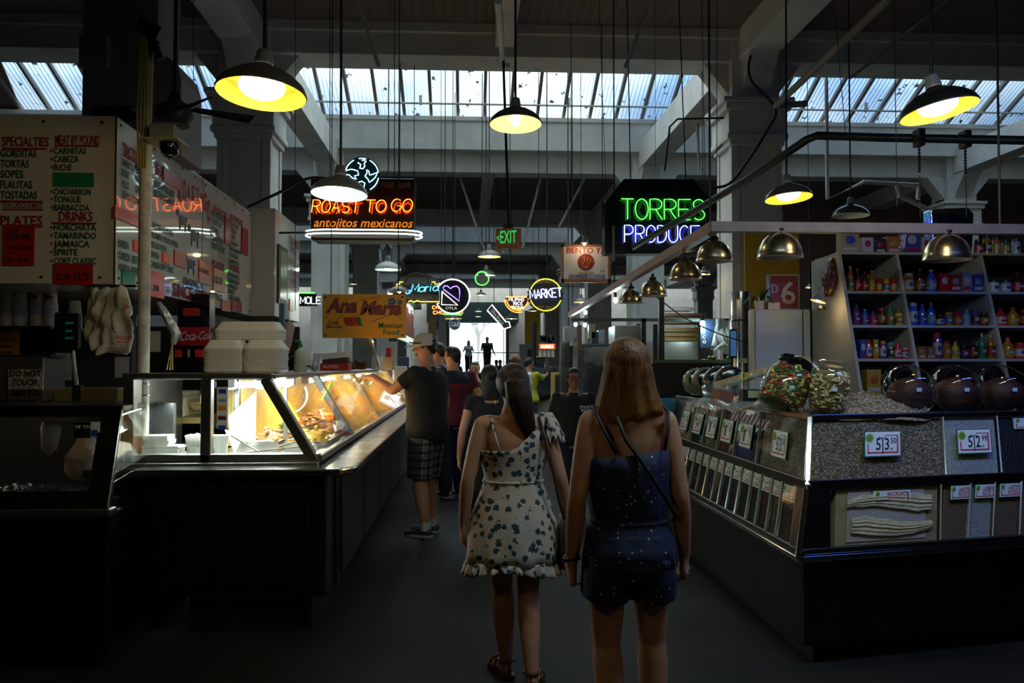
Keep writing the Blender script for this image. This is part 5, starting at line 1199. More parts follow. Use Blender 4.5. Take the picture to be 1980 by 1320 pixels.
for k, (a, b) in enumerate(((C0, C1), (C1, C2))):
    o = V(.10, .10, 0)
    for rx, ry in ((0, 5.76), (2.35, YE + .38)):
        ea, eb = (a + o + U * (FL - .2), b + o + U * (FL - .2)) if rx == 0 else (V(2.35, a.y + .25, 0), V(2.35, b.y + .25, 0))
        A = [a + o, ea, V(ea.x, ry, 0), V(a.x + .1, ry, 0)]; B = [b + o, eb, V(eb.x, ry, 0), V(b.x + .1, ry, 0)]
        for p in B: p.z = b.z - (.03 if k else 0)
        for p in A: p.z = a.z + .01
        m.add(A + B, [(3,2,1,0), (4,5,6,7), (0,1,5,4), (1,2,6,5), (2,3,7,6), (3,0,4,7)])
m.build('carcass', BLACK, t)
def frame_bar(a, b, w=.028, h=.03, mt=None, nm='frame_bar', out=(0, 0, 0)):
    MB().bar(V(*a) + V(*out), V(*b) + V(*out), w, h, up=(0, 0, 1)).build(nm, mt or FRM, t, bevel=.004)
for tier in (0, 1):
    for f in (0, 1):
        frame_bar(LF(tier, 4.30 + (.12 if tier else 0), f), LF(tier, YE, f)); frame_bar(FF(tier, 0, f), FF(tier, FL, f))
frame_bar(C1, C2, .03, .035, POLISH, 'corner_post'); frame_bar(C0, C1, .03, .035, POLISH, 'corner_post')
# steel filler panels either side of the lower corner
MB().slab([LF(0, 4.33, 0), LF(0, 4.45, 0), LF(0, 4.45, 1), LF(0, 4.34, 1)], .01, NL0).build('corner_panel', STEELD, t)
MB().slab([FF(0, 0.01, 0), FF(0, .17, 0), FF(0, .13, 1), FF(0, 0.01, 1)], .01, FN).build('corner_panel', STEELD, t)
# end board in teal
MB().box((1.62, YE + .39, .05), (2.36, YE + .43, 1.24)).build('end_board', mat('teal_board', (.05,.22,.30), .5), t)
# grain materials
G = {
 'pinto beans': grain('pinto_beans', [(.28,.20,.12), (.42,.32,.20), (.20,.13,.07), (.55,.45,.31)], 85, stretch=(1, 1.5, 1.5)),
 'speckled beans': grain('speckled_beans', [(.35,.30,.2), (.55,.48,.36), (.2,.15,.1)], 80),
 'black beans': grain('black_beans', [(.012,.01,.012), (.02,.015,.02)], 90),
 'yellow corn': grain('yellow_corn', [(.6,.42,.06), (.7,.52,.12), (.5,.3,.04)], 90),
 'green lentils': grain('green_lentils', [(.30,.26,.06), (.38,.33,.10), (.22,.18,.05)], 130),
 'red beans': grain('red_beans', [(.12,.015,.015), (.18,.03,.025)], 90),
 'white rice': grain('white_rice', [(.72,.72,.66), (.60,.60,.55), (.8,.8,.74)], 210),
 'brown rice': grain('brown_rice', [(.36,.22,.12), (.28,.16,.08)], 210),
 'dark chili pods': grain('dark_chili', [(.06,.012,.008), (.03,.008,.006), (.10,.02,.01)], 40),
 'black prunes': grain('black_prunes', [(.01,.008,.008), (.02,.012,.01)], 45),
 'amber raisins': grain('amber_raisins', [(.20,.10,.015), (.12,.05,.01)], 60),
}
SIGNW = mat('sign_face_white', (.72,.80,.80), .35); SIGNG = mat('sign_green_edge', (.01,.12,.06), .4); SIGNR = mat('sign_red_line', (.45,.02,.03), .4); EMB = mat('emblem_green', (.10,.28,.03), .4); EMY = mat('emblem_yellow', (.55,.55,.03), .4)
def price_sign(parent, c, xd, yd, w, h, big=None, small=None, unit=None, lines=None):
    c = V(*c); xd = xd.normalized(); yd = yd.normalized(); n = xd.cross(yd)
    P = lambda u, v, d: c + xd * u * w + yd * v * h + n * d
    def q(x0, y0, x1, y1, d, th=.001): return MB().slab([P(x0, y0, d), P(x1, y0, d), P(x1, y1, d), P(x0, y1, d)], th, n)
    s = q(-.53, -.54, .53, .54, 0, .003).build('price_sign', SIGNG, parent)
    q(-.5, -.5, .5, .5, .0035).build('face', SIGNW, s, )
    r = MB()
    for x0, y0, x1, y1 in ((-.44, -.40, .44, -.34), (.40, -.40, .44, .36), (-.44, -.40, -.41, .0), (0.05, .33, .44, .36)): r.slab([P(x0, y0, .005), P(x1, y0, .005), P(x1, y1, .005), P(x0, y1, .005)], .001, n)
    if lines:
        for i, (tx, sc) in enumerate(lines): r.text(tx, P(-.12 if len(lines) > 1 or w > .15 else -.3, .02 - i * .30, .0055), xd, yd, h * sc, maxw=w * .5)
    r.build('red_lettering', SIGNR, s)
    if big:
        k = MB(); k.text(big, P(-.20, -.26, .0055), xd, yd, h * .50, width=w * (.38 if len(big) > 1 else .16)); k.text(small, P(.22, .0, .0055), xd, yd, h * .24, width=w * .17); k.text(unit or 'LB', P(.2, -.27, .0055), xd, yd, h * .09)
        k.text('Beans', P(-.12, .2, .0055), xd, yd, h * .1, maxw=w*.4); k.build('black_lettering', INK, s)
    e = MB(); e.lathe([(.001, 0), (min(w, h) * .17, 0), (min(w, h) * .19, .001)], (0, 0, 0), 18); Mx = Matrix((xd, yd, n)).transposed(); cc = P(-.38, .25, .006); e.v = [cc + Mx @ v for v in e.v]; e.build('emblem', EMY, s)
    e = MB(); e.lathe([(.001, 0.002), (min(w, h) * .14, 0.002)], (0, 0, 0), 14); e.v = [cc + Mx @ v for v in e.v]; e.build('emblem_centre', EMB, s)
def binbox(name, label, quad, nrm, mt, group, glassy=True, fill=1.0):
    # quad: bl, br, tr, tl on the sloping face
    t = thing(name, label, 'bin', quad[0], 0, group)
    c = sum(quad, V(0, 0, 0)) / 4
    inn = [p + (c - p) * .02 - nrm * .018 for p in quad]
    if fill < 1: inn[2] = inn[1] + (inn[2] - inn[1]) * fill; inn[3] = inn[0] + (inn[3] - inn[0]) * fill
    MB().slab(inn, .05, -nrm).build('grain', mt, t)
    if glassy: MB().slab(quad, .003, nrm).build('pane', GLASS, t)
    MB().bar(quad[1] + nrm * .004, quad[2] + nrm * .004, .008, .012).build('divider', mat('clear_divider', (.35,.42,.38), .2, .3), t)
    return t, c
# upper left face
ymid = lambda px: atx(px, 900, 1.80).y
dv = [1573, 1462, 1418, 1386, 1357, 1331, 1306]
kinds = ['pinto beans', 'black beans', 'red beans', 'green lentils', 'black beans', 'yellow corn']
names = ['big bin of pinto beans on the aisle side next to the stand corner', 'narrow bin of black beans with 1.75 sign on the aisle side', 'narrow bin of dark red beans with 1.50 sign on the aisle side', 'narrow bin of green lentils with glowing reflection on its sign', 'narrow bin of black beans with faint 5.45 sign', 'farthest narrow bin of yellow corn with 2.25 sign']
pr = [('3', '50'), ('1', '75'), ('1', '50'), ('1', '25'), ('54', '5'), ('2', '25')]
for i in range(6):
    ya = 4.44 if i == 0 else ymid(dv[i]); yb = ymid(dv[i + 1])
    quad = [LF(1, yb - .008, .04), LF(1, ya + .008, .04), LF(1, ya + .008, .96), LF(1, yb - .008, .96)]
    b, c = binbox('bean_bin', names[i], quad, NL1, G[kinds[i]], 'bean bins on the aisle side')
    w = min(.22, (yb - ya) * .80); price_sign(b, c + NL1 * .012 - V(0, 0, .01), V(0, -1, 0), quad[3] - quad[0], w, .155 if i else .16, *([('5|3', '50'), ('1', '75'), ('1', '50'), ('1', '25'), ('54', '5'), ('2', '25')][i]))
# lower left face, narrow bins
dl = [1557, 1526, 1506, 1484, 1465, 1444, 1426, 1409, 1396, 1379, 1365, 1351, 1338, 1320, 1305]
lk = ['dark chili pods', 'amber raisins', 'dark chili pods', 'black prunes', 'black prunes', 'dark chili pods', 'black prunes', 'dark chili pods', 'black beans', 'dark chili pods', 'black beans', 'red beans', 'black beans', 'black prunes']
od = ['first', 'second', 'third', 'fourth', 'fifth', 'sixth', 'seventh', 'eighth', 'ninth', 'tenth', 'eleventh', 'twelfth', 'thirteenth', 'fourteenth']
tagw = [('CHILE', 'NEGRO'), ('CHILE', 'GUAJILLO'), ('CHILE', 'ANCHO'), ('CHILE', 'PASILLA')]
for i in range(14):
    ya = atx(dl[i], 905, 1.80).y; yb = atx(dl[i + 1], 905, 1.80).y
    quad = [LF(0, yb - .004, .04), LF(0, ya + .004, .04), LF(0, ya + .004, .96), LF(0, yb - .004, .96)]
    b, c = binbox('dried_chili_bin', 'narrow lower bin of %s, %s from the stand corner' % (lk[i], od[i]), quad, NL0, G[lk[i]], 'narrow lower bins on the aisle side')
    cc = (quad[2] + quad[3]) / 2 - V(0, 0, .055) + NL0 * .01
    price_sign(b, cc, V(0, -1, 0), quad[3] - quad[0], (yb - ya) * .72, .085, lines=[(tagw[i % 4][0], .18), (tagw[i % 4][1], .16)])
# front face upper
D = lambda px, tier, f: None
def dpx(px, tier):      # distance along the front at the given pixel column
    a = (C1 if tier else C0 + V(.02, .03, .03)); r_ = ray(px, 900); k = r_.x / r_.y
    return (k * a.y - a.x) / (U.x - k * U.y)
fr = [(1592, 1828, 'pinto beans', 'big front bin of pinto beans with 3.50 sign under the dark jars', ('5|3', '50')), (1832, 1936, 'white rice', 'pale front bin with 2.99 sign lit blue', ('5|2', '99')), (1940, 2060, 'black beans', 'dark front bin at the right edge glowing blue', None)]
for x0, x1, kd, lb, ps in fr:
    d0, d1 = dpx(x0, 1), dpx(x1, 1)
    if x0 == 1592: d0 = .04
    quad = [FF(1, d0, .04), FF(1, d1, .04), FF(1, d1, .96), FF(1, d0, .96)]
    b, c = binbox('bean_bin', lb, quad, FN1, G[kd], 'bean bins on the front')
    if ps: price_sign(b, c + FN1 * .012 + V(0, 0, .015), U, quad[3] - quad[0], .225, .145, *ps)
    else:
        price_sign(b, (quad[2] + quad[3]) / 2 - V(0, 0, .05) + FN1 * .012, U, quad[3] - quad[0], .25, .07, lines=[('COSTENO', .4)])
# bacalao case
d0, d1 = dpx(1614, 0), dpx(1815, 0); quad = [FF(0, d0, .05), FF(0, d1, .05), FF(0, d1 - .02, .95), FF(0, d0 - .03, .95)]
b, c = binbox('salt_fish_case', 'glass case of pale dried salt fish on the lower front', quad, FN, mat('straw_paper', (.42,.34,.16), .7, noise=.2), None)
k2 = [quad[0] + (quad[1] - quad[0]) * .05, quad[0] + (quad[1] - quad[0]) * .93, quad[3] + (quad[2] - quad[3]) * .9, quad[3] + (quad[2] - quad[3]) * .06]
MB().slab([p + (c - p) * .12 - FN * .014 for p in k2], .002, FN).build('paper_liner', mat('pinkish_paper', (.50,.42,.42), .7), b)
FISH = mat('dried_cod', (.62,.55,.34), .6, noise=.25, nscale=14, bump=.5, bscale=30)
for vv, tip, flip in ((.72, .1, 1), (.28, -.06, -1)):
    fsh = MB(); k = 13; xd = (quad[1] - quad[0]); yd = (quad[3] - quad[0]); rows = []; rr = random.Random(vv)
    up_, lo_ = [], []
    for i in range(k):
        u = i / (k - 1); uu = .1 + u * .82 if flip > 0 else .92 - u * .78
        wd = (.09 + .16 * u ** .8) if u < .9 else .18; cy = vv + .04 * math.sin(u * 5) * flip
        up_.append(quad[0] + xd * uu + yd * (cy + wd * .8 + rr.uniform(-.015, .015))); lo_.append(quad[0] + xd * uu + yd * (cy - wd * .7 + rr.uniform(-.015, .015)))
    ring_ = [p - FN * .008 for p in up_ + lo_[::-1]]; fsh.slab(ring_, .012, FN); fo = fsh.build('dried_fish', FISH, b, bevel=.004)
    rg = MB(); mid = [((a_ + b_) / 2) + FN * .006 for a_, b_ in zip(up_, lo_)]; rg.tube(mid, .006, 6); rg.tube([(a_ * .7 + b_ * .3) + FN * .005 for a_, b_ in zip(up_, lo_)], .004, 6); rg.tube([(a_ * .25 + b_ * .75) + FN * .005 for a_, b_ in zip(up_, lo_)], .004, 6); rg.build('ridge', FISH, fo, smooth=True)
price_sign(b, (quad[2] + quad[3]) / 2 - V(0, 0, .055) + FN * .012, U, quad[3] - quad[0], .24, .065, lines=[('BACALAO', .36), ('SIN HUESO', .24)])
for x0, x1, kd, lb, l1, l2 in ((1820, 1868, 'brown rice', 'lower front bin of parboiled brown rice beside the salt fish', 'ARROZ', 'PRECOCIDO'), (1868, 1916, 'white rice', 'lower front bin of pale jasmine rice', 'JAZMIN', 'RICE'), (1916, 1968, 'brown rice', 'lower front bin of whole grain rice right of the jasmine rice', 'ARROZ', 'INTEGRAL'), (1968, 2020, 'brown rice', 'lower front bin of rice cut by the right frame edge', 'ARROZ', 'BOMBA')):
    d0, d1 = dpx(x0, 0), dpx(x1, 0); quad = [FF(0, d0, .05), FF(0, d1, .05), FF(0, d1, .95), FF(0, d0, .95)]
    b, c = binbox('rice_bin', lb, quad, FN, G[kd], 'rice bins on the lower front')
    price_sign(b, (quad[2] + quad[3]) / 2 - V(0, 0, .05) + FN * .012, U, quad[3] - quad[0], (d1 - d0) * .8, .075, lines=[(l1, .28), (l2, .26)])
# bean mound on top
m = MB(); c = at(1668, 800, 5.0); c.z = 1.24
k = 22
for i in range(k + 1):
    pass
vs_ = []; fs = []
for i in range(13):
    for j in range(32):
        r_ = i / 12; a = 2 * PI * j / 32; vs_.append(c + V(.44 * r_ * math.cos(a), .32 * r_ * math.sin(a), .155 * (1 - r_) ** .9 + .006 * math.sin(7 * a + i)))
for i in range(12):
    for j in range(32): fs.append((i*32 + j, i*32 + (j+1) % 32, (i+1)*32 + (j+1) % 32, (i+1)*32 + j))
m.add(vs_, fs); m.solo('bean_mound', G['speckled beans'], 'loose heap of speckled beans on top of the stand between the jars', 'beans', kind='stuff', smooth=2)
rr = random.Random(12); m = MB()
for i in range(260):
    a = rr.uniform(0, 2*PI); r_ = math.sqrt(rr.random()); p = c + V(.43 * r_ * math.cos(a), .31 * r_ * math.sin(a), .158 * (1 - r_) ** .9 + .004)
    m.ell(p, (.007, .0045, .004), 6, 4, Matrix.Rotation(rr.uniform(0, 3), 3, 'Z'))
m.solo('loose_beans', mat('pale_bean', (.55,.45,.33), .4), 'scattered pale beans lying over the bean heap', 'beans', kind='stuff', smooth=2)
# big jars
JG = glass('jar_glass', (.96,.98,.97), 1.9, .02)
def jar(px, py, Y, wpx, hpx, tiltx, tilty, label, fills, lid=BLACKG, seed=0, barrel=False, lump=None):
    p = at(px, py, Y); k = Y / F; r = wpx * k / 2; h = hpx * k
    M3 = Matrix.Rotation(tilty, 3, 'Y') @ Matrix.Rotation(tiltx, 3, 'X')
    t = thing('storage_jar', label, 'jar', p - V(0, 0, h / 2), 0, 'big glass jars on the stand')
    prof = [(0, -.5), (.55, -.5), (.85, -.44), (.98, -.25), (1, 0), (.97, .22), (.82, .40), (.66, .46), (.66, .5)]
    MB().lathe([(a * r, b * h) for a, b in prof], p, 36, M3).build('glass', JG, t, smooth=2)
    MB().lathe([(0, h * .5), (r * .7, h * .5), (r * .72, h * .52), (r * .72, h * .60), (r * .6, h * .62), (0, h * .62)], p, 30, M3).build('lid', lid, t, smooth=True)
    if tiltx < -.5: MB().ell(p - V(0, 0, r * .22), (r * .93, r * .9, r * .72), 24, 14).build('contents', fills, t, smooth=2)
    else: MB().lathe([(a * r * .93, b * h * .93) for a, b in prof[:7]] + [(0, h * .33)], p, 24, M3).build('contents', fills, t, smooth=2)
    if lump:
        rr = random.Random(seed)
        for li, lm in enumerate(lump):
            m = MB()
            for i in range(120):
                u_ = rr.uniform(-.95, .85); an = rr.uniform(PI, 2 * PI); rad = r * .83 * (1 - abs(u_) ** 3 * .28); q = p + M3 @ V(math.cos(an) * rad, math.sin(an) * rad, u_ * h * .43)
                mm = Matrix.Rotation(rr.uniform(0, 3), 3, 'Z') @ Matrix.Rotation(rr.uniform(0, 3), 3, 'X')
                R0 = rr.uniform(.012, .022)
                pts = [q + mm @ V(R0 * math.cos(a * 1.1), R0 * math.sin(a * 1.1), 0) for a in range(5)]; m.tube(pts, R0 * .38, 6)
            m.build('pieces', lm, t, smooth=2)
    MB().slab([p + V(-.03 * 1, -r * 1.01, -.01), p + V(.0, -r * 1.01, -.01), p + V(.0, -r * 1.01, .012), p + V(-.03, -r * 1.01, .012)], .001, V(0, -1, 0)).build('label', SIGNW, t)
    return t
PEP = [mat('pale_chili_piece', (.60,.58,.18), .4), mat('red_pepper_piece', (.45,.05,.02), .35), mat('green_pepper_piece', (.06,.18,.04), .35)]
jar(1519, 748, 5.0, 92, 96, math.radians(-12), math.radians(28), 'glass jar of mixed yellow red and green peppers', mat('brine_dark', (.10,.10,.03), .4), seed=3, lump=PEP)
jar(1603, 752, 4.85, 76, 92, math.radians(8), math.radians(4), 'glass jar of pale curled chips beside the bean heap', mat('chip_dark', (.22,.14,.05), .5), lid=JG, seed=5, lump=[mat('curled_chip', (.68,.56,.28), .5), _mats['curled_chip'] if 'curled_chip' in _mats else None][:1])
for i, px in enumerate((1758, 1848, 1938)):
    jar(px, 752, 5.0 + .09 * i, 92, 88, math.radians(-70), math.radians(0), ['left dark red jar on the right half of the stand top', 'middle of three dark jars on the stand top', 'dark jar with small white label at the right edge'][i], mat('dark_red_spice', (.045,.009,.007), .6, noise=.4, nscale=40), seed=i)
for i, (px, c_) in enumerate(((1346, (.30,.25,.12)), (1365, (.22,.17,.10)), (1388, (.05,.03,.03)), (1412, (.03,.02,.02)))):
    jar(px, 737, 7.1 - i * .32, 52 + i * 4, 48, math.radians(80), math.radians(-28), ['farthest leaning jar of tan seeds in the row of four', 'second jar of brown seeds in the row of four', 'third jar, dark, in the row of four leaning jars', 'nearest dark jar in the row of four beside the plastic'][i], mat('jar_seed_%d' % i, c_, .6), seed=i)
# wooden box in plastic, with thin plastic sheeting
t = thing('wooden_box', 'long pale wooden box wrapped in clear plastic behind the jars', 'box', at(1500, 770, 5.6))
a, b = at(1388, 745, 5.9), at(1560, 695, 5.4); MB().bar(a, b, .12, .045).build('board', mat('pale_pine', (.55,.38,.16), .5, noise=.15), t, bevel=.004)
MB().cbox(at(1395, 770, 5.7), (.10, .1, .11), .3, 0, .25).build('end_block', mat('brown_box', (.25,.10,.05), .5), t)
PL = mat('thin_film', (.30,.40,.45), .12); 
def film():
    m_, nt, b_, out = nodes_mat('plastic_film'); nt.nodes.remove(b_)
    tr = nt.nodes.new('ShaderNodeBsdfTransparent'); g_ = nt.nodes.new('ShaderNodeBsdfGlossy'); g_.inputs['Roughness'].default_value = .15; df = nt.nodes.new('ShaderNodeBsdfDiffuse'); df.inputs[0].default_value = (.6,.72,.78,1)
    n_ = nt.nodes.new('ShaderNodeTexNoise'); n_.inputs['Scale'].default_value = 12; nt.links.new(texco(nt), n_.inputs['Vector'])
    f_ = ramp(nt, n_.outputs['Fac'], [(.4, (.15,.15,.15)), (.65, (.7,.7,.7))]); a_ = nt.nodes.new('ShaderNodeMixShader'); b2 = nt.nodes.new('ShaderNodeMixShader'); b2.inputs[0].default_value = .35
    nt.links.new(df.outputs[0], b2.inputs[1]); nt.links.new(g_.outputs[0], b2.inputs[2]); nt.links.new(f_, a_.inputs[0]); nt.links.new(tr.outputs[0], a_.inputs[1]); nt.links.new(b2.outputs[0], a_.inputs[2]); nt.links.new(a_.outputs[0], out.inputs[0]); return m_
FILM = film()
def sheet(outline, Y, parent, name='plastic_sheet', mt=None, amp=.035, seed=0):
    # crumpled film following a strip of pixel points (top row, bottom row)
    top, bot = outline; n = len(top); m = MB(); vs_ = []; rows = 7
    for r_ in range(rows):
        f = r_ / (rows - 1)
        for i in range(n):
            for sub in range(4 if i < n - 1 else 1):
                g = sub / 4; i2 = min(i + 1, n - 1)
                x = (top[i][0] * (1-g) + top[i2][0] * g) * (1-f) + (bot[i][0] * (1-g) + bot[i2][0] * g) * f; y = (top[i][1] * (1-g) + top[i2][1] * g) * (1-f) + (bot[i][1] * (1-g) + bot[i2][1] * g) * f
                YY = Y[0] + (Y[1] - Y[0]) * ((i + g) / (n - 1)); p = at(x, y, YY); q = mnoise.noise_vector(p * 22 + V(seed, 0, 0)); vs_.append(p + q * amp)
    w = (n - 1) * 4 + 1
    for r_ in range(rows - 1):
        for i in range(w - 1): m.f.append([r_*w + i, r_*w + i + 1, (r_+1)*w + i + 1, (r_+1)*w + i]); m.m.append(0)
    m.v = vs_; return m.build(name, mt or FILM, parent, smooth=2)
sheet(([(1365, 735), (1400, 740), (1440, 725), (1500, 708), (1560, 690), (1580, 700)], [(1355, 780), (1385, 790), (1430, 795), (1480, 780), (1520, 760), (1600, 740)]), (5.85, 5.3), t)
sheet(([(1330, 768), (1370, 772), (1440, 778), (1480, 776)], [(1330, 778), (1365, 792), (1430, 796), (1490, 796)]), (5.8, 5.1), t, seed=4)
t = thing('table_scale', 'small black scale with lit pale display and yellow topped pole', 'scale', at(1455, 790, 5.2))
a, b = at(1437, 776, 5.2), at(1472, 752, 5.2); MB().box((a.x, 5.2, a.z), (b.x, 5.3, b.z)).build('case', BLACK, t, bevel=.004)
a, b = at(1447, 769, 5.19), at(1471, 755, 5.19); MB().box((a.x, 5.19, a.z), (b.x, 5.2, b.z)).build('display', mat('lcd_cream', (.55,.58,.42), .3), t)
MB().tube([at(1437, 770, 5.25), at(1437, 700, 5.25)], .008, 8).build('pole', STEEL, t); p = at(1437, 697, 5.25); MB().cbox(p, (.04, .03, .03)).build('pole_cap', mat('olive_cap', (.2,.2,.05), .5), t)
q = MB(); ring(q, at(1437, 727, 5.22), .022, .004, 0, 360, 16); q.build('yellow_ring', EMY, t)
# ================================================================== light rail with spun domes
RX0, RY0, RZ = 1.69, 5.7, 2.49
t = thing('lamp_rail', 'painted steel rail frame carrying the aluminium dome lamps', 'rail', (RX0, RY0, 2.3))
MB().box((RX0 - .03, RY0 - .035, RZ - .035), (5.2, RY0 + .035, RZ + .035)).build('front_bar', mat('tan_grey_paint', (.28,.24,.20), .5, noise=.2), t, bevel=.004)
m = MB().bar((RX0, RY0, RZ), (RX0, 13.7, 2.37), .07, .075); m.build('side_bar', mat('reddish_paint', (.34,.24,.22), .5, noise=.2), t, bevel=.004)
for i, (y, px) in enumerate(((RY0 + .1, 0), (9.6, 0), (13.4, 0))): MB().tube([(RX0, y, RZ), (RX0, y, ceilz(y) + .02)], .008, 6).build('hanger', BLACK, t)
for x in (3.7, 5.0): MB().tube([(x, RY0, RZ), (x, RY0, ceilz(RY0) + .02)], .008, 6).build('hanger', BLACK, t)
def dome(p, r, label, i):
    t = thing('dome_lamp', label, 'dome lamp', p, 0, 'aluminium dome lamps on the rail')
    pr_ = [(1.03, 0), (1.0, .02), (.98, .2), (.90, .5), (.74, .8), (.5, 1.02), (.3, 1.12), (.22, 1.15)]
    MB().lathe([(a * r, b * r) for a, b in pr_], p, 40).build('shade', ALU, t, smooth=2)
    MB().lathe([(a * r * .98, b * r - .003) for a, b in pr_], p, 40).build('inner_shade', WHITE, t, smooth=2)
    MB().lathe([(.22*r, 1.15*r), (.26*r, 1.2*r), (.26*r, 1.3*r), (.1*r, 1.4*r), (.1*r, 1.6*r)], p, 14, cap=True).build('socket', BLACK, t, smooth=True)
rim = at(1510, 498, RY0).z
dome(V(X_(1510, RY0), RY0, rim), .152, 'dome lamp below the front bar before the yellow wall', 0); dome(V(X_(1834, RY0), RY0, rim - .01), .158, 'dome lamp below the front bar before the grocery shelves', 1)
for i, (px, py, lb) in enumerate(((1382, 505, 'nearest dome lamp on the receding side bar'), (1326, 540, 'second dome lamp along the receding side bar'), (1263, 572, 'third dome lamp along the receding side bar'), (1221, 585, 'farthest dome lamp along the receding side bar'))):
    y = RX0 * F / (px - 900); y = {0: 5.95, 1: 6.65, 2: 7.85, 3: 8.9}[i]; dome(V(X_(px, y), y, at(px, py, y).z), .13, lb, i + 2)
# small cold bulbs
for i, (px, py, Y, lb) in enumerate(((1190, 580, 9.8, 'bright white bare bulb under the side bar'), (1113, 627, 13.5, 'left bare bulb of the far pair under the bar'), (1131, 628, 13.2, 'right bare bulb of the far pair under the bar'), (1358, 625, 9.5, 'bright white bare bulb over the wooden boxes'), (1132, 604, 12.8, 'tiny bulb at the far end of the side bar'))):
    p = at(px, py, Y); t = thing('bare_bulb', lb, 'bulb', p, 0, 'bare bulbs'); MB().ell(p, (.028, .028, .035), 12, 10).build('glass', glow('coldbulb', (.75, 1, 1), 12), t, smooth=True)
    MB().lathe([(.016, .03), (.018, .08), (.006, .09)], p, 10, cap=True).build('socket', BLACK, t)
    MB().tube([p + V(0, 0, .085), V(p.x, p.y, 2.40 if i != 3 else 2.2)] + ([V(RX0, p.y, 2.40)] if i != 3 else []), .004, 6).build('wire', BLACK, t)
    l = lamp_light('bulb_light', 'POINT', (0, 0, -.06), 7.0, (.7, 1, 1), .03); l.parent = t
# ================================================================== grocery shelves
SH = mat('grey_white_shelf', (.34,.34,.32), .5, noise=.08)
def lean(z): return 6.2 + .4 * (z - 1.2) / 1.25
t = thing('grocery_shelf', 'tall leaning white shelf unit stocked with bottles and jars', 'shelf', (3.6, 6.9, 0))
UX = [2.975, 3.43, 4.12, 4.85]
m = MB().slab([(2.95, lean(0), 0), (2.95, 7.15, 0), (2.95, 7.15, 2.43), (2.95, lean(2.45), 2.45)], .025, V(1, 0, 0)); m.build('side_panel', SH, t)
for x in UX[1:]: MB().slab([(x - .012, lean(0), 0), (x - .012, 7.1, 0), (x - .012, 7.1, 2.43), (x - .012, lean(2.45), 2.45)], .024, V(1, 0, 0)).build('upright', SH, t)
m = MB().box((2.95, 7.12, 0), (4.86, 7.15, 2.44)); m.build('back_panel', mat('dark_shelf_back', (.05,.05,.06), .7), t)
SZ = [2.45, 2.13, 1.86, 1.60, 1.33]
for z in SZ: MB().box((2.976, lean(z) - .0, z - .02), (4.86, 7.12, z)).build('shelf_board', SH, t)
PC = {}
def pc(c):
    c = tuple(x * .6 for x in c)
    k = 'pack_%d_%d_%d' % tuple(int(x * 99) for x in c); return mat(k, c, .35)
CN = {'red': (.42,.02,.02), 'yellow': (.50,.34,.03), 'blue': (.03,.08,.42), 'dark brown': (.04,.015,.01), 'white': (.55,.55,.52), 'green': (.03,.16,.05), 'orange': (.50,.14,.02), 'purple': (.14,.03,.16), 'black': (.01,.01,.012), 'amber': (.28,.12,.015), 'pale blue': (.2,.32,.45)}
def product(kind, x, y, z, w, h, body, lab, label, cap='red'):
    t = thing({'bottle': 'bottle', 'jar': 'food_jar', 'box': 'carton', 'can': 'tin_can', 'bag': 'bag'}[kind], label, {'bottle': 'bottle', 'jar': 'jar', 'box': 'box', 'can': 'can', 'bag': 'bag'}[kind], (x, y, z), 0, 'groceries on the leaning shelf')
    r = w / 2; p = V(x, y, z); gl = mat('gl_' + body.replace(' ', '_'), CN[body], .08)
    if kind == 'bottle':
        MB().lathe([(0, 0), (r, 0), (r, h*.55), (r*.85, h*.65), (r*.35, h*.82), (r*.33, h*.93)], p, 16).build('glass', gl, t, smooth=True); MB().lathe([(r*.4, h*.92), (r*.4, h), (0, h)], p, 12).build('cap', pc(CN[cap]), t)
        MB().lathe([(r*1.02, h*.12), (r*1.02, h*.5)], p, 16).build('label', pc(CN[lab]), t, smooth=True)
        MB().box((x - r*.5, y - r*1.08, z + h*.25), (x + r*.5, y - r*1.0, z + h*.34)).build('label_mark', pc(CN['white' if lab != 'white' else 'red']), t)
    elif kind in ('jar', 'can'):
        MB().lathe([(0, 0), (r, 0), (r, h*.78), (r*.8, h*.86)], p, 16).build('glass', gl, t, smooth=True); MB().lathe([(r*.86, h*.84), (r*.86, h), (0, h)], p, 14).build('cap', pc(CN[cap]), t)
        MB().lathe([(r*1.02, h*.15), (r*1.02, h*.62)], p, 16).build('label', pc(CN[lab]), t, smooth=True)
        MB().ell(p + V(0, -r, h*.4), (r*.5, .003, h*.12), 12, 6).build('label_mark', pc(CN['white' if lab != 'white' else 'blue']), t)
    else:
        MB().box((x - r, y - .04, z), (x + r, y + .05, z + h)).build('carton', pc(CN[body]), t)
        MB().ell(p + V(0, -.041, h*.6), (r*.6, .003, h*.2), 12, 6).build('label_mark', pc(CN[lab]), t); MB().box((x - r*.8, y - .043, z + h*.12), (x + r*.8, y - .04, z + h*.28)).build('label', pc(CN['white' if lab != 'white' else 'red']), t)
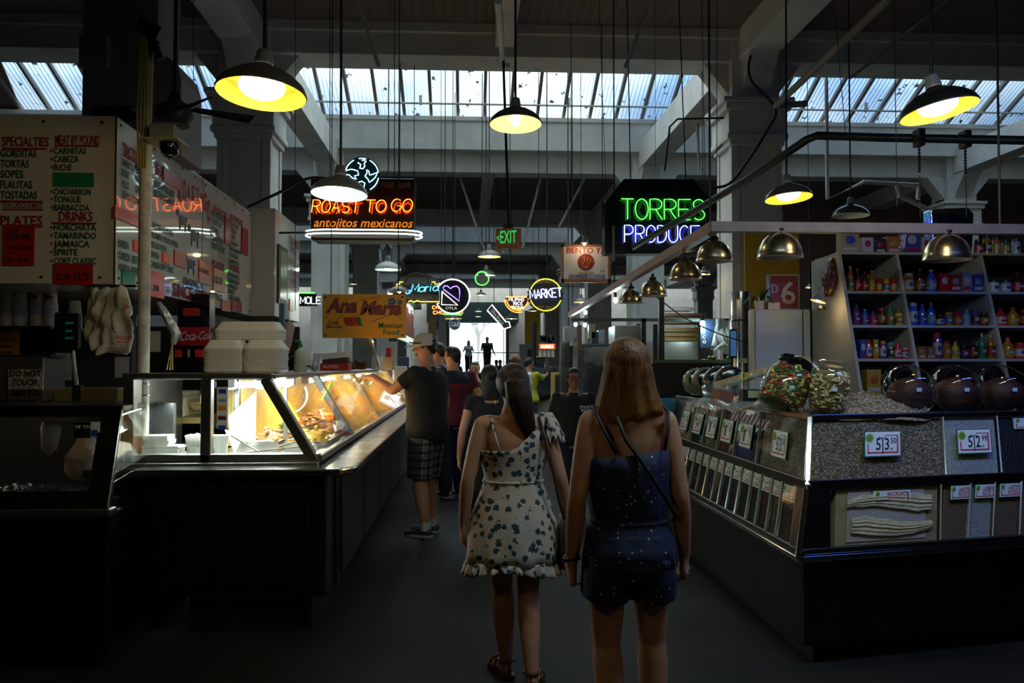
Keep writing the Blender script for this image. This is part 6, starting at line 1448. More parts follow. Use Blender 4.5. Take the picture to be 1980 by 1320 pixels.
rows = {
 (1, 0): [('bottle','amber','green','yellow',.19), ('bottle','dark brown','red','red',.17), ('bottle','dark brown','red','red',.15), ('bottle','amber','yellow','yellow',.16), ('can','red','yellow','red',.10), ('can','yellow','blue','yellow',.10), ('can','red','yellow','red',.10)],
 (1, 1): [('jar','amber','white','white',.14), ('bottle','dark brown','amber','black',.18), ('bottle','blue','pale blue','yellow',.17), ('box','red','white','red',.14), ('box','red','pale blue','red',.13), ('box','pale blue','white','red',.15), ('box','blue','pale blue','red',.13)],
 (1, 2): [('jar','white','white','black',.09), ('jar','pale blue','white','black',.09), ('bottle','dark brown','red','red',.15)],
 (2, 0): [('bottle','purple','purple','black',.16), ('bottle','blue','purple','white',.12), ('bottle','purple','red','black',.11), ('jar','dark brown','amber','red',.13), ('jar','green','amber','green',.13), ('jar','yellow','amber','amber',.11)],
 (2, 1): [('jar','blue','white','white',.17), ('bottle','blue','blue','blue',.16), ('bottle','blue','pale blue','orange',.17), ('jar','dark brown','white','black',.08), ('jar','amber','blue','yellow',.10), ('bottle','red','orange','red',.12), ('bottle','pale blue','pale blue','yellow',.12), ('jar','purple','dark brown','purple',.12), ('jar','dark brown','amber','dark brown',.10)],
 (2, 2): [('bottle','red','white','red',.13), ('bottle','amber','yellow','red',.14), ('jar','dark brown','orange','red',.12)],
 (3, 0): [('box','blue','white','white',.14), ('can','red','white','red',.14), ('can','amber','yellow','yellow',.14), ('can','purple','white','yellow',.13), ('jar','green','dark brown','pale blue',.12), ('bottle','red','white','red',.13), ('jar','red','white','white',.08)],
 (3, 1): [('box','orange','pale blue','red',.09), ('box','orange','pale blue','red',.09), ('jar','purple','white','red',.19), ('jar','amber','orange','red',.13), ('bottle','yellow','yellow','yellow',.13), ('jar','dark brown','purple','black',.10), ('bottle','dark brown','red','black',.14), ('bottle','green','green','yellow',.19), ('bottle','amber','red','yellow',.19)],
 (3, 2): [('bottle','amber','yellow','red',.16), ('jar','red','white','red',.12), ('bottle','green','red','red',.14)],
 (4, 0): [('box','yellow','orange','red',.18), ('jar','white','green','white',.16), ('jar','red','yellow','red',.12)],
}
RN = {1: 'top', 2: 'second', 3: 'third', 4: 'bottom'}; BN = {0: 'left bay', 1: 'middle bay', 2: 'right bay'}
for (ri, bi), its in rows.items():
    x0, x1 = UX[bi] + .03, UX[bi + 1] - .02
    if bi == 2: x1 = x0 + .30
    n_ = len(its); st = (x1 - x0) / n_; z = SZ[ri]
    for j, (kd, bd, lb, cp_, h) in enumerate(its):
        w = min(st * .88, .095 if kd != 'box' else .11)
        product(kd, x0 + st * (j + .5), lean(z) + .07, z, w, h * 1.05, bd, lb, '%s %s, %s label, on %s shelf, %s, %s from left' % (bd, kd, lb, RN[ri], BN[bi], od[j]), cp_)
# on top of the unit
tops = [('bag', 1642, .15, .18, 'yellow', 'blue'), ('box', 1676, .09, .13, 'white', 'red'), ('box', 1701, .08, .12, 'dark brown', 'red'), ('box', 1727, .11, .14, 'orange', 'yellow'), ('box', 1762, .13, .19, 'blue', 'white'), ('box', 1790, .08, .14, 'white', 'red')]
for j, (kd, px, w, h, bd, lb) in enumerate(tops):
    y = 6.72; product('box' if kd == 'bag' else kd, X_(px, y), y, SZ[0], w, h, bd, lb, ['yellow packet on top of the grocery shelf at its left end', 'plain white box on top of the shelf beside the yellow packet', 'dark red box on top of the grocery shelf', 'orange and cream cake box on top of the grocery shelf', 'tall blue cracker box on top of the grocery shelf', 'white box with red mark right of the blue cracker box'][j])
q = MB().text('Saladitas', (X_(1752, 6.67) , 6.672, SZ[0] + .04), (.15,0,1), (-1,0,.15), .05, maxw=.13); q.solo('carton_print', PAPER, 'white script print on the tall blue cracker box', 'print')
t = thing('foil_box', 'shiny blue and gold foil wrapped box standing on the shelf top', 'box', at(1845, 480, 6.75)); a, b = at(1798, 480, 6.75), at(1872, 403, 6.75)
MB().slab([(a.x, 6.7, SZ[0]), (b.x, 6.7, SZ[0]), (b.x + .02, 6.7, b.z - .05), (b.x - .03, 6.7, b.z), (a.x - .02, 6.7, b.z - .02)], .12, V(0, 1, 0)).build('foil', mat('blue_foil', (.25,.35,.85), .15, 1, bump=.5, bscale=10), t, bevel=.01)
MB().box((a.x - .01, 6.69, b.z - .05), (b.x - .03, 6.7, b.z - .02)).build('gold_band', mat('gold_foil', (.8,.6,.2), .2, 1), t)
for j, (px, h) in enumerate(((1895, .12), (1912, .15), (1930, .14), (1948, .12), (1968, .13))):
    product('jar', X_(px, 6.7), 6.7, SZ[0], .065, h, ['dark brown', 'amber', 'amber', 'green', 'pale blue'][j], ['red', 'dark brown', 'yellow', 'yellow', 'white'][j], '%s jar on top of the grocery shelf, %s right of the foil box' % (['dark brown', 'amber', 'second amber', 'green', 'pale blue'][j], od[j]), 'black')
# dried chillies bag hung on side panel, clip lamp
t = thing('chili_bag', 'clear bag of dark dried chilies hung on the shelf side', 'bag', at(1606, 575, 6.75))
cloth_bag('bag', t, [(at(1600, 574, 6.7), .025, .06), (at(1601, 560, 6.7), .045, .10), (at(1603, 530, 6.7), .042, .10), (at(1608, 508, 6.7), .02, .06), (at(1610, 500, 6.7), .012, .04)], mat('dark_chili_bag', (.07,.015,.012), .12, bump=1, bscale=25), 5, 18)
t = thing('clip_lamp', 'small lit clip lamp at the foot of the chili bag', 'lamp', at(1583, 580, 6.6)); p = at(1583, 578, 6.6)
MB().lathe([(.06, -.02), (.04, .03), (.02, .08), (.018, .1)], p, 18, Matrix.Rotation(.3, 3, 'Y')).build('shade', ENG, t, smooth=True); MB().ell(p + V(.0, 0, -.005), .02).build('bulb', glow('clip', (1, .75, .3), 14), t)
MB().ell(at(1586, 595, 6.6), .022).build('joint', BLACK, t); MB().tube([p + V(0, 0, .09), at(1592, 590, 6.65), at(1595, 598, 6.9)], .006, 6).build('arm', BLACK, t)
l = lamp_light('clip_light', 'POINT', (0, -.05, -.04), 1.5, (1, .7, .3), .03); l.parent = t
# white fridge block with plant and number sign
t = thing('white_cabinet', 'plain pale blue white cabinet standing left of the grocery shelves', 'cabinet', (X_(1525, 7.1), 7.3, 0)); a, b = at(1461, 598, 7.1), at(1588, 598, 7.1)
MB().box((a.x, 7.1, 0), (min(b.x, 2.93), 7.3, b.z)).build('body', mat('pale_cabinet', (.42,.50,.55), .45), t, bevel=.008)
MB().box((a.x - .03, 7.12, 0), (a.x - .002, 7.16, b.z)).build('side_strip', mat('lit_cream_strip', (.55,.50,.35), .5), t)  # lit left side of the cabinet, its brightness put into the colour
MB().box((X_(1553, 7.09), 7.092, 1.0), (X_(1554.5, 7.09), 7.1, b.z)).build('door_gap', INK, t)
zc_ = b.z; k = 7.2 / F
t = thing('potted_plant', 'small strap leaved plant in a white pot on the cabinet', 'plant', at(1471, 597, 7.2)); p = V(X_(1471, 7.25), 7.25, zc_)
MB().lathe([(0, 0), (.042, 0), (.052, .08), (.046, .08), (.044, .07), (0, .07)], p, 20).build('pot', WHITE, t, smooth=True)
rr = random.Random(6)
for i in range(13):
    a_ = rr.uniform(0, 2*PI); L = rr.uniform(.12, .19); d = V(math.cos(a_), math.sin(a_), 0); s_ = V(-d.y, d.x, 0); pts = [p + V(0, 0, .07) + d * L * f_ + V(0, 0, L * (1.5 * f_ - 1.5 * f_ * f_ * (1.1 if i % 3 else .6))) for f_ in (0, .3, .6, .85, 1)]
    w_ = [.006, .012, .012, .008, .001]; m = MB(); vv = []
    for q_, ww in zip(pts, w_): vv += [q_ - s_ * ww, q_ + s_ * ww]
    m.add(vv, [(2*j, 2*j+1, 2*j+3, 2*j+2) for j in range(4)]); m.build('leaf', mat('dark_leaf', (.03,.10,.03), .35), t, smooth=2)
t = thing('number_sign', 'framed red sign lettered D 6 standing on the cabinet', 'sign', at(1517, 597, 7.2)); a, b = at(1484, 594, 7.2), at(1546, 530, 7.2)
MB().box((a.x, 7.2, zc_), (b.x, 7.23, b.z)).build('frame', mat('clear_grey_frame', (.30,.30,.31), .2), t); MB().box((a.x + 6*k, 7.19, zc_ + 4*k), (b.x - 4*k, 7.2, b.z - 4*k)).build('panel', mat('deep_red_panel', (.22,.012,.02), .4), t)
q = MB(); face(7.185)(q, 'D', 1492, 566, 17, 13); q.text('6', at(1510, 587, 7.185), (1,0,0), (0,0,1), 44 * k, width=30 * k); q.build('lettering', mat('cream_letter', (.45,.40,.30), .5), t)
MB().box((X_(1486, 7.15), 7.14, zc_), (X_(1508, 7.15), 7.15, zc_ + .06)).solo('card_notice', PAPER, 'small blue and white card in front of the red number sign', 'card')
# steel duct column and stall middle
t = thing('steel_duct', 'shiny round steel duct standing before the yellow wall', 'duct', (X_(1432, 9.0), 9.0, 0)); MB().tube([(X_(1432, 9), 9.0, 0), (X_(1432, 9), 9.0, Z_(562, 9))], .105, 32).build('duct', POLISH, t, smooth=True)
MB().lathe([(.11, 0), (.115, .01), (.11, .02)], (X_(1432, 9), 9, Z_(620, 9)), 32).build('band', POLISH, t, smooth=True)
# ------- middle stall beyond the stand
t = thing('produce_stall', 'dark framed stall counter with steel back beyond the stand', 'stall', (2.6, 9.5, 0)); Ya = 9.2
MB().box((X_(1252, Ya), Ya, 0), (X_(1462, Ya), Ya + .8, Z_(702, Ya))).build('counter', BLACK, t, bevel=.01)
MB().box((X_(1268, Ya), Ya - .01, Z_(702, Ya)), (X_(1450, Ya), Ya + .02, Z_(695, Ya))).build('counter_edge', mat('green_edge', (.12,.18,.12), .3), t)
for x0, x1, yt_ in ((1279, 1289, 560), (1268, 1276, 625)): MB().box((X_(x0, Ya), Ya + .1, Z_(702, Ya)), (X_(x1, Ya), Ya + .15, Z_(yt_, Ya))).build('post', BLACK, t)
MB().box((X_(1105, 9.6), 9.6, Z_(620, 9.6)), (X_(1415, 9.6), 9.66, Z_(614, 9.6))).build('cross_bar', mat('grey_green_bar', (.10,.13,.13), .4, .3), t)
MB().box((X_(1225, 9.9), 9.9, .9), (X_(1350, 9.9), 9.95, Z_(660, 9.9))).build('steel_back', STEEL, t)
for x in (2.0, 2.95): MB().box((x, 9.6, 0), (x + .05, 9.66, Z_(614, 9.6))).build('leg', BLACK, t)
for i, (x0, y0, x1, y1, mt_, lb) in enumerate(((1286, 660, 1352, 633, mat('yellow_wood', (.35,.20,.05), .5, noise=.2), 'yellowish wooden crate under the brown crate'), (1286, 626, 1365, 605, mat('brown_crate', (.24,.11,.06), .5, noise=.2), 'long brown wooden crate on the cross bar'))):
    a, b = at(x0, y0, 10.2), at(x1, y1, 10.2); t = thing('wooden_crate', lb, 'crate', (a.x, 10.2, a.z)); m = MB(); hh = (b.z - a.z) / 3
    for j in range(3): m.box((a.x, 10.2, a.z + j * hh + .004), (b.x, 10.5, a.z + (j + 1) * hh - .004))
    m.build('side_boards', mt_, t, bevel=.003); MB().box((b.x - .05, 10.19, a.z), (b.x, 10.2, b.z)).build('corner_post', mt_, t)
MB().box((X_(1286, 10.2), 10.2, 0), (X_(1352, 10.2), 10.7, Z_(660, 10.2))).solo('crate_table', WOOD, 'brown wooden table behind the dark stall counter', 'table')
a, b = at(1285, 602, 10.3), at(1340, 592, 10.3); MB().loft([((a.x + .1, 10.35, a.z + .01), .02, .1), ((a.x + .12, 10.35, a.z + .05), .02, .1)], 8).add([], []).solo('folded_sheet', PAPER, 'white folded sheet lying on the brown crate', 'cloth')
MB().cbox((((a + b) / 2).x, 10.35, a.z + .03), (.36, .2, .05)).solo('white_tray', PAPER, 'white tray lying on top of the brown crate', 'tray', bevel=.02)
t = thing('hanging_towel', 'striped white towel draped beside the bare bulb', 'towel', at(1400, 680, 8.9)); sheet(([(1385, 617), (1398, 616), (1407, 617)], [(1375, 668), (1392, 672), (1412, 690)]), (9.52, 9.52), t, 'towel', mat('towel_white', (.6,.6,.58), .8), .03)
sheet(([(1372, 672), (1388, 668), (1400, 660)], [(1376, 676), (1390, 676), (1406, 672)]), (9.5, 9.5), t, 'towel_fold', _mats['towel_white'], .02)
t = thing('sign_on_stall', 'dark blue vertical lettered sign beside the striped towel', 'sign', at(1362, 672, 9.1)); a, b = at(1355, 672, 9.57), at(1383, 617, 9.57); MB().box((a.x, 9.57, a.z), (b.x, 9.6, b.z)).build('panel', mat('dark_blue_panel', (.02,.04,.09), .4), t)
q = MB(); [q.text(ch, (a.x + .02, 9.56, b.z - .055 * (i + 1)), (1,0,0), (0,0,1), .035) for i, ch in enumerate('CHUCO')]; q.build('lettering', PAPER, t)
rr = random.Random(21)
for i in range(34):
    px = rr.uniform(1366, 1450); row = rr.choice((0, 0, 1)); p = V(X_(px, Ya) , Ya + .1 + rr.uniform(0, .12), Z_(702, Ya) + .025 + row * .035)
    MB().ell(p, (.028, .024, .023), 10, 8, Matrix.Rotation(rr.random() * 3, 3, 'Z')).solo('lime', mat('lime_green', (.12,.20,.03), .4, noise=.2), 'green lime in the heap along the dark stall counter edge', 'lime', group='limes along the counter edge', smooth=2)
t = thing('phone_display', 'small blue lit display standing on the stall post', 'display', at(1418, 700, 8.6)); a, b = at(1411, 692, 8.6), at(1425, 636, 8.6); MB().box((a.x, 8.6, a.z), (b.x, 8.63, b.z)).build('case', BLACK, t); MB().box((a.x + .01, 8.595, a.z + .02), (b.x - .01, 8.6, b.z - .02)).build('screen', glow('bluescreen', (.05, .15, .4), .6), t); MB().tube([(a.x + .03, 8.62, 0), (a.x + .03, 8.62, a.z)], .012, 6).build('pole', BLACK, t)
# cable sagging across
m = MB(); m.tube(bend([at(x, y, 8.0) for x, y in ((1262, 568), (1290, 590), (1330, 618), (1390, 645), (1420, 655), (1500, 680), (1590, 700))]), .006, 6); m.solo('thin_cable', BLACK, 'thin black cable sagging from the dome lamps to the shelves', 'cable')
# ------- steel hood and counters further down the right side
t = thing('steel_hood', 'large reflective steel panel of the food stall behind the right woman', 'panel', (X_(1150, 12), 12, 0)); Yh = 12.0
MB().box((X_(1112, Yh), Yh, .0), (X_(1245, Yh), Yh + 1.2, Z_(668, Yh))).build('body', mat('wavy_steel', (.50,.50,.52), .12, 1, bump=.5, bscale=2.0), t, bevel=.01)
MB().box((X_(1110, Yh), Yh - .02, Z_(668, Yh)), (X_(1245, Yh), Yh + 1.2, Z_(664, Yh))).build('top_trim', mat('blue_grey_trim', (.10,.20,.28), .4), t)
MB().cbox((X_(1112, Yh), Yh - .03, Z_(695, Yh)), (.06, .06, .62)).build('post', mat('grey_post2', (.35,.37,.38), .4), t); MB().cbox((X_(1112, Yh), Yh - .03, Z_(665, Yh)), (.14, .08, .05)).build('post_cap', PAPER, t)
MB().box((X_(1117, 11.6), 11.6, Z_(677, 11.6)), (X_(1125, 11.6), 11.66, Z_(628, 11.6))).build('brown_post', mat('brown_post', (.18,.08,.04), .5), t)
t = thing('picture_frame', 'white paper in a light wooden frame beside the steel panel', 'frame', at(1095, 718, 14)); a, b = at(1082, 719, 14), at(1105, 696, 14); MB().box((a.x, 14, a.z), (b.x, 14.04, b.z)).build('frame', mat('light_frame', (.45,.28,.10), .5), t); MB().box((a.x + .03, 13.99, a.z + .03), (b.x - .02, 14, b.z - .03)).build('paper', PAPER, t)
t = thing('wooden_stand', 'light wooden display stand with dark panels below the framed paper', 'stand', at(1090, 765, 14)); a, b = at(1070, 766, 14.05), at(1112, 720, 14.05); MB().box((a.x, 14.05, 0), (b.x, 14.5, b.z)).build('body', mat('light_wood', (.45,.26,.07), .5, noise=.2), t)
MB().box((a.x + .03, 14.04, a.z), (a.x + .14, 14.05, b.z - .04)).build('dark_panel', BLACK, t); MB().box((a.x + .17, 14.04, a.z), (a.x + .27, 14.05, b.z - .04)).build('poster', mat('poster_grey', (.2,.19,.15), .5, noise=.5, nscale=20), t)
for i, (x, y, lb, c_) in enumerate(((1097, 645, 'stack of clear cups above the orange lit sign', (.55,.55,.55)), (1108, 648, 'second cup stack above the orange lit sign', (.5,.45,.42)), (1150, 655, 'dark card holder on the steel panel top', (.03,.03,.04)), (1163, 652, 'white labelled box on the steel panel top', (.5,.5,.5)), (1145, 640, 'small framed menu beside the brown post', (.45,.32,.15)), (1218, 650, 'grey appliance on the steel panel top', (.16,.17,.18)), (1236, 640, 'dark appliance behind the grey one', (.05,.05,.05)))):
    a = at(x - 6, y + 14, 12.4); b = at(x + 6, y - 14, 12.4); m = MB().box((a.x, 12.4, max(a.z, Z_(664, 12) if x > 1112 else 0)), (b.x, 12.55, b.z)); m.solo('counter_item', mat('item_%d' % i, c_, .4), lb, 'box', bevel=.004)
MB().box((X_(1085, 12.4), 12.38, 0), (X_(1112, 12.4), 12.6, Z_(662, 12.4))).solo('side_counter', STEELD, 'narrow steel counter carrying clear cup stacks', 'counter')
MB().box((X_(1190, 12.3), 12.35, Z_(664, 12)), (X_(1245, 12.3), 12.9, Z_(628, 12.3))).solo('steel_appliance', mat('grey_steel2', (.25,.26,.27), .3, .8, noise=.2), 'grey steel appliance standing on the steel panel behind the woman', 'appliance', bevel=.01)
# wall piece and panels far right of aisle
MB().box((X_(1005, 24), 24, 0), (X_(1060, 24), 24.3, Z_(665, 24))).solo('grey_partition', mat('grey_partition_paint', (.30,.30,.29), .6), 'low grey partition behind the woman in yellow', 'partition')
MB().box((X_(1020, 23.9), 23.95, Z_(688, 24)), (X_(1033, 23.9), 24, Z_(675, 24))).solo('dark_screen', BLACK, 'small dark screen on the grey partition', 'screen')
MB().box((X_(1015, 36), 36, 0), (X_(1045, 36), 36.2, Z_(600, 36))).solo('ochre_panel', YELLOW, 'tall ochre wall panel far down the right side', 'panel')
MB().tube([V(X_(1032, 18.2), 18.2, 0), at(1033, 622, 18.2)], .05, 8).solo('dark_post', IRON, 'dark upright post behind the man in khaki shorts', 'post')
m = MB(); rr = random.Random(31)
for i in range(9): m.cbox(at(1045 + i * 3, 658 + rr.uniform(-5, 4), 16.3), (.08, .05, .12), 0, 0, rr.uniform(-1, 1))
m.solo('dark_plates', BLACK, 'dark jumble of trays above the red lit sign', 'trays', kind='stuff')
for i in range(4):
    a, b = at(1042 + i * 8, 690, 16.04), at(1048 + i * 8, 675, 16.04); MB().box((a.x, 16.04, a.z), (b.x, 16.07, b.z)).solo('menu_card', PAPER, '%s small pale card below the red lit sign' % od[i], 'card')
# ================================================================== left side further down the aisle
t = thing('lit_stall', 'bright lit taco stall with pale menu panels under the neon sign', 'stall', (X_(800, 14), 14, 0)); XA = -.95
MB().box((-1.9, 13.4, 0), (XA, 18.5, .95)).build('counter', STEELD, t)
MB().box((X_(768, 13.5), 13.45, Z_(660, 13.5)), (XA - .25, 13.55, Z_(588, 13.5))).build('front_panel', mat('dark_panel2', (.03,.03,.03), .5), t)
MB().slab([(XA - .2, 13.5, 2.0), (XA - .2, 18, 2.0), (XA - .2, 18, 2.75), (XA - .2, 13.5, 2.75)], .06, V(1, 0, 0)).build('menu_panel', mat('lit_menu', (.7,.72,.68), .4, emis=(.85, 1, .92), es=.7), t)
q = MB(); rr = random.Random(3)
for i in range(22):
    y = 13.6 + i * .2; q.box((XA - .14, y, 2.1), (XA - .12, y + .10, 2.1 + rr.uniform(.2, .6)))
q.build('menu_print', mat('menu_print_red', (.2,.04,.03), .5, noise=.5, nscale=10), t)
MB().box((-1.3, 13.4, 2.75), (XA, 18.5, 2.85)).build('canopy', mat('grey_canopy', (.05,.05,.055), .5), t)
for x, y in ((XA - .2, 13.55), (XA - .2, 18.4)): MB().box((x, y, .95), (x + .05, y + .05, 2.75)).build('post', STEEL, t)
lamp_light('stall_light', 'AREA', (-1.3, 15.5, 2.7), 40, (.85, 1, .9), 1.0, sy=3.5)
MB().tube([(-1.25, 14, 2.72), (-1.25, 17, 2.72)], .02, 8).build('tube', glow('stalltube', (.85, 1, .9), 8), t)
m = MB()
for x0, x1, yy in ((843, 852, 23), (812, 822, 23), (850, 862, 38)):
    pass
for i, (px0, px1, Y, y0, lb) in enumerate(((786, 795, 19.5, 640, 'pale narrow panel behind the taco stall'), (828, 842, 22, 618, 'brown upright panel beyond the taco stall'), (848, 862, 27, 616, 'pale striped upright panel near the bright door'))):
    MB().box((X_(px0, Y), Y, 0), (X_(px1, Y), Y + .2, Z_(y0 - 30, Y))).solo('upright_panel', [PAPER, WOOD, mat('pale_panel', (.5,.52,.52), .6)][i], lb, 'panel')
# jar machine etc behind man in cap
for i, (x0, y0, x1, y1, Y, c_, lb) in enumerate(((741, 715, 760, 690, 9.8, (.35,.33,.30), 'grey payment machine behind the foam bowls'), (746, 690, 756, 672, 9.9, (.5,.03,.02), 'small red item above the grey machine'), (762, 735, 786, 708, 13.2, (.55,.58,.6), 'white wrapped goods past the man\'s arm'), (770, 706, 790, 690, 13.3, (.02,.05,.12), 'blue box past the brim of the cap'))):
    a, b = at(x0, y0, Y), at(x1, y1, Y); MB().box((a.x, Y, min(a.z, .96 if Y > 13 else 1.5)), (b.x, Y + .2, b.z)).solo('counter_item', mat('litem_%d' % i, c_, .5), lb, 'box', bevel=.006)
# ================================================================== lights over the stand (assumed fixtures, unseen above the frame)
t = thing('assumed_fluorescent_fixture', 'assumed unseen cool fluorescent strip over the aisle side of the stand', 'lamp', (1.3, 2.9, 3.3)); MB().box((.6, 2.82, 3.33), (2.6, 2.98, 3.4)).build('housing', WHITE, t); MB().tube([(.65, 2.9, 3.31), (2.55, 2.9, 3.31)], .016, 8).build('tube', glow('cooltube', (.8, 1, 1), 8), t); MB().tube([(1.6, 2.9, 3.4), (1.6, 2.9, 6.26)], .01, 6).build('stem', BLACK, t)  # unseen strip, assumed from the cyan-white light on the labels
lamp_light('assumed_fixture_light', 'AREA', (1.6, 2.9, 3.27), 22, (.75, 1, 1), 1.9, (math.radians(25), 0, math.radians(-20)), sy=.1)  # light of the assumed strip, brightens the bins and labels
t = thing('assumed_neon_tube', 'assumed unseen blue neon tube border above the right end of the stand', 'lamp', (3.4, 3.6, 2.6)); MB().tube([(2.9, 3.55, 2.75), (4.2, 3.85, 2.75)], .012, 8).build('tube', glow('blueborder', (.12, .2, 1), 12), t); MB().tube([(3.5, 3.69, 2.76), (3.5, 3.69, 6.26)], .01, 6).build('stem', BLACK, t)  # unseen tube, assumed from the blue glow on the stand
lamp_light('assumed_neon_light', 'AREA', (3.5, 3.75, 2.7), 14, (.1, .22, 1), 1.2, (math.radians(35), 0, math.radians(10)), sy=.1)  # blue light of the assumed tube on bins and shelves
# ================================================================== people
def skin_mat(name, c):
    m, nt, b, out = nodes_mat(name); b.inputs['Base Color'].default_value = (*c, 1); b.inputs['Roughness'].default_value = .5
    b.inputs['Subsurface Weight'].default_value = .0; b.inputs['Specular IOR Level'].default_value = .35
    n = nt.nodes.new('ShaderNodeTexNoise'); n.inputs['Scale'].default_value = 9; n.inputs['Detail'].default_value = 6; nt.links.new(texco(nt), n.inputs['Vector'])
    nt.links.new(ramp(nt, n.outputs['Fac'], [(.3, tuple(x * .82 for x in c)), (.7, tuple(min(1, x * 1.08) for x in c))]), b.inputs['Base Color']); return m
SK1 = skin_mat('tan_skin', (.50, .25, .15)); SK2 = skin_mat('light_skin', (.56, .30, .20)); SK3 = skin_mat('brown_skin', (.36, .17, .10))
def hair_mat(name, dark, light, tip=None):
    m, nt, b, out = nodes_mat(name); v = texco(nt, scale=(1, 1, .12))
    n = nt.nodes.new('ShaderNodeTexNoise'); n.inputs['Scale'].default_value = 95; n.inputs['Detail'].default_value = 4; nt.links.new(v, n.inputs['Vector'])
    c = ramp(nt, n.outputs['Fac'], [(.35, dark), (.68, light)])
    if tip:
        sp = nt.nodes.new('ShaderNodeSeparateXYZ'); nt.links.new(texco(nt), sp.inputs[0]); mr = nt.nodes.new('ShaderNodeMapRange'); mr.inputs[1].default_value = tip[1]; mr.inputs[2].default_value = tip[2]; nt.links.new(sp.outputs[2], mr.inputs[0])
        mx = nt.nodes.new('ShaderNodeMix'); mx.data_type = 'RGBA'; nt.links.new(mr.outputs[0], mx.inputs[0]); mx.inputs[6].default_value = (*tip[0], 1); nt.links.new(c, mx.inputs[7]); c2 = nt.nodes.new('ShaderNodeMix'); c2.data_type = 'RGBA'; c2.blend_type = 'MULTIPLY'; c2.inputs[0].default_value = 0; c = mx.outputs[2]
    nt.links.new(c, b.inputs['Base Color']); b.inputs['Roughness'].default_value = .42
    bp = nt.nodes.new('ShaderNodeBump'); bp.inputs['Strength'].default_value = .7; bp.inputs['Distance'].default_value = .008; nt.links.new(n.outputs['Fac'], bp.inputs['Height']); nt.links.new(bp.outputs['Normal'], b.inputs['Normal']); return m
HDARK = hair_mat('dark_brown_hair', (.010,.006,.004), (.045,.024,.014)); HBLACK = hair_mat('black_hair', (.004,.004,.005), (.02,.017,.016))
HAUB = hair_mat('auburn_blond_hair', (.06,.020,.008), (.26,.10,.03), ((.50,.25,.07), 1.28, 1.50)); HRED = hair_mat('red_brown_hair', (.06,.02,.008), (.20,.07,.025))
def cloth(name, c, rough=.85, bump=.35): return mat(name, c, rough, noise=.18, nscale=7, bump=bump, bscale=22)
def floral():
    m, nt, b, out = nodes_mat('floral_cotton'); v = texco(nt)
    vo = nt.nodes.new('ShaderNodeTexVoronoi'); vo.inputs['Scale'].default_value = 25; nt.links.new(v, vo.inputs['Vector'])
    n = nt.nodes.new('ShaderNodeTexNoise'); n.inputs['Scale'].default_value = 90; n.inputs['Detail'].default_value = 2; nt.links.new(v, n.inputs['Vector'])
    a = nt.nodes.new('ShaderNodeMath'); a.operation = 'MULTIPLY_ADD'; nt.links.new(n.outputs['Fac'], a.inputs[0]); a.inputs[1].default_value = .55; nt.links.new(vo.outputs['Distance'], a.inputs[2])
    c = ramp(nt, a.outputs[0], [(.0, (.01,.03,.05)), (.64, (.02,.06,.08)), (.68, (.56,.47,.40))])
    v2 = nt.nodes.new('ShaderNodeTexVoronoi'); v2.inputs['Scale'].default_value = 55; nt.links.new(v, v2.inputs['Vector'])
    d = ramp(nt, v2.outputs['Distance'], [(.10, (.1,.16,.18)), (.16, (1,1,1))])
    mx = nt.nodes.new('ShaderNodeMix'); mx.data_type = 'RGBA'; mx.blend_type = 'MULTIPLY'; mx.inputs[0].default_value = 1; nt.links.new(c, mx.inputs[6]); nt.links.new(d, mx.inputs[7])
    nt.links.new(mx.outputs[2], b.inputs['Base Color']); b.inputs['Roughness'].default_value = .8; return m
def navy_dots():
    m, nt, b, out = nodes_mat('navy_dotted_cloth'); v = texco(nt); vo = nt.nodes.new('ShaderNodeTexVoronoi'); vo.inputs['Scale'].default_value = 62; nt.links.new(v, vo.inputs['Vector'])
    sp = nt.nodes.new('ShaderNodeSeparateColor'); nt.links.new(vo.outputs['Color'], sp.inputs[0])
    k = ramp(nt, sp.outputs[0], [(.0, (1,1,1)), (.22, (0,0,0))], True); d = ramp(nt, vo.outputs['Distance'], [(.20, (.6,.62,.58)), (.28, (0,0,0))])
    mx = nt.nodes.new('ShaderNodeMix'); mx.data_type = 'RGBA'; mx.blend_type = 'MULTIPLY'; mx.inputs[0].default_value = 1; nt.links.new(k, mx.inputs[6]); nt.links.new(d, mx.inputs[7])
    ad = nt.nodes.new('ShaderNodeMix'); ad.data_type = 'RGBA'; ad.blend_type = 'ADD'; ad.inputs[0].default_value = 1; nt.links.new(mx.outputs[2], ad.inputs[6]); ad.inputs[7].default_value = (.012,.022,.085,1)
    nt.links.new(ad.outputs[2], b.inputs['Base Color']); b.inputs['Roughness'].default_value = .75; return m
def plaid():
    m, nt, b, out = nodes_mat('grey_plaid_cloth'); v = texco(nt)
    outs = []
    for dr in ('X', 'Z'):
        w = nt.nodes.new('ShaderNodeTexWave'); w.bands_direction = dr; w.inputs['Scale'].default_value = 4.5; w.inputs['Distortion'].default_value = .6; nt.links.new(v, w.inputs['Vector']); outs.append(ramp(nt, w.outputs['Fac'], [(.3, (.12,.13,.14)), (.5, (.8,.8,.8)), (.7, (.35,.36,.38))], True))
    mx = nt.nodes.new('ShaderNodeMix'); mx.data_type = 'RGBA'; mx.blend_type = 'MULTIPLY'; mx.inputs[0].default_value = 1; nt.links.new(outs[0], mx.inputs[6]); nt.links.new(outs[1], mx.inputs[7])
    nt.links.new(mx.outputs[2], b.inputs['Base Color']); b.inputs['Roughness'].default_value = .85; return m
FLORAL, NDOT, PLAID = floral(), navy_dots(), plaid()
BLK = cloth('black_cotton', (.010, .010, .012)); 
def remesh(o, vox, smooth=6, fac=.5):
    r = o.modifiers.new('surface', 'REMESH'); r.mode = 'VOXEL'; r.voxel_size = vox; r.use_smooth_shade = True
    s = o.modifiers.new('soften', 'SMOOTH'); s.iterations = smooth; s.factor = fac
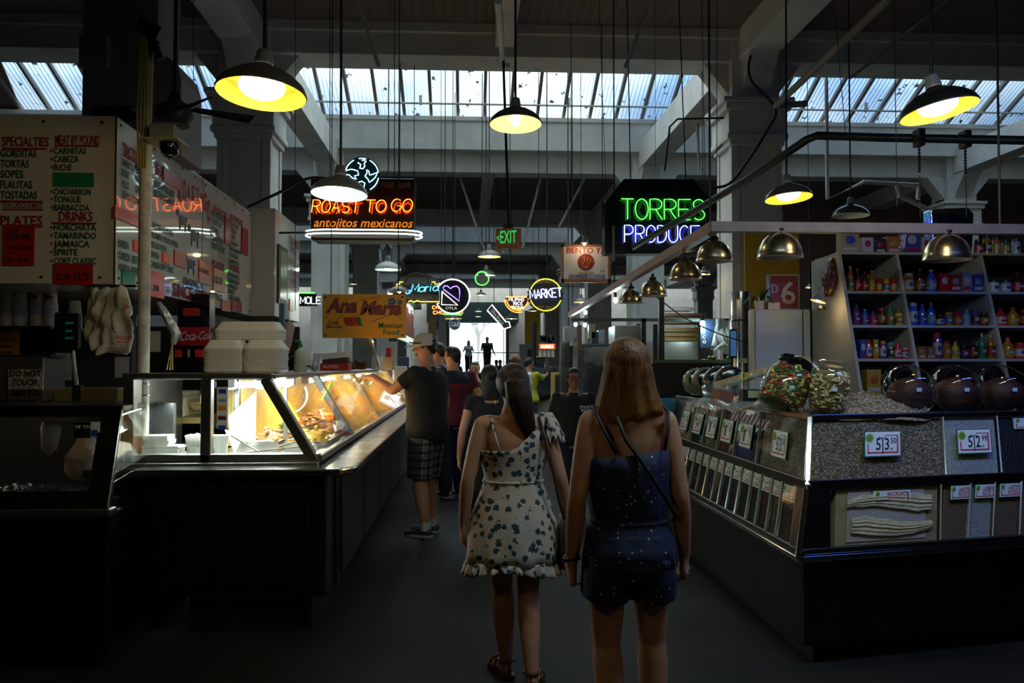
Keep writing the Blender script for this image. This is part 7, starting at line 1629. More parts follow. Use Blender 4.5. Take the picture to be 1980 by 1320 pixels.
def lerp(a, b, f): return a + (b - a) * f
def limb(m, a, b, r0, r1, bulge=.12, n=12, steps=6, flat=1.0, ref=(1, 0, 0), bf=.35):
    secs = []
    for i in range(steps + 1):
        f = i / steps; r = lerp(r0, r1, f) * (1 + bulge * math.sin(PI * min(1, f / bf * .5 if f < bf else .5 + (f - bf) / (1 - bf) * .5)))
        secs.append((lerp(a, b, f), r, r * flat))
    m.loft(secs, n, ref); m.ell(a, (r0 * .98,) * 3, 10, 8); m.ell(b, (r1 * .98,) * 3, 10, 8)
def hand(m, w, d, n, s, side, curl=.5, thick=1.0):
    # w wrist, d direction of the hand, n palm normal, s hand length
    d = d.normalized(); n = (n - d * n.dot(d)).normalized(); x = d.cross(n) * side
    m.loft([(w, s * .15, s * .11), (w + d * s * .12, s * .17, s * .11), (w + d * s * .30, s * .215, s * .10), (w + d * s * .48, s * .215, s * .085), (w + d * s * .52, s * .19, s * .07)], 12, x)
    for i, (u, L) in enumerate(((-.155, .40), (-.052, .47), (.052, .44), (.15, .34))):
        p = w + d * s * .46 + x * s * u; dd = d.copy(); pts = [p]; c = curl * (1 + .12 * i)
        for seg in (.42, .33, .25):
            ax = Matrix.Rotation(c * (1 if seg == .42 else 1.15), 3, x * side)
            dd = (Matrix.Rotation(-c * side * 1.0, 3, x) @ dd) if False else (dd * math.cos(c) + n * math.sin(c)).normalized()
            n2 = n; p = p + dd * s * L * seg; pts.append(p)
            n = (n - dd * n.dot(dd)).normalized() if abs(n.dot(dd)) < .99 else n
        n = n2
        m.tube(pts, [s * .052 * thick, s * .048 * thick, s * .043 * thick, s * .036 * thick], 8); m.ell(pts[-1], s * .036 * thick, 8, 6)
    t0 = w + d * s * .14 - x * s * .13; t1 = t0 + (d * .5 - x * .55 + n * .35).normalized() * s * .2; t2 = t1 + (d * .85 - x * .1 + n * .45).normalized() * s * .17; t3 = t2 + (d * .9 + n * .3).normalized() * s * .12
    m.tube([t0, t1, t2, t3], [s * .07, s * .06, s * .05, s * .04], 8); m.ell(t3, s * .04, 8, 6)
def head(m, c, s, M3, female=True):
    # c: centre of skull, s: head height/2; face towards local +y, M3 turns it
    def P(x, y, z): return c + M3 @ V(x * s, y * s, z * s)
    secs = [(-.98, .20, .12, .50), (-.90, .34, .25, .36), (-.72, .47, .45, .22), (-.5, .56, .60, .10), (-.25, .62, .72, .04), (0, .655, .80, 0), (.25, .67, .84, -.03), (.5, .62, .78, -.05), (.72, .5, .62, -.06), (.88, .33, .42, -.06), (.98, .14, .18, -.05)]
    m.loft([(P(0, yo, z), rx * s, ry * s) for z, rx, ry, yo in secs], 20, M3 @ V(1, 0, 0))
    m.loft([(P(0, .78, .12), .06*s, .06*s), (P(0, .90, -.08), .075*s, .09*s), (P(0, .99, -.20), .11*s, .10*s), (P(0, .86, -.27), .09*s, .06*s)], 8, M3 @ V(1, 0, 0))     # nose
    m.ell(P(0, .76, -.47), (.20*s, .09*s, .045*s), 10, 8, M3); m.ell(P(0, .75, -.56), (.17*s, .09*s, .05*s), 10, 8, M3)       # lips
    m.ell(P(0, .58, -.84), (.18*s, .16*s, .13*s), 10, 8, M3)                                                                # chin
    for sd in (-1, 1):
        m.ell(P(sd * .27, .70, .20), (.17*s, .09*s, .05*s), 10, 8, M3)     # brow
        m.ell(P(sd * .36, .56, -.18), (.17*s, .17*s, .16*s), 10, 8, M3)    # cheek
        m.ell(P(sd * .67, -.05, -.10), (.05*s, .13*s, .21*s), 10, 8, M3 @ Matrix.Rotation(.2*sd, 3, 'Z'))   # ear
def facebits(t, body, c, s, M3, browm, glasses=False):
    def P(x, y, z): return c + M3 @ V(x * s, y * s, z * s)
    for sd in (-1, 1):
        e = MB().ell(P(sd * .27, .70, .04), (.115*s, .07*s, .065*s), 10, 8, M3).build('eye', mat('eye_white', (.55,.5,.46), .2), t, smooth=2)
        MB().ell(P(sd * .27, .765, .04), (.05*s, .02*s, .05*s), 10, 8, M3).build('iris', mat('dark_iris', (.02,.01,.008), .15), e, smooth=2)
        MB().tube([P(sd * .12, .79, .20), P(sd * .27, .80, .25), P(sd * .44, .68, .19)], [.03*s, .035*s, .02*s], 6).build('eyebrow', browm, t, smooth=2)
    MB().ell(P(0, .79, -.515), (.20*s, .05*s, .05*s), 12, 8, M3).build('lips', mat('lip_colour', (.34,.12,.09), .4), t, smooth=2)
    if glasses:
        g = MB()
        for sd in (-1, 1): g.tube([P(sd * .29 + .22 * math.cos(a * PI / 8), .86, .03 + .17 * math.sin(a * PI / 8)) for a in range(16)], .022 * s, 6, True)
        gl = g.tube([P(-.07, .88, .06), P(.07, .88, .06)], .02*s, 6).build('glasses', BLACK, t)
        for sd in (-1, 1): MB().tube([P(sd * .51, .86, .08), P(sd * .68, .1, .05)], .018*s, 6).build('temple', BLACK, gl)
def person(label, loc, rz, Ht, skin, top=None, bottom=None, female=False, arms=None, legs=None, hair='short', hairm=None, vox=.012, headrot=(0, 0), shoes=None, name='person', width=1.0, glasses=False, lean=0, sleeve=.5, legcut=None, legw=1.0, face=True, cap=None, group=None, extra=None, neckcut=True):
    """local frame: faces +y, x to its right, z up; arms/legs as {'L': (elbow, wrist, handdir, palm), ...} in fractions of height"""
    t = thing(name, label, 'person', loc, rz, group)
    h = Ht; f = female; W_ = width
    sh = (.100 if f else .118) * W_; hipw = (.056 if f else .050) * W_
    def T(x, y, z): return V(x * h, (y + lean * max(0, z - .5)) * h, z * h)
    S = {'L': T(-sh, -.005, .805), 'R': T(sh, -.005, .805)}; Hp = {'L': T(-hipw, 0, .50), 'R': T(hipw, 0, .50)}
    da = {'L': ((-.135, -.01, .63), (-.14, .03, .475), (0, .1, -1), (1, .3, 0)), 'R': ((.135, -.01, .63), (.14, .03, .475), (0, .1, -1), (-1, .3, 0))}
    if arms: da.update(arms)
    dl = {'L': ((-.055, .015, .275), (-.055, -.005, .045), 0), 'R': ((.055, .015, .275), (.055, -.005, .045), 0)}
    if legs: dl.update(legs)
    tor = [(.455, .060, .06), (.485, .098, .070), (.52, .112, .080), (.56, .104, .074), (.60, .088, .062), (.64, .080, .056), (.68, .088, .060), (.72, .098, .066), (.76, .102, .064), (.79, .098, .055), (.815, .075, .045), (.835, .040, .036), (.87, .030, .032)] if f else \
          [(.465, .060, .06), (.49, .092, .068), (.52, .100, .074), (.56, .098, .072), (.60, .095, .068), (.64, .098, .068), (.68, .106, .072), (.72, .115, .076), (.76, .120, .074), (.79, .115, .064), (.815, .085, .050), (.835, .045, .040), (.87, .036, .038)]
    tor = [(z, a * (W_ if z < .8 else 1), b * (W_ if z < .8 else 1)) for z, a, b in tor]
    def torso(m, z0, z1, add=0, addy=None, n=20, flare=0):
        s_ = []; zs = sorted(set([z0] + [q[0] for q in tor if z0 < q[0] < z1] + [z1]))
        for z in zs:
            for i in range(len(tor) - 1):
                if tor[i][0] <= z <= tor[i+1][0]:
                    u = (z - tor[i][0]) / (tor[i+1][0] - tor[i][0]); a = lerp(tor[i][1], tor[i+1][1], u); b = lerp(tor[i][2], tor[i+1][2], u); break
            else: a, b = tor[0][1:] if z < .5 else tor[-1][1:]
            k = flare * max(0, (z1 - z) / (z1 - z0)); yo = (-.012 if f else -.004) * math.exp(-((z - .52) / .04) ** 2) + (.008 if f else .004) * math.exp(-((z - .73) / .04) ** 2)
            s_.append((T(0, yo, z), (a + add + k) * h, (b + (addy if addy is not None else add) + k) * h))
        m.loft(s_, n, (1, 0, 0)); return s_
    m = MB(); torso(m, .455, .87)
    ra = (.028, .022, .0155) if f else (.030, .024, .018)
    for sd in 'LR':
        e, w, hd, pn = da[sd][:4]; e = T(*e); w = T(*w); sg = -1 if sd == 'L' else 1
        m.loft([(T(sg * sh * .55, -.004, .80), .035*h, .035*h), (lerp(T(sg * sh * .55, 0, .80), S[sd], .6), .034*h, .034*h), (S[sd], .031*h, .031*h)], 12, (0, 1, 0)); m.ell(S[sd] + V(0, 0, -.004*h), .033*h if not f else .029*h, 12, 8)
        limb(m, S[sd], e, ra[0]*h*1.02, ra[1]*h, .10); limb(m, e, w, ra[1]*h, ra[2]*h, .14, bf=.25)
        hand(m, w, V(*hd), V(*pn), .108*h, -sg, curl=(da[sd][4] if len(da[sd]) > 4 else .35))
        k, a, ft = dl[sd][:3]; k = T(*k); a = T(*a); k.y = dl[sd][0][1] * h; a.y = dl[sd][1][1] * h
        th = (.058 if f else .055) * legw
        limb(m, Hp[sd], k, th*h, .035*h*legw**.5, .02, 14, bf=.2); limb(m, k, a, .034*h*legw**.5, .021*h, .26, 14, bf=.30)
        yaw = ft; fd = V(math.sin(yaw), math.cos(yaw), 0); pitch = dl[sd][3] if len(dl[sd]) > 3 else 0
        heel = a - fd * .022*h + V(0, 0, -.028*h); toe = a + fd * .105*h + V(0, 0, -.034*h + pitch * .1 * h * -1)
        sid = V(fd.y, -fd.x, 0)
        m.loft([(heel - fd*.004*h, .012*h, .018*h), (heel + fd*.01*h + V(0, 0, .004*h), .02*h, .023*h), (lerp(heel, toe, .38) + V(0, 0, .006*h), .021*h, .022*h), (lerp(heel, toe, .72) + V(0, 0, -.001*h), .027*h, .014*h), (toe, .022*h, .009*h), (toe + fd*.01*h, .012*h, .006*h)], 14, sid)
        if shoes:
            sm = MB(); g_ = .005*h
            sm.loft([(heel - fd*.010*h, .014*h, .022*h), (heel + fd*.01*h + V(0,0,.006*h), .025*h, .029*h), (lerp(heel, toe, .38) + V(0,0,.008*h), .026*h, .028*h), (lerp(heel, toe, .72), .031*h, .019*h), (toe, .027*h, .014*h), (toe + fd*.018*h, .014*h, .009*h)], 14, sid); so = sm.build('shoe', shoes[0], t, local=True); remesh(so, vox*.8, 4)
            bm_ = MB(); pl = []
            for u, ww in ((-.012, .016), (.01, .026), (.05, .027), (.09, .033), (.118, .028), (.138, .014)): pl.append((u, ww))
            ring_ = [heel + fd * (u + .0) * h + sid * ww * h for u, ww in pl] + [heel + fd * u * h - sid * ww * h for u, ww in pl[::-1]]
            zz = min(heel.z, toe.z) - .016*h
            for q in ring_: q.z = max(zz, -.0) if pitch == 0 else q.z - .016*h - max(0, (q - heel).dot(fd)) * pitch * .8
            bm_.slab(ring_, .012*h, V(0, 0, 1)).build('sole', shoes[1], so, local=True)
            if len(shoes) > 2: MB().tube([a + V(0, 0, -.012*h), a + V(0, 0, .03*h)], [.026*h, .0245*h], 14).build('sock', shoes[2], t, local=True)
    hs = .0655 * h; M3 = Matrix.Rotation(headrot[0], 3, 'Z') @ Matrix.Rotation(headrot[1], 3, 'X'); hc = T(0, .012, .934)
    m.loft([(T(0, -.006, .80), (.036 if f else .045)*h, .04*h), (T(0, -.002, .845), (.029 if f else .036)*h, .034*h), (T(0, .004, .885), (.029 if f else .035)*h, .034*h), (hc, .03*h, .03*h)], 14)
    head(m, hc, hs, M3, f)
    b = m.build('body', skin, t, local=True); remesh(b, vox, 5)
    if face: facebits(t, b, hc, hs, M3, hairm or HDARK, glasses) if False else _fb(t, b, hc, hs, M3, hairm or HDARK, glasses)
    # clothes
    if top:
        cm = MB(); z0, z1 = top.get('z', (.50, .815)); torso(cm, z0, z1, .012, .014, flare=top.get('flare', .006))
        if z1 > .8: cm.loft([(T(0, -.002, z1 - .02), .075*h, .052*h), (T(0, -.002, z1 + .022), .042*h, .042*h)], 16)
        for sd in 'LR':
            sg = -1 if sd == 'L' else 1; e = T(*da[sd][0]); w = T(*da[sd][1]); q = sleeve
            cm.loft([(T(sg * sh * .4, -.004, .79), .045*h, .045*h), (S[sd], .038*h, .038*h), (lerp(S[sd], e, min(1, q)), .036*h, .036*h)], 14, (0, 1, 0)); cm.ell(S[sd], .037*h, 12, 8)
            if q > 1: cm.loft([(e, .031*h, .031*h), (lerp(e, w, q - 1), .024*h, .024*h)], 12, (0, 1, 0)); cm.ell(e, .031*h, 10, 8)
        o = cm.build(top.get('name', 'shirt'), top['mat'], t, local=True); remesh(o, vox, 4)
    if bottom:
        cm = MB(); zw = bottom.get('waist', .60); torso(cm, .47, zw, .010, .010); cut = bottom.get('cut', .30)
        for sd in 'LR':
            k, a = T(*dl[sd][0]), T(*dl[sd][1]); k.y = dl[sd][0][1]*h; a.y = dl[sd][1][1]*h; ex = bottom.get('ease', .010)
            if cut >= .275:
                u = (Hp[sd].z - cut*h) / (Hp[sd].z - k.z); cm.loft([(Hp[sd], (.058*legw + .008)*h, (.062*legw + .008)*h), (lerp(Hp[sd], k, u), (.040 + ex)*h + .014*h*(1-u), (.044 + ex)*h + .014*h*(1-u))], 14)
            else:
                u = (k.z - cut*h) / (k.z - a.z); cm.loft([(Hp[sd], (.058*legw + .008)*h, (.060*legw + .008)*h), (lerp(Hp[sd], k, .5), .056*h*legw, .056*h*legw), (k, (.036 + ex)*h, (.036 + ex)*h), (lerp(k, a, .5), (.038 + ex)*h, (.038 + ex)*h), (lerp(k, a, u), (.026 + ex)*h, (.028 + ex)*h)], 14)
        o = cm.build(bottom.get('name', 'trousers'), bottom['mat'], t, local=True); remesh(o, vox, 4)
    def P(x, y, z): return hc + M3 @ V(x * hs, y * hs, z * hs)
    hm = MB(); hairm_ = hairm or HDARK
    if hair in ('short', 'cap'):
        hm.ell(P(0, -.14, .22), (.71*hs, .84*hs, .82*hs), 18, 12, M3); hm.ell(P(0, -.50, -.15), (.56*hs, .42*hs, .50*hs), 14, 10, M3)
        for sd in (-1, 1): hm.ell(P(sd*.62, .02, .1), (.08*hs, .25*hs, .3*hs), 8, 6, M3)
        if hair == 'short': hm.ell(P(0, .18, .72), (.55*hs, .55*hs, .36*hs), 14, 10, M3)
    if hair in ('bun', 'long'): hm.ell(P(0, .16, .70), (.60*hs, .60*hs, .40*hs), 14, 10, M3); [hm.ell(P(sd*.60, .18, .25), (.14*hs, .34*hs, .42*hs), 8, 6, M3) for sd in (-1, 1)]
    if hair == 'bun': hm.ell(P(0, -.14, .2), (.72*hs, .86*hs, .86*hs), 18, 12, M3); hm.ell(P(0, -1.0, .45), (.3*hs,)*3, 12, 8)
    if hair == 'long':
        hm.ell(P(0, -.14, .22), (.74*hs, .88*hs, .86*hs), 18, 12, M3); hm.loft([(P(0, -.3, .2), .72*hs, .62*hs), (P(0, -.45, -.6), .78*hs, .5*hs), (P(0, -.55, -1.5), .85*hs, .38*hs), (P(0, -.6, -2.5), .7*hs, .25*hs)], 16, M3 @ V(1, 0, 0))
    if hm.v:
        o = hm.build('hair', hairm_, t, local=True); remesh(o, vox*.8, 3)
    if cap:
        c_ = MB(); c_.lathe([(.76*hs, .06*hs), (.80*hs, .2*hs), (.76*hs, .55*hs), (.55*hs, .92*hs), (.25*hs, 1.08*hs), (0, 1.12*hs)], hc, 24, M3 @ Matrix.Diagonal((1, 1.14, 1))); co = c_.build('cap', cap[0], t, local=True, smooth=2)
        yb_ = cap[2] if len(cap) > 2 else 1; bm2 = MB(); pts = [P(-.62, .45*yb_, .22), P(-.55, 1.1*yb_, .16), P(-.3, 1.48*yb_, .10), P(0, 1.58*yb_, .08), P(.3, 1.48*yb_, .10), P(.55, 1.1*yb_, .16), P(.62, .45*yb_, .22)]
        bm2.slab(pts, .05*hs, M3 @ V(0, 0, 1)).build('brim', cap[1], co, local=True)
    if extra: extra(t, T, hc, hs, M3, da, dl, S, h)
    return t
def _fb(t, b, c, s, M3, browm, glasses):
    # face details in local coordinates
    global MB
    old = MB.build
    def bl(self, name, mat_, parent=None, smooth=None, local=False, **k): return old(self, name, mat_, parent, smooth, True, **k)
    MB.build = bl
    try: facebits(t, b, c, s, M3, browm, glasses)
    finally: MB.build = old
def gp(px, Y): return V(X_(px, Y), Y, 0)
# ---------------------------------------------------------------- the woman in the floral dress
def dress(t, T, hc, hs, M3, da, dl, S, h):
    # bodice with a slanting neckline: left side lower at the back, shoulder ruffle on the right
    n = 64; secs = [(.79, .108, .075), (.76, .112, .080), (.72, .108, .078), (.68, .098, .070), (.645, .090, .066), (.615, .094, .068), (.56, .116, .086), (.51, .132, .098), (.455, .141, .108), (.41, .144, .112), (.378, .147, .116)]
    m = MB(); vs_ = []
    for i, (z, a, b) in enumerate(secs):
        for j in range(n):
            an = 2 * PI * j / n; c, s_ = math.cos(an), math.sin(an); zz = z
            # neckline: top rows follow a slope rising to the right shoulder
            zt = .725 + (.10 * max(0, (c + .15)) ** 1.3 if c > -.15 else 0) + (.02 if s_ > 0 else 0)
            zz = min(z, zt) if i < 3 else z
            fl = 1 + (.05 * math.sin(9 * an + z * 20) * max(0, (.56 - z) / .2)); fl2 = 1 + .015 * math.sin(17 * an + z * 60) * (1 if .6 < z < .75 else .3)
            if zz > .77 : a2 = a * .96
            else: a2 = a
            vs_.append(T(c * a2 * fl * fl2, s_ * b * fl * fl2 - .006, zz))
    fs = [(i*n + j, i*n + (j+1) % n, (i+1)*n + (j+1) % n, (i+1)*n + j) for i in range(len(secs) - 1) for j in range(n)]
    m.add(vs_, fs); o = m.build('dress', FLORAL, t, smooth=2, local=True); sl = o.modifiers.new('thick', 'SOLIDIFY'); sl.thickness = .004
    # waist band
    m = MB(); m.tube([T(.095 * math.cos(2*PI*j/32), .070 * math.sin(2*PI*j/32) - .006, .628) for j in range(32)], .0065, 8, True); m.build('waist_band', FLORAL, o, smooth=2, local=True)
    # hem ruffle
    m = MB(); vs_ = []; rows = 5; nn = 160
    for i in range(rows):
        u = i / (rows - 1)
        for j in range(nn):
            an = 2 * PI * j / nn; w = .010 * u * math.sin(an * 24) + .006 * u * math.sin(an * 37 + 1); sag = .012 * math.sin(an * 3 + .6)
            vs_.append(T(math.cos(an) * (.146 + .008 * u + w), math.sin(an) * (.115 + .008 * u + w) - .006, .384 - .034 * u + sag * u))
    fs = [(i*nn + j, i*nn + (j+1) % nn, (i+1)*nn + (j+1) % nn, (i+1)*nn + j) for i in range(rows - 1) for j in range(nn)]
    m.add(vs_, fs); r = m.build('hem_ruffle', FLORAL, t, smooth=2, local=True); r.modifiers.new('thick', 'SOLIDIFY').thickness = .002
    # shoulder ruffles, two tiers over the right shoulder
    for tier, (r0, r1, dz) in enumerate(((.018, .046, 0), (.030, .058, -.022))):
        m = MB(); vs_ = []; nn = 60; rows = 5
        for i in range(rows):
            u = i / (rows - 1)
            for j in range(nn + 1):
                an = -PI * .55 + PI * 1.1 * j / nn; w = .006 * u * math.sin(j * .8 + tier)
                rad = lerp(r0, r1, u) + w
                vs_.append(S['R'] + V((.01 + rad * math.cos(an) * .9) * h * 1.0, rad * math.sin(an) * 1.15 * h, (.038 + dz - .060 * u + .014 * math.sin(j * .95 + 1.2) * u) * h))
        fs = [(i*(nn+1) + j, i*(nn+1) + j + 1, (i+1)*(nn+1) + j + 1, (i+1)*(nn+1) + j) for i in range(rows - 1) for j in range(nn)]
        m.add(vs_, fs); r = m.build('shoulder_ruffle', FLORAL, t, smooth=2, local=True); r.modifiers.new('thick', 'SOLIDIFY').thickness = .002
    m = MB(); m.loft([(T(.06, -.045, .775), .030*h, .012*h), (T(.075, -.03, .815), .026*h, .012*h), (T(.085, 0, .835), .024*h, .010*h), (T(.08, .03, .82), .024*h, .010*h)], 12); m.build('shoulder_strap', FLORAL, t, smooth=2, local=True)
    # twisted thin strap on the left
    m = MB(); m.tube([T(-.045, -.078, .722), T(-.058, -.066, .765), T(-.068, -.048, .805), T(-.072, -.02, .832), T(-.07, .01, .832), T(-.06, .05, .80)], .0065, 8)
    for i, v in enumerate(m.v): pass
    m.build('thin_strap', FLORAL, t, smooth=2, local=True)
    # ponytail and hair
    hm = MB(); hm.ell(hc + V(0, -.008, .012), (.055*h, .063*h, .061*h), 20, 14); hm.loft([(hc + V(.004, -.075, .035), .028*h, .02*h), (hc + V(.012, -.105, .01), .038*h, .026*h), (hc + V(.022, -.112, -.06), .042*h, .028*h), (hc + V(.04, -.112, -.13), .036*h, .026*h), (hc + V(.062, -.108, -.20), .028*h, .02*h), (hc + V(.082, -.10, -.255), .016*h, .012*h), (hc + V(.092, -.098, -.285), .005*h, .005*h)], 14)
    hm.loft([(hc + V(-.03, -.03, -.03), .02*h, .03*h), (hc + V(-.02, -.045, -.07), .012*h, .016*h), (hc + V(0, -.05, -.1), .004*h, .004*h)], 10)
    o = hm.build('hair', HDARK, t, local=True); remesh(o, .006, 3)
    MB().tube([hc + V(.004 + .024 * math.cos(a*PI/6) * 1.1, -.078 + .004 * math.sin(a), .035 + .024 * math.sin(a*PI/6)) for a in range(12)], .006, 6, True).build('hair_tie', BLACK, t, local=True)
    m = MB(); m.tube([T(-.058, .02, .90), T(-.060, -.004, .885), T(-.057, -.012, .872)], .002, 6); m.build('earring', mat('gold_metal', (.7,.45,.12), .25, 1), t, local=True)
P1 = person('woman in white floral dress with ponytail walking away in the aisle', gp(992, 4.25), math.radians(1), 1.56, SK1, female=True, width=.98, vox=.0075, hair=None, shoes=None,
    arms={'L': ((-.145, -.03, .635), (-.158, .0, .49), (.0, .12, -1), (1, .2, 0), .3), 'R': ((.148, -.03, .64), (.176, .02, .50), (.12, .15, -1), (-1, .3, 0), .45)},
    legs={'L': ((-.032, .035, .285), (-.020, .03, .052), math.radians(-18)), 'R': ((.048, .0, .275), (.052, -.085, .050), math.radians(14))}, extra=dress, legw=.92)
# sandals for her
for sd, (a, yaw) in {'L': (V(-.020, .03, .052) * 1.56, math.radians(-18)), 'R': (V(.052, -.085, .050) * 1.56, math.radians(14))}.items():
    fd = V(math.sin(yaw), math.cos(yaw), 0); sid = V(fd.y, -fd.x, 0); heel = a - fd * .034; heel.z = .003; m = MB(); pl = ((-.02, .024), (.02, .035), (.09, .033), (.15, .046), (.20, .040), (.225, .02))
    BR = mat('brown_leather', (.10,.035,.015), .45); so = MB().slab([heel + fd*u + sid*w for u, w in pl] + [heel + fd*u - sid*w for u, w in pl[::-1]], .016, V(0, 0, 1)).build('sandal', BR, P1, local=True)
    m = MB()
    for u, hh, ww in ((.155, .052, .044), (.10, .078, .036)): m.tube([heel + fd*u + sid*ww*math.cos(q*PI/8) + V(0, 0, .01 + hh*math.sin(q*PI/8)) for q in range(9)], .008, 6)
    m.tube([V(a.x, a.y, .085) + V(.041*math.cos(q*PI/8), .041*math.sin(q*PI/8), 0) for q in range(16)], .007, 6, True); m.tube([heel + V(0, 0, .01), V(a.x, a.y, .085) - fd*.04], .008, 6); m.build('sandal_strap', BR, so, local=True)
# shoulder bag carried by her
t = thing('shoulder_bag', 'brown bag hanging by a long strap at the floral dress woman\'s right side', 'bag', gp(1090, 4.3)); bl_ = mat('dark_leather', (.07,.03,.018), .4); bo = gp(992, 4.25)
m = MB(); m.tube([bo + V(*q) for q in ((.10, .06, 1.24), (.135, .01, 1.305), (.125, -.06, 1.29), (.15, -.12, 1.20), (.185, -.135, 1.05), (.215, -.13, .9), (.245, -.10, .80))], .008, 8); m.build('strap', bl_, t, smooth=2)
m = MB().loft([(bo + V(.262, -.03, .56), .025, .09), (bo + V(.262, -.03, .60), .035, .12), (bo + V(.256, -.03, .72), .035, .12), (bo + V(.252, -.03, .80), .02, .11)], 20, pw=.5); m.build('bag_body', bl_, t, smooth=2)
MB().ell(bo + V(.246, -.14, .80), .009, 8, 6).build('buckle', mat('gold_metal', (.7,.45,.12), .25, 1), t)
# ---------------------------------------------------------------- the woman in the navy playsuit
def playsuit(t, T, hc, hs, M3, da, dl, S, h):
    n = 60; secs = [(.735, .098, .070), (.70, .097, .074), (.66, .093, .072), (.62, .092, .072), (.59, .086, .068), (.578, .084, .066), (.56, .094, .074), (.52, .104, .086), (.48, .107, .092)]
    m = MB(); vs_ = []
    for i, (z, a, b) in enumerate(secs):
        for j in range(n):
            an = 2 * PI * j / n; c, s_ = math.cos(an), math.sin(an); zz = z + (.012 * c if i == 0 else 0); k = 1 + .018 * math.sin(11 * an + z * 30)
            vs_.append(T(c * a * k, s_ * b * k - .008 - (.006 if z < .55 else 0), zz))
    m.add(vs_, [(i*n + j, i*n + (j+1) % n, (i+1)*n + (j+1) % n, (i+1)*n + j) for i in range(len(secs) - 1) for j in range(n)])
    o = m.build('playsuit', NDOT, t, smooth=2, local=True); o.modifiers.new('thick', 'SOLIDIFY').thickness = .004
    cm = MB()
    cm.loft([(T(0, -.010, .548), .100*h, .080*h), (T(0, -.014, .50), .106*h, .090*h), (T(0, -.012, .452), .102*h, .086*h)], 30)
    for sg in (-1, 1): cm.loft([(T(sg*.048, -.008, .50), .060*h, .084*h), (T(sg*.052, -.006, .45), .058*h, .080*h), (T(sg*.054, .0, .405), .058*h, .074*h)], 24)
    o2 = cm.build('shorts', NDOT, t, local=True); remesh(o2, .007, 5)
    m = MB(); m.tube([T(.088 * math.cos(2*PI*j/32), .069 * math.sin(2*PI*j/32) - .008, .578) for j in range(32)], .007, 8, True); m.build('waist_seam', NDOT, o, smooth=2, local=True)
    for pts in ([(-.040, -.078, .738), (-.062, -.070, .78), (-.080, -.045, .825), (-.082, -.01, .842), (-.075, .03, .83)], [(.070, -.070, .745), (.082, -.060, .79), (.088, -.035, .83), (.085, 0, .842), (.078, .03, .83)]):
        MB().tube([T(*q) for q in pts], .0065, 8).build('strap', mat('navy_strap', (.008,.012,.04), .6), t, smooth=2, local=True)
    # shoulder length hair
    hm = MB(); c = hc; hm.ell(c + V(0, -.012, .014), (.056*h, .066*h, .062*h), 22, 14)
    hm.loft([(c + V(0, -.018, .075), .030*h, .032*h), (c + V(0, -.022, .045), .049*h, .050*h), (c + V(0, -.028, -.01), .058*h, .056*h), (c + V(0, -.034, -.08), .066*h, .054*h), (c + V(.002, -.038, -.14), .078*h, .050*h), (c + V(.004, -.040, -.185), .084*h, .046*h), (c + V(.008, -.042, -.205), .078*h, .040*h), (c + V(.01, -.042, -.215), .06*h, .03*h)], 26)
    for i, v in enumerate(hm.v):
        if v.z < c.z - .05: a = math.atan2(v.y - c.y + .03, v.x - c.x); hm.v[i] = v + V(math.cos(a), math.sin(a), 0) * .006 * math.sin(a * 13) + V(0, 0, .008 * math.sin(a * 7))
    o = hm.build('hair', HAUB, t, local=True); remesh(o, .0065, 2)
P2 = person('woman in dark navy dotted playsuit with shoulder length auburn hair, seen from behind', gp(1213, 3.28), math.radians(0), 1.655, SK2, female=True, width=.88, vox=.0075, hair=None,
    arms={'L': ((-.122, -.025, .63), (-.130, .015, .478), (.02, .15, -1), (1, .2, 0), .8), 'R': ((.118, -.025, .63), (.136, .015, .49), (.0, .15, -1), (-1, .2, 0), .95)},
    legs={'L': ((-.048, .02, .285), (-.040, -.03, .048), math.radians(-5)), 'R': ((.062, .03, .29), (.064, .02, .048), math.radians(5))}, extra=playsuit, legw=.9,
    shoes=(mat('brown_leather', (.10,.035,.015), .45), mat('dark_sole', (.03,.025,.02), .6)))
o = gp(1213, 3.28)
MB().tube([o + V(-.060, -.10, 1.36), o + V(-.03, -.125, 1.27), o + V(.04, -.150, 1.17), o + V(.11, -.145, 1.06), o + V(.17, -.07, .98), o + V(.175, .02, .95)], .007, 8).solo('crossbody_strap', BLACK, 'thin black strap crossing the back of the navy playsuit', 'strap', smooth=2)
w = o + V(-.130, .015, .478) * 1.655 + V(0, 0, .015); MB().tube([w + V(.030 * math.cos(a*PI/8), .030 * math.sin(a*PI/8), .004 * math.cos(a)) for a in range(16)], .006, 8, True).solo('bracelet', mat('dark_metal_band', (.08,.08,.09), .3, .8), 'dark band on the left wrist of the woman in navy', 'bracelet', smooth=2)
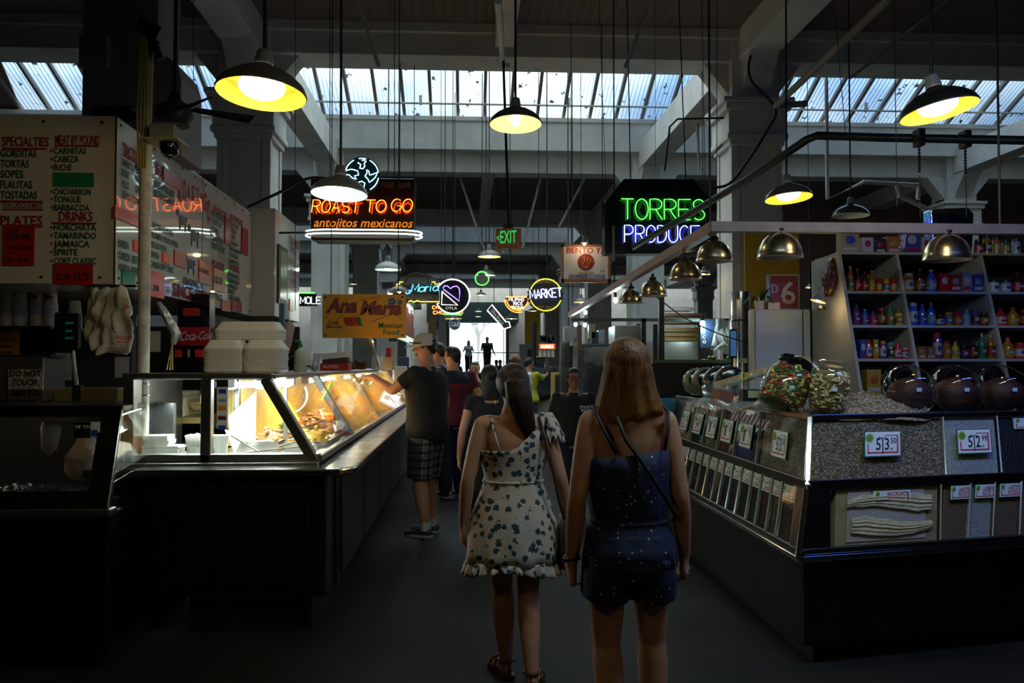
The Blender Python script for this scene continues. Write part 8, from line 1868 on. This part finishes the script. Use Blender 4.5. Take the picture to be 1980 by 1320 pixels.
# ---------------------------------------------------------------- men at the counter
def sunglasses(t, T, hc, hs, M3, da, dl, S, h):
    def P(x, y, z): return hc + M3 @ V(x * hs, y * hs, z * hs)
    m = MB(); m.tube([P(-.78, .2, .28), P(-.6, 1.0, .42), P(0, 1.15, .5), P(.6, 1.0, .42), P(.78, .2, .28)], .05*hs, 6); g = m.build('sunglasses', BLACKG, t, local=True)
CAPM = cloth('white_cap_cloth', (.62,.58,.50))
person('man in black shirt, plaid shorts and white cap reaching into the food counter', gp(826, 7.9), math.radians(62), 1.84, SK1, top={'mat': BLK, 'z': (.47, .815), 'flare': .012}, bottom={'mat': PLAID, 'cut': .285, 'ease': .022, 'name': 'shorts'}, width=1.08, vox=.011,
    arms={'L': ((-.16, .10, .72), (-.13, .24, .785), (.1, 1, .0), (0, 0, -1), .3), 'R': ((.150, -.02, .635), (.14, .05, .50), (-.1, .3, -1), (-1, .2, 0), .5)},
    legs={'L': ((-.055, .01, .28), (-.06, -.03, .045), .1), 'R': ((.055, .03, .28), (.06, .0, .045), -.05)}, hair='cap', hairm=HDARK, cap=(CAPM, CAPM), headrot=(math.radians(24), math.radians(-6)),
    shoes=(mat('dark_sneaker', (.04,.045,.06), .5), mat('white_sole', (.45,.42,.38), .6), mat('white_sock', (.5,.5,.5), .8)), sleeve=.62, extra=sunglasses)
MAROON = cloth('maroon_polo', (.11,.008,.02)); NAVYC = cloth('navy_cloth', (.012,.018,.04))
def yoke(t, T, hc, hs, M3, da, dl, S, h):
    m = MB(); m.loft([(T(0, -.002, .755), .140*h, .094*h), (T(0, -.002, .79), .135*h, .086*h), (T(0, -.002, .82), .098*h, .066*h), (T(0, -.002, .84), .052*h, .05*h)], 24)
    o_ = m.build('shirt_yoke', NAVYC, t, local=True); remesh(o_, .011, 3)
    m = MB(); m.tube([T(.135 * math.cos(2*PI*j/32), .095 * math.sin(2*PI*j/32) - .002, .752) for j in range(32)], .004, 6, True); m.build('red_stripe', RED, t, local=True)
person('man in maroon and navy polo shirt standing behind the man in the cap', gp(876, 10.1), math.radians(25), 1.77, SK2, top={'mat': MAROON, 'z': (.48, .80)}, bottom={'mat': cloth('dark_jeans', (.012,.016,.03)), 'cut': .04, 'ease': .016}, width=1.08, vox=.013,
    arms={'L': ((-.15, .06, .65), (-.12, .16, .62), (.1, 1, .1), (1, 0, 0)), 'R': ((.165, -.07, .66), (.11, -.02, .55), (-.9, .3, -.3), (0, 1, 0), .5)}, hairm=HBLACK, headrot=(math.radians(35), 0), shoes=(BLACK, mat('white_sole', (.45,.42,.38), .6)), sleeve=.6, extra=yoke)
person('man with short dark hair in blue shirt half hidden behind the cap man', gp(848, 11.6), math.radians(40), 1.86, SK2, top={'mat': cloth('blue_cloth', (.02,.06,.30))}, bottom={'mat': NAVYC, 'cut': .05}, hairm=HDARK, headrot=(math.radians(30), 0), vox=.014, shoes=(BLACK, BLACK))
# ---------------------------------------------------------------- woman with glasses facing us
def tee_print(t, T, hc, hs, M3, da, dl, S, h):
    q = MB(); q.text('STICKY', T(-.035, .098, .735), (-1, 0, 0), (0, 0, 1), .030*h*.6, maxw=.12); q.text('RICE', T(-.045, .098, .712), (-1, 0, 0), (0, 0, 1), .030*h*.6, maxw=.1); q.build('shirt_print', PAPER, t, local=True)
person('woman with glasses in black printed t-shirt walking towards us', gp(1109, 8.7), math.radians(176), 1.52, SK3, female=True, top={'mat': BLK, 'z': (.48, .815), 'flare': .010}, bottom={'mat': cloth('dark_blue_jeans', (.012,.018,.04)), 'cut': .05, 'ease': .006}, width=1.12, vox=.010, hair='bun', hairm=HBLACK, glasses=True, sleeve=.75, extra=tee_print,
    arms={'L': ((-.16, -.03, .63), (-.19, -.02, .48), (-.1, 0, -1), (1, 0, 0)), 'R': ((.155, -.02, .63), (.16, .04, .49), (0, .2, -1), (-1, 0, 0), .7)}, legs={'L': ((-.045, .05, .28), (-.04, .03, .045), 0), 'R': ((.045, .0, .275), (.04, -.10, .06), 0)}, shoes=(BLACK, BLACK))
# ---------------------------------------------------------------- others along the aisle
def back_print(t, T, hc, hs, M3, da, dl, S, h):
    q = MB(); q.text('Tacky', T(-.07, -.099, .715), (1, 0, 0), (0, 0, 1), .05*h, maxw=.24, shear=.3); q.text('LA CA', T(-.04, -.099, .675), (1, 0, 0), (0, 0, 1), .02*h, maxw=.14); q.build('back_print', mat('teal_print', (.35,.55,.55), .5), t, local=True)
person('man in black printed shirt, khaki shorts and yellow brimmed backward cap', gp(1048, 17.6), math.radians(-14), 1.83, SK1, top={'mat': BLK, 'z': (.46, .815), 'flare': .016}, bottom={'mat': cloth('khaki_cloth', (.30,.24,.15)), 'cut': .29, 'ease': .022, 'name': 'shorts'}, width=1.15, vox=.018, hair='long', hairm=HBLACK,
    arms={'L': ((-.16, .02, .65), (-.12, .12, .62), (.1, 1, 0), (1, 0, 0)), 'R': ((.17, .0, .64), (.13, .14, .66), (-.3, 1, 0), (-1, 0, 0))}, cap=(BLACK, mat('yellow_brim', (.6,.38,.04), .5), -.9), headrot=(math.radians(-30), 0), shoes=(BLACK, BLACK), extra=back_print, sleeve=.7)
person('woman in yellow top with raised bent arm beside the khaki shorts man', gp(1022, 16.4), math.radians(-20), 1.70, SK1, female=True, top={'mat': cloth('yellow_cloth', (.45,.40,.03)), 'z': (.50, .815)}, bottom={'mat': cloth('grey_trousers', (.05,.05,.05)), 'cut': .06}, vox=.016, hair='short', hairm=HBLACK, headrot=(math.radians(-40), 0),
    arms={'L': ((-.12, .03, .64), (-.08, .14, .62), (.3, 1, 0), (1, 0, 0)), 'R': ((.14, .05, .77), (.17, .16, .80), (0, 1, .2), (-1, 0, 0))}, sleeve=1.5, shoes=(BLACK, BLACK))
person('person in white t-shirt with reddish short hair beyond the floral dress woman', gp(996, 13.2), math.radians(-15), 1.72, SK2, top={'mat': cloth('white_cotton', (.62,.62,.66))}, bottom={'mat': NAVYC, 'cut': .06}, vox=.014, hairm=HRED, headrot=(math.radians(30), 0), shoes=(BLACK, BLACK),
    arms={'L': ((-.14, .02, .64), (-.12, .1, .55), (0, 1, 0), (1, 0, 0))})
person('dark haired woman in black directly ahead of the floral dress woman', gp(948, 7.2), math.radians(8), 1.55, SK1, female=True, top={'mat': BLK, 'z': (.47, .80), 'flare': .012}, bottom={'mat': cloth('black_skirt', (.01,.01,.01)), 'cut': .06}, vox=.012, hair='long', hairm=HBLACK, width=1.05,
    arms={'L': ((-.155, -.02, .64), (-.165, .03, .50), (0, .2, -1), (1, 0, 0))}, shoes=(BLACK, BLACK), sleeve=.3)
person('older woman in grey patterned top with short curly hair, facing us mid aisle', gp(919, 12.8), math.radians(172), 1.60, SK2, female=True, top={'mat': cloth('grey_pattern', (.06,.07,.08))}, bottom={'mat': BLK, 'cut': .06}, vox=.014, hair='short', hairm=hair_mat('grey_brown_hair', (.05,.04,.03), (.16,.12,.09)), shoes=(BLACK, BLACK), width=1.1)
# worker behind the counter, mostly hidden
person('counter worker in dark cap behind the pump bottle', V(-1.95, 9.9, 0), math.radians(-60), 1.66, SK3, top={'mat': cloth('dark_uniform', (.02,.02,.025))}, bottom={'mat': BLK, 'cut': .06}, vox=.013, hair='cap', hairm=HBLACK, cap=(BLACK, BLACK), headrot=(0, math.radians(-12)), shoes=(BLACK, BLACK))
# doorway figures on the landing
LZ = 1.15
p = gp(942, 43); p.z = LZ; person('man silhouette in dark shirt walking in at the bright doorway', p, math.radians(178), 1.83, SK3, top={'mat': BLK}, bottom={'mat': BLK, 'cut': .05, 'ease': .012}, vox=.02, hairm=HBLACK, shoes=(BLACK, BLACK), arms={'L': ((-.15, 0, .64), (-.21, .03, .52), (-.4, .3, -1), (1, 0, 0)), 'R': ((.16, 0, .65), (.14, .09, .62), (-.3, 1, .3), (-1, 0, 0))}, legs={'L': ((-.05, .02, .28), (-.05, 0, .045), 0), 'R': ((.05, .08, .30), (.045, -.01, .10), 0)})
p = gp(906, 43.5); p.z = LZ; person('woman in white tank top and dark skirt at the bright doorway', p, math.radians(180), 1.66, SK2, female=True, top={'mat': cloth('white_tank', (.5,.5,.52)), 'z': (.52, .80)}, bottom={'mat': BLK, 'cut': .05, 'ease': .014}, vox=.02, hair='long', hairm=HDARK, shoes=(BLACK, BLACK), sleeve=.15, arms={'L': ((-.15, -.02, .66), (-.13, .08, .70), (.1, .6, .5), (1, 0, 0)), 'R': ((.16, -.02, .66), (.15, .08, .68), (0, .6, .5), (-1, 0, 0))})
for i, (px, Y, Ht, lb) in enumerate(((960, 38.5, 1.7, 'dark silhouette near the railing right of the doorway man'), (967, 37.6, 1.68, 'second dark silhouette close to the railing'), (984, 36.6, 1.76, 'dark silhouette right of the railing pair'), (992, 37.2, 1.72, 'dark silhouette beside the door post, rightmost at the steps'), (886, 36, 1.76, 'dark silhouette left of the woman in white at the steps'))):
    p = gp(px, Y); n_ = int((41 - Y) / .32); p.z = max(0, DB - DB / 7 * (n_ + 1)) if Y > 39.1 else 0.0
    zt = Z_(692, Y); 
    stp = max(0, min(DB, DB * (1 - (n_ + 1) / 7)))
    person(lb, V(p.x, Y, 0), math.radians(160 + 20 * i), 1.80, SK3, top={'mat': BLK}, bottom={'mat': BLK, 'cut': .05}, vox=.028, hairm=HBLACK, shoes=None, face=False)
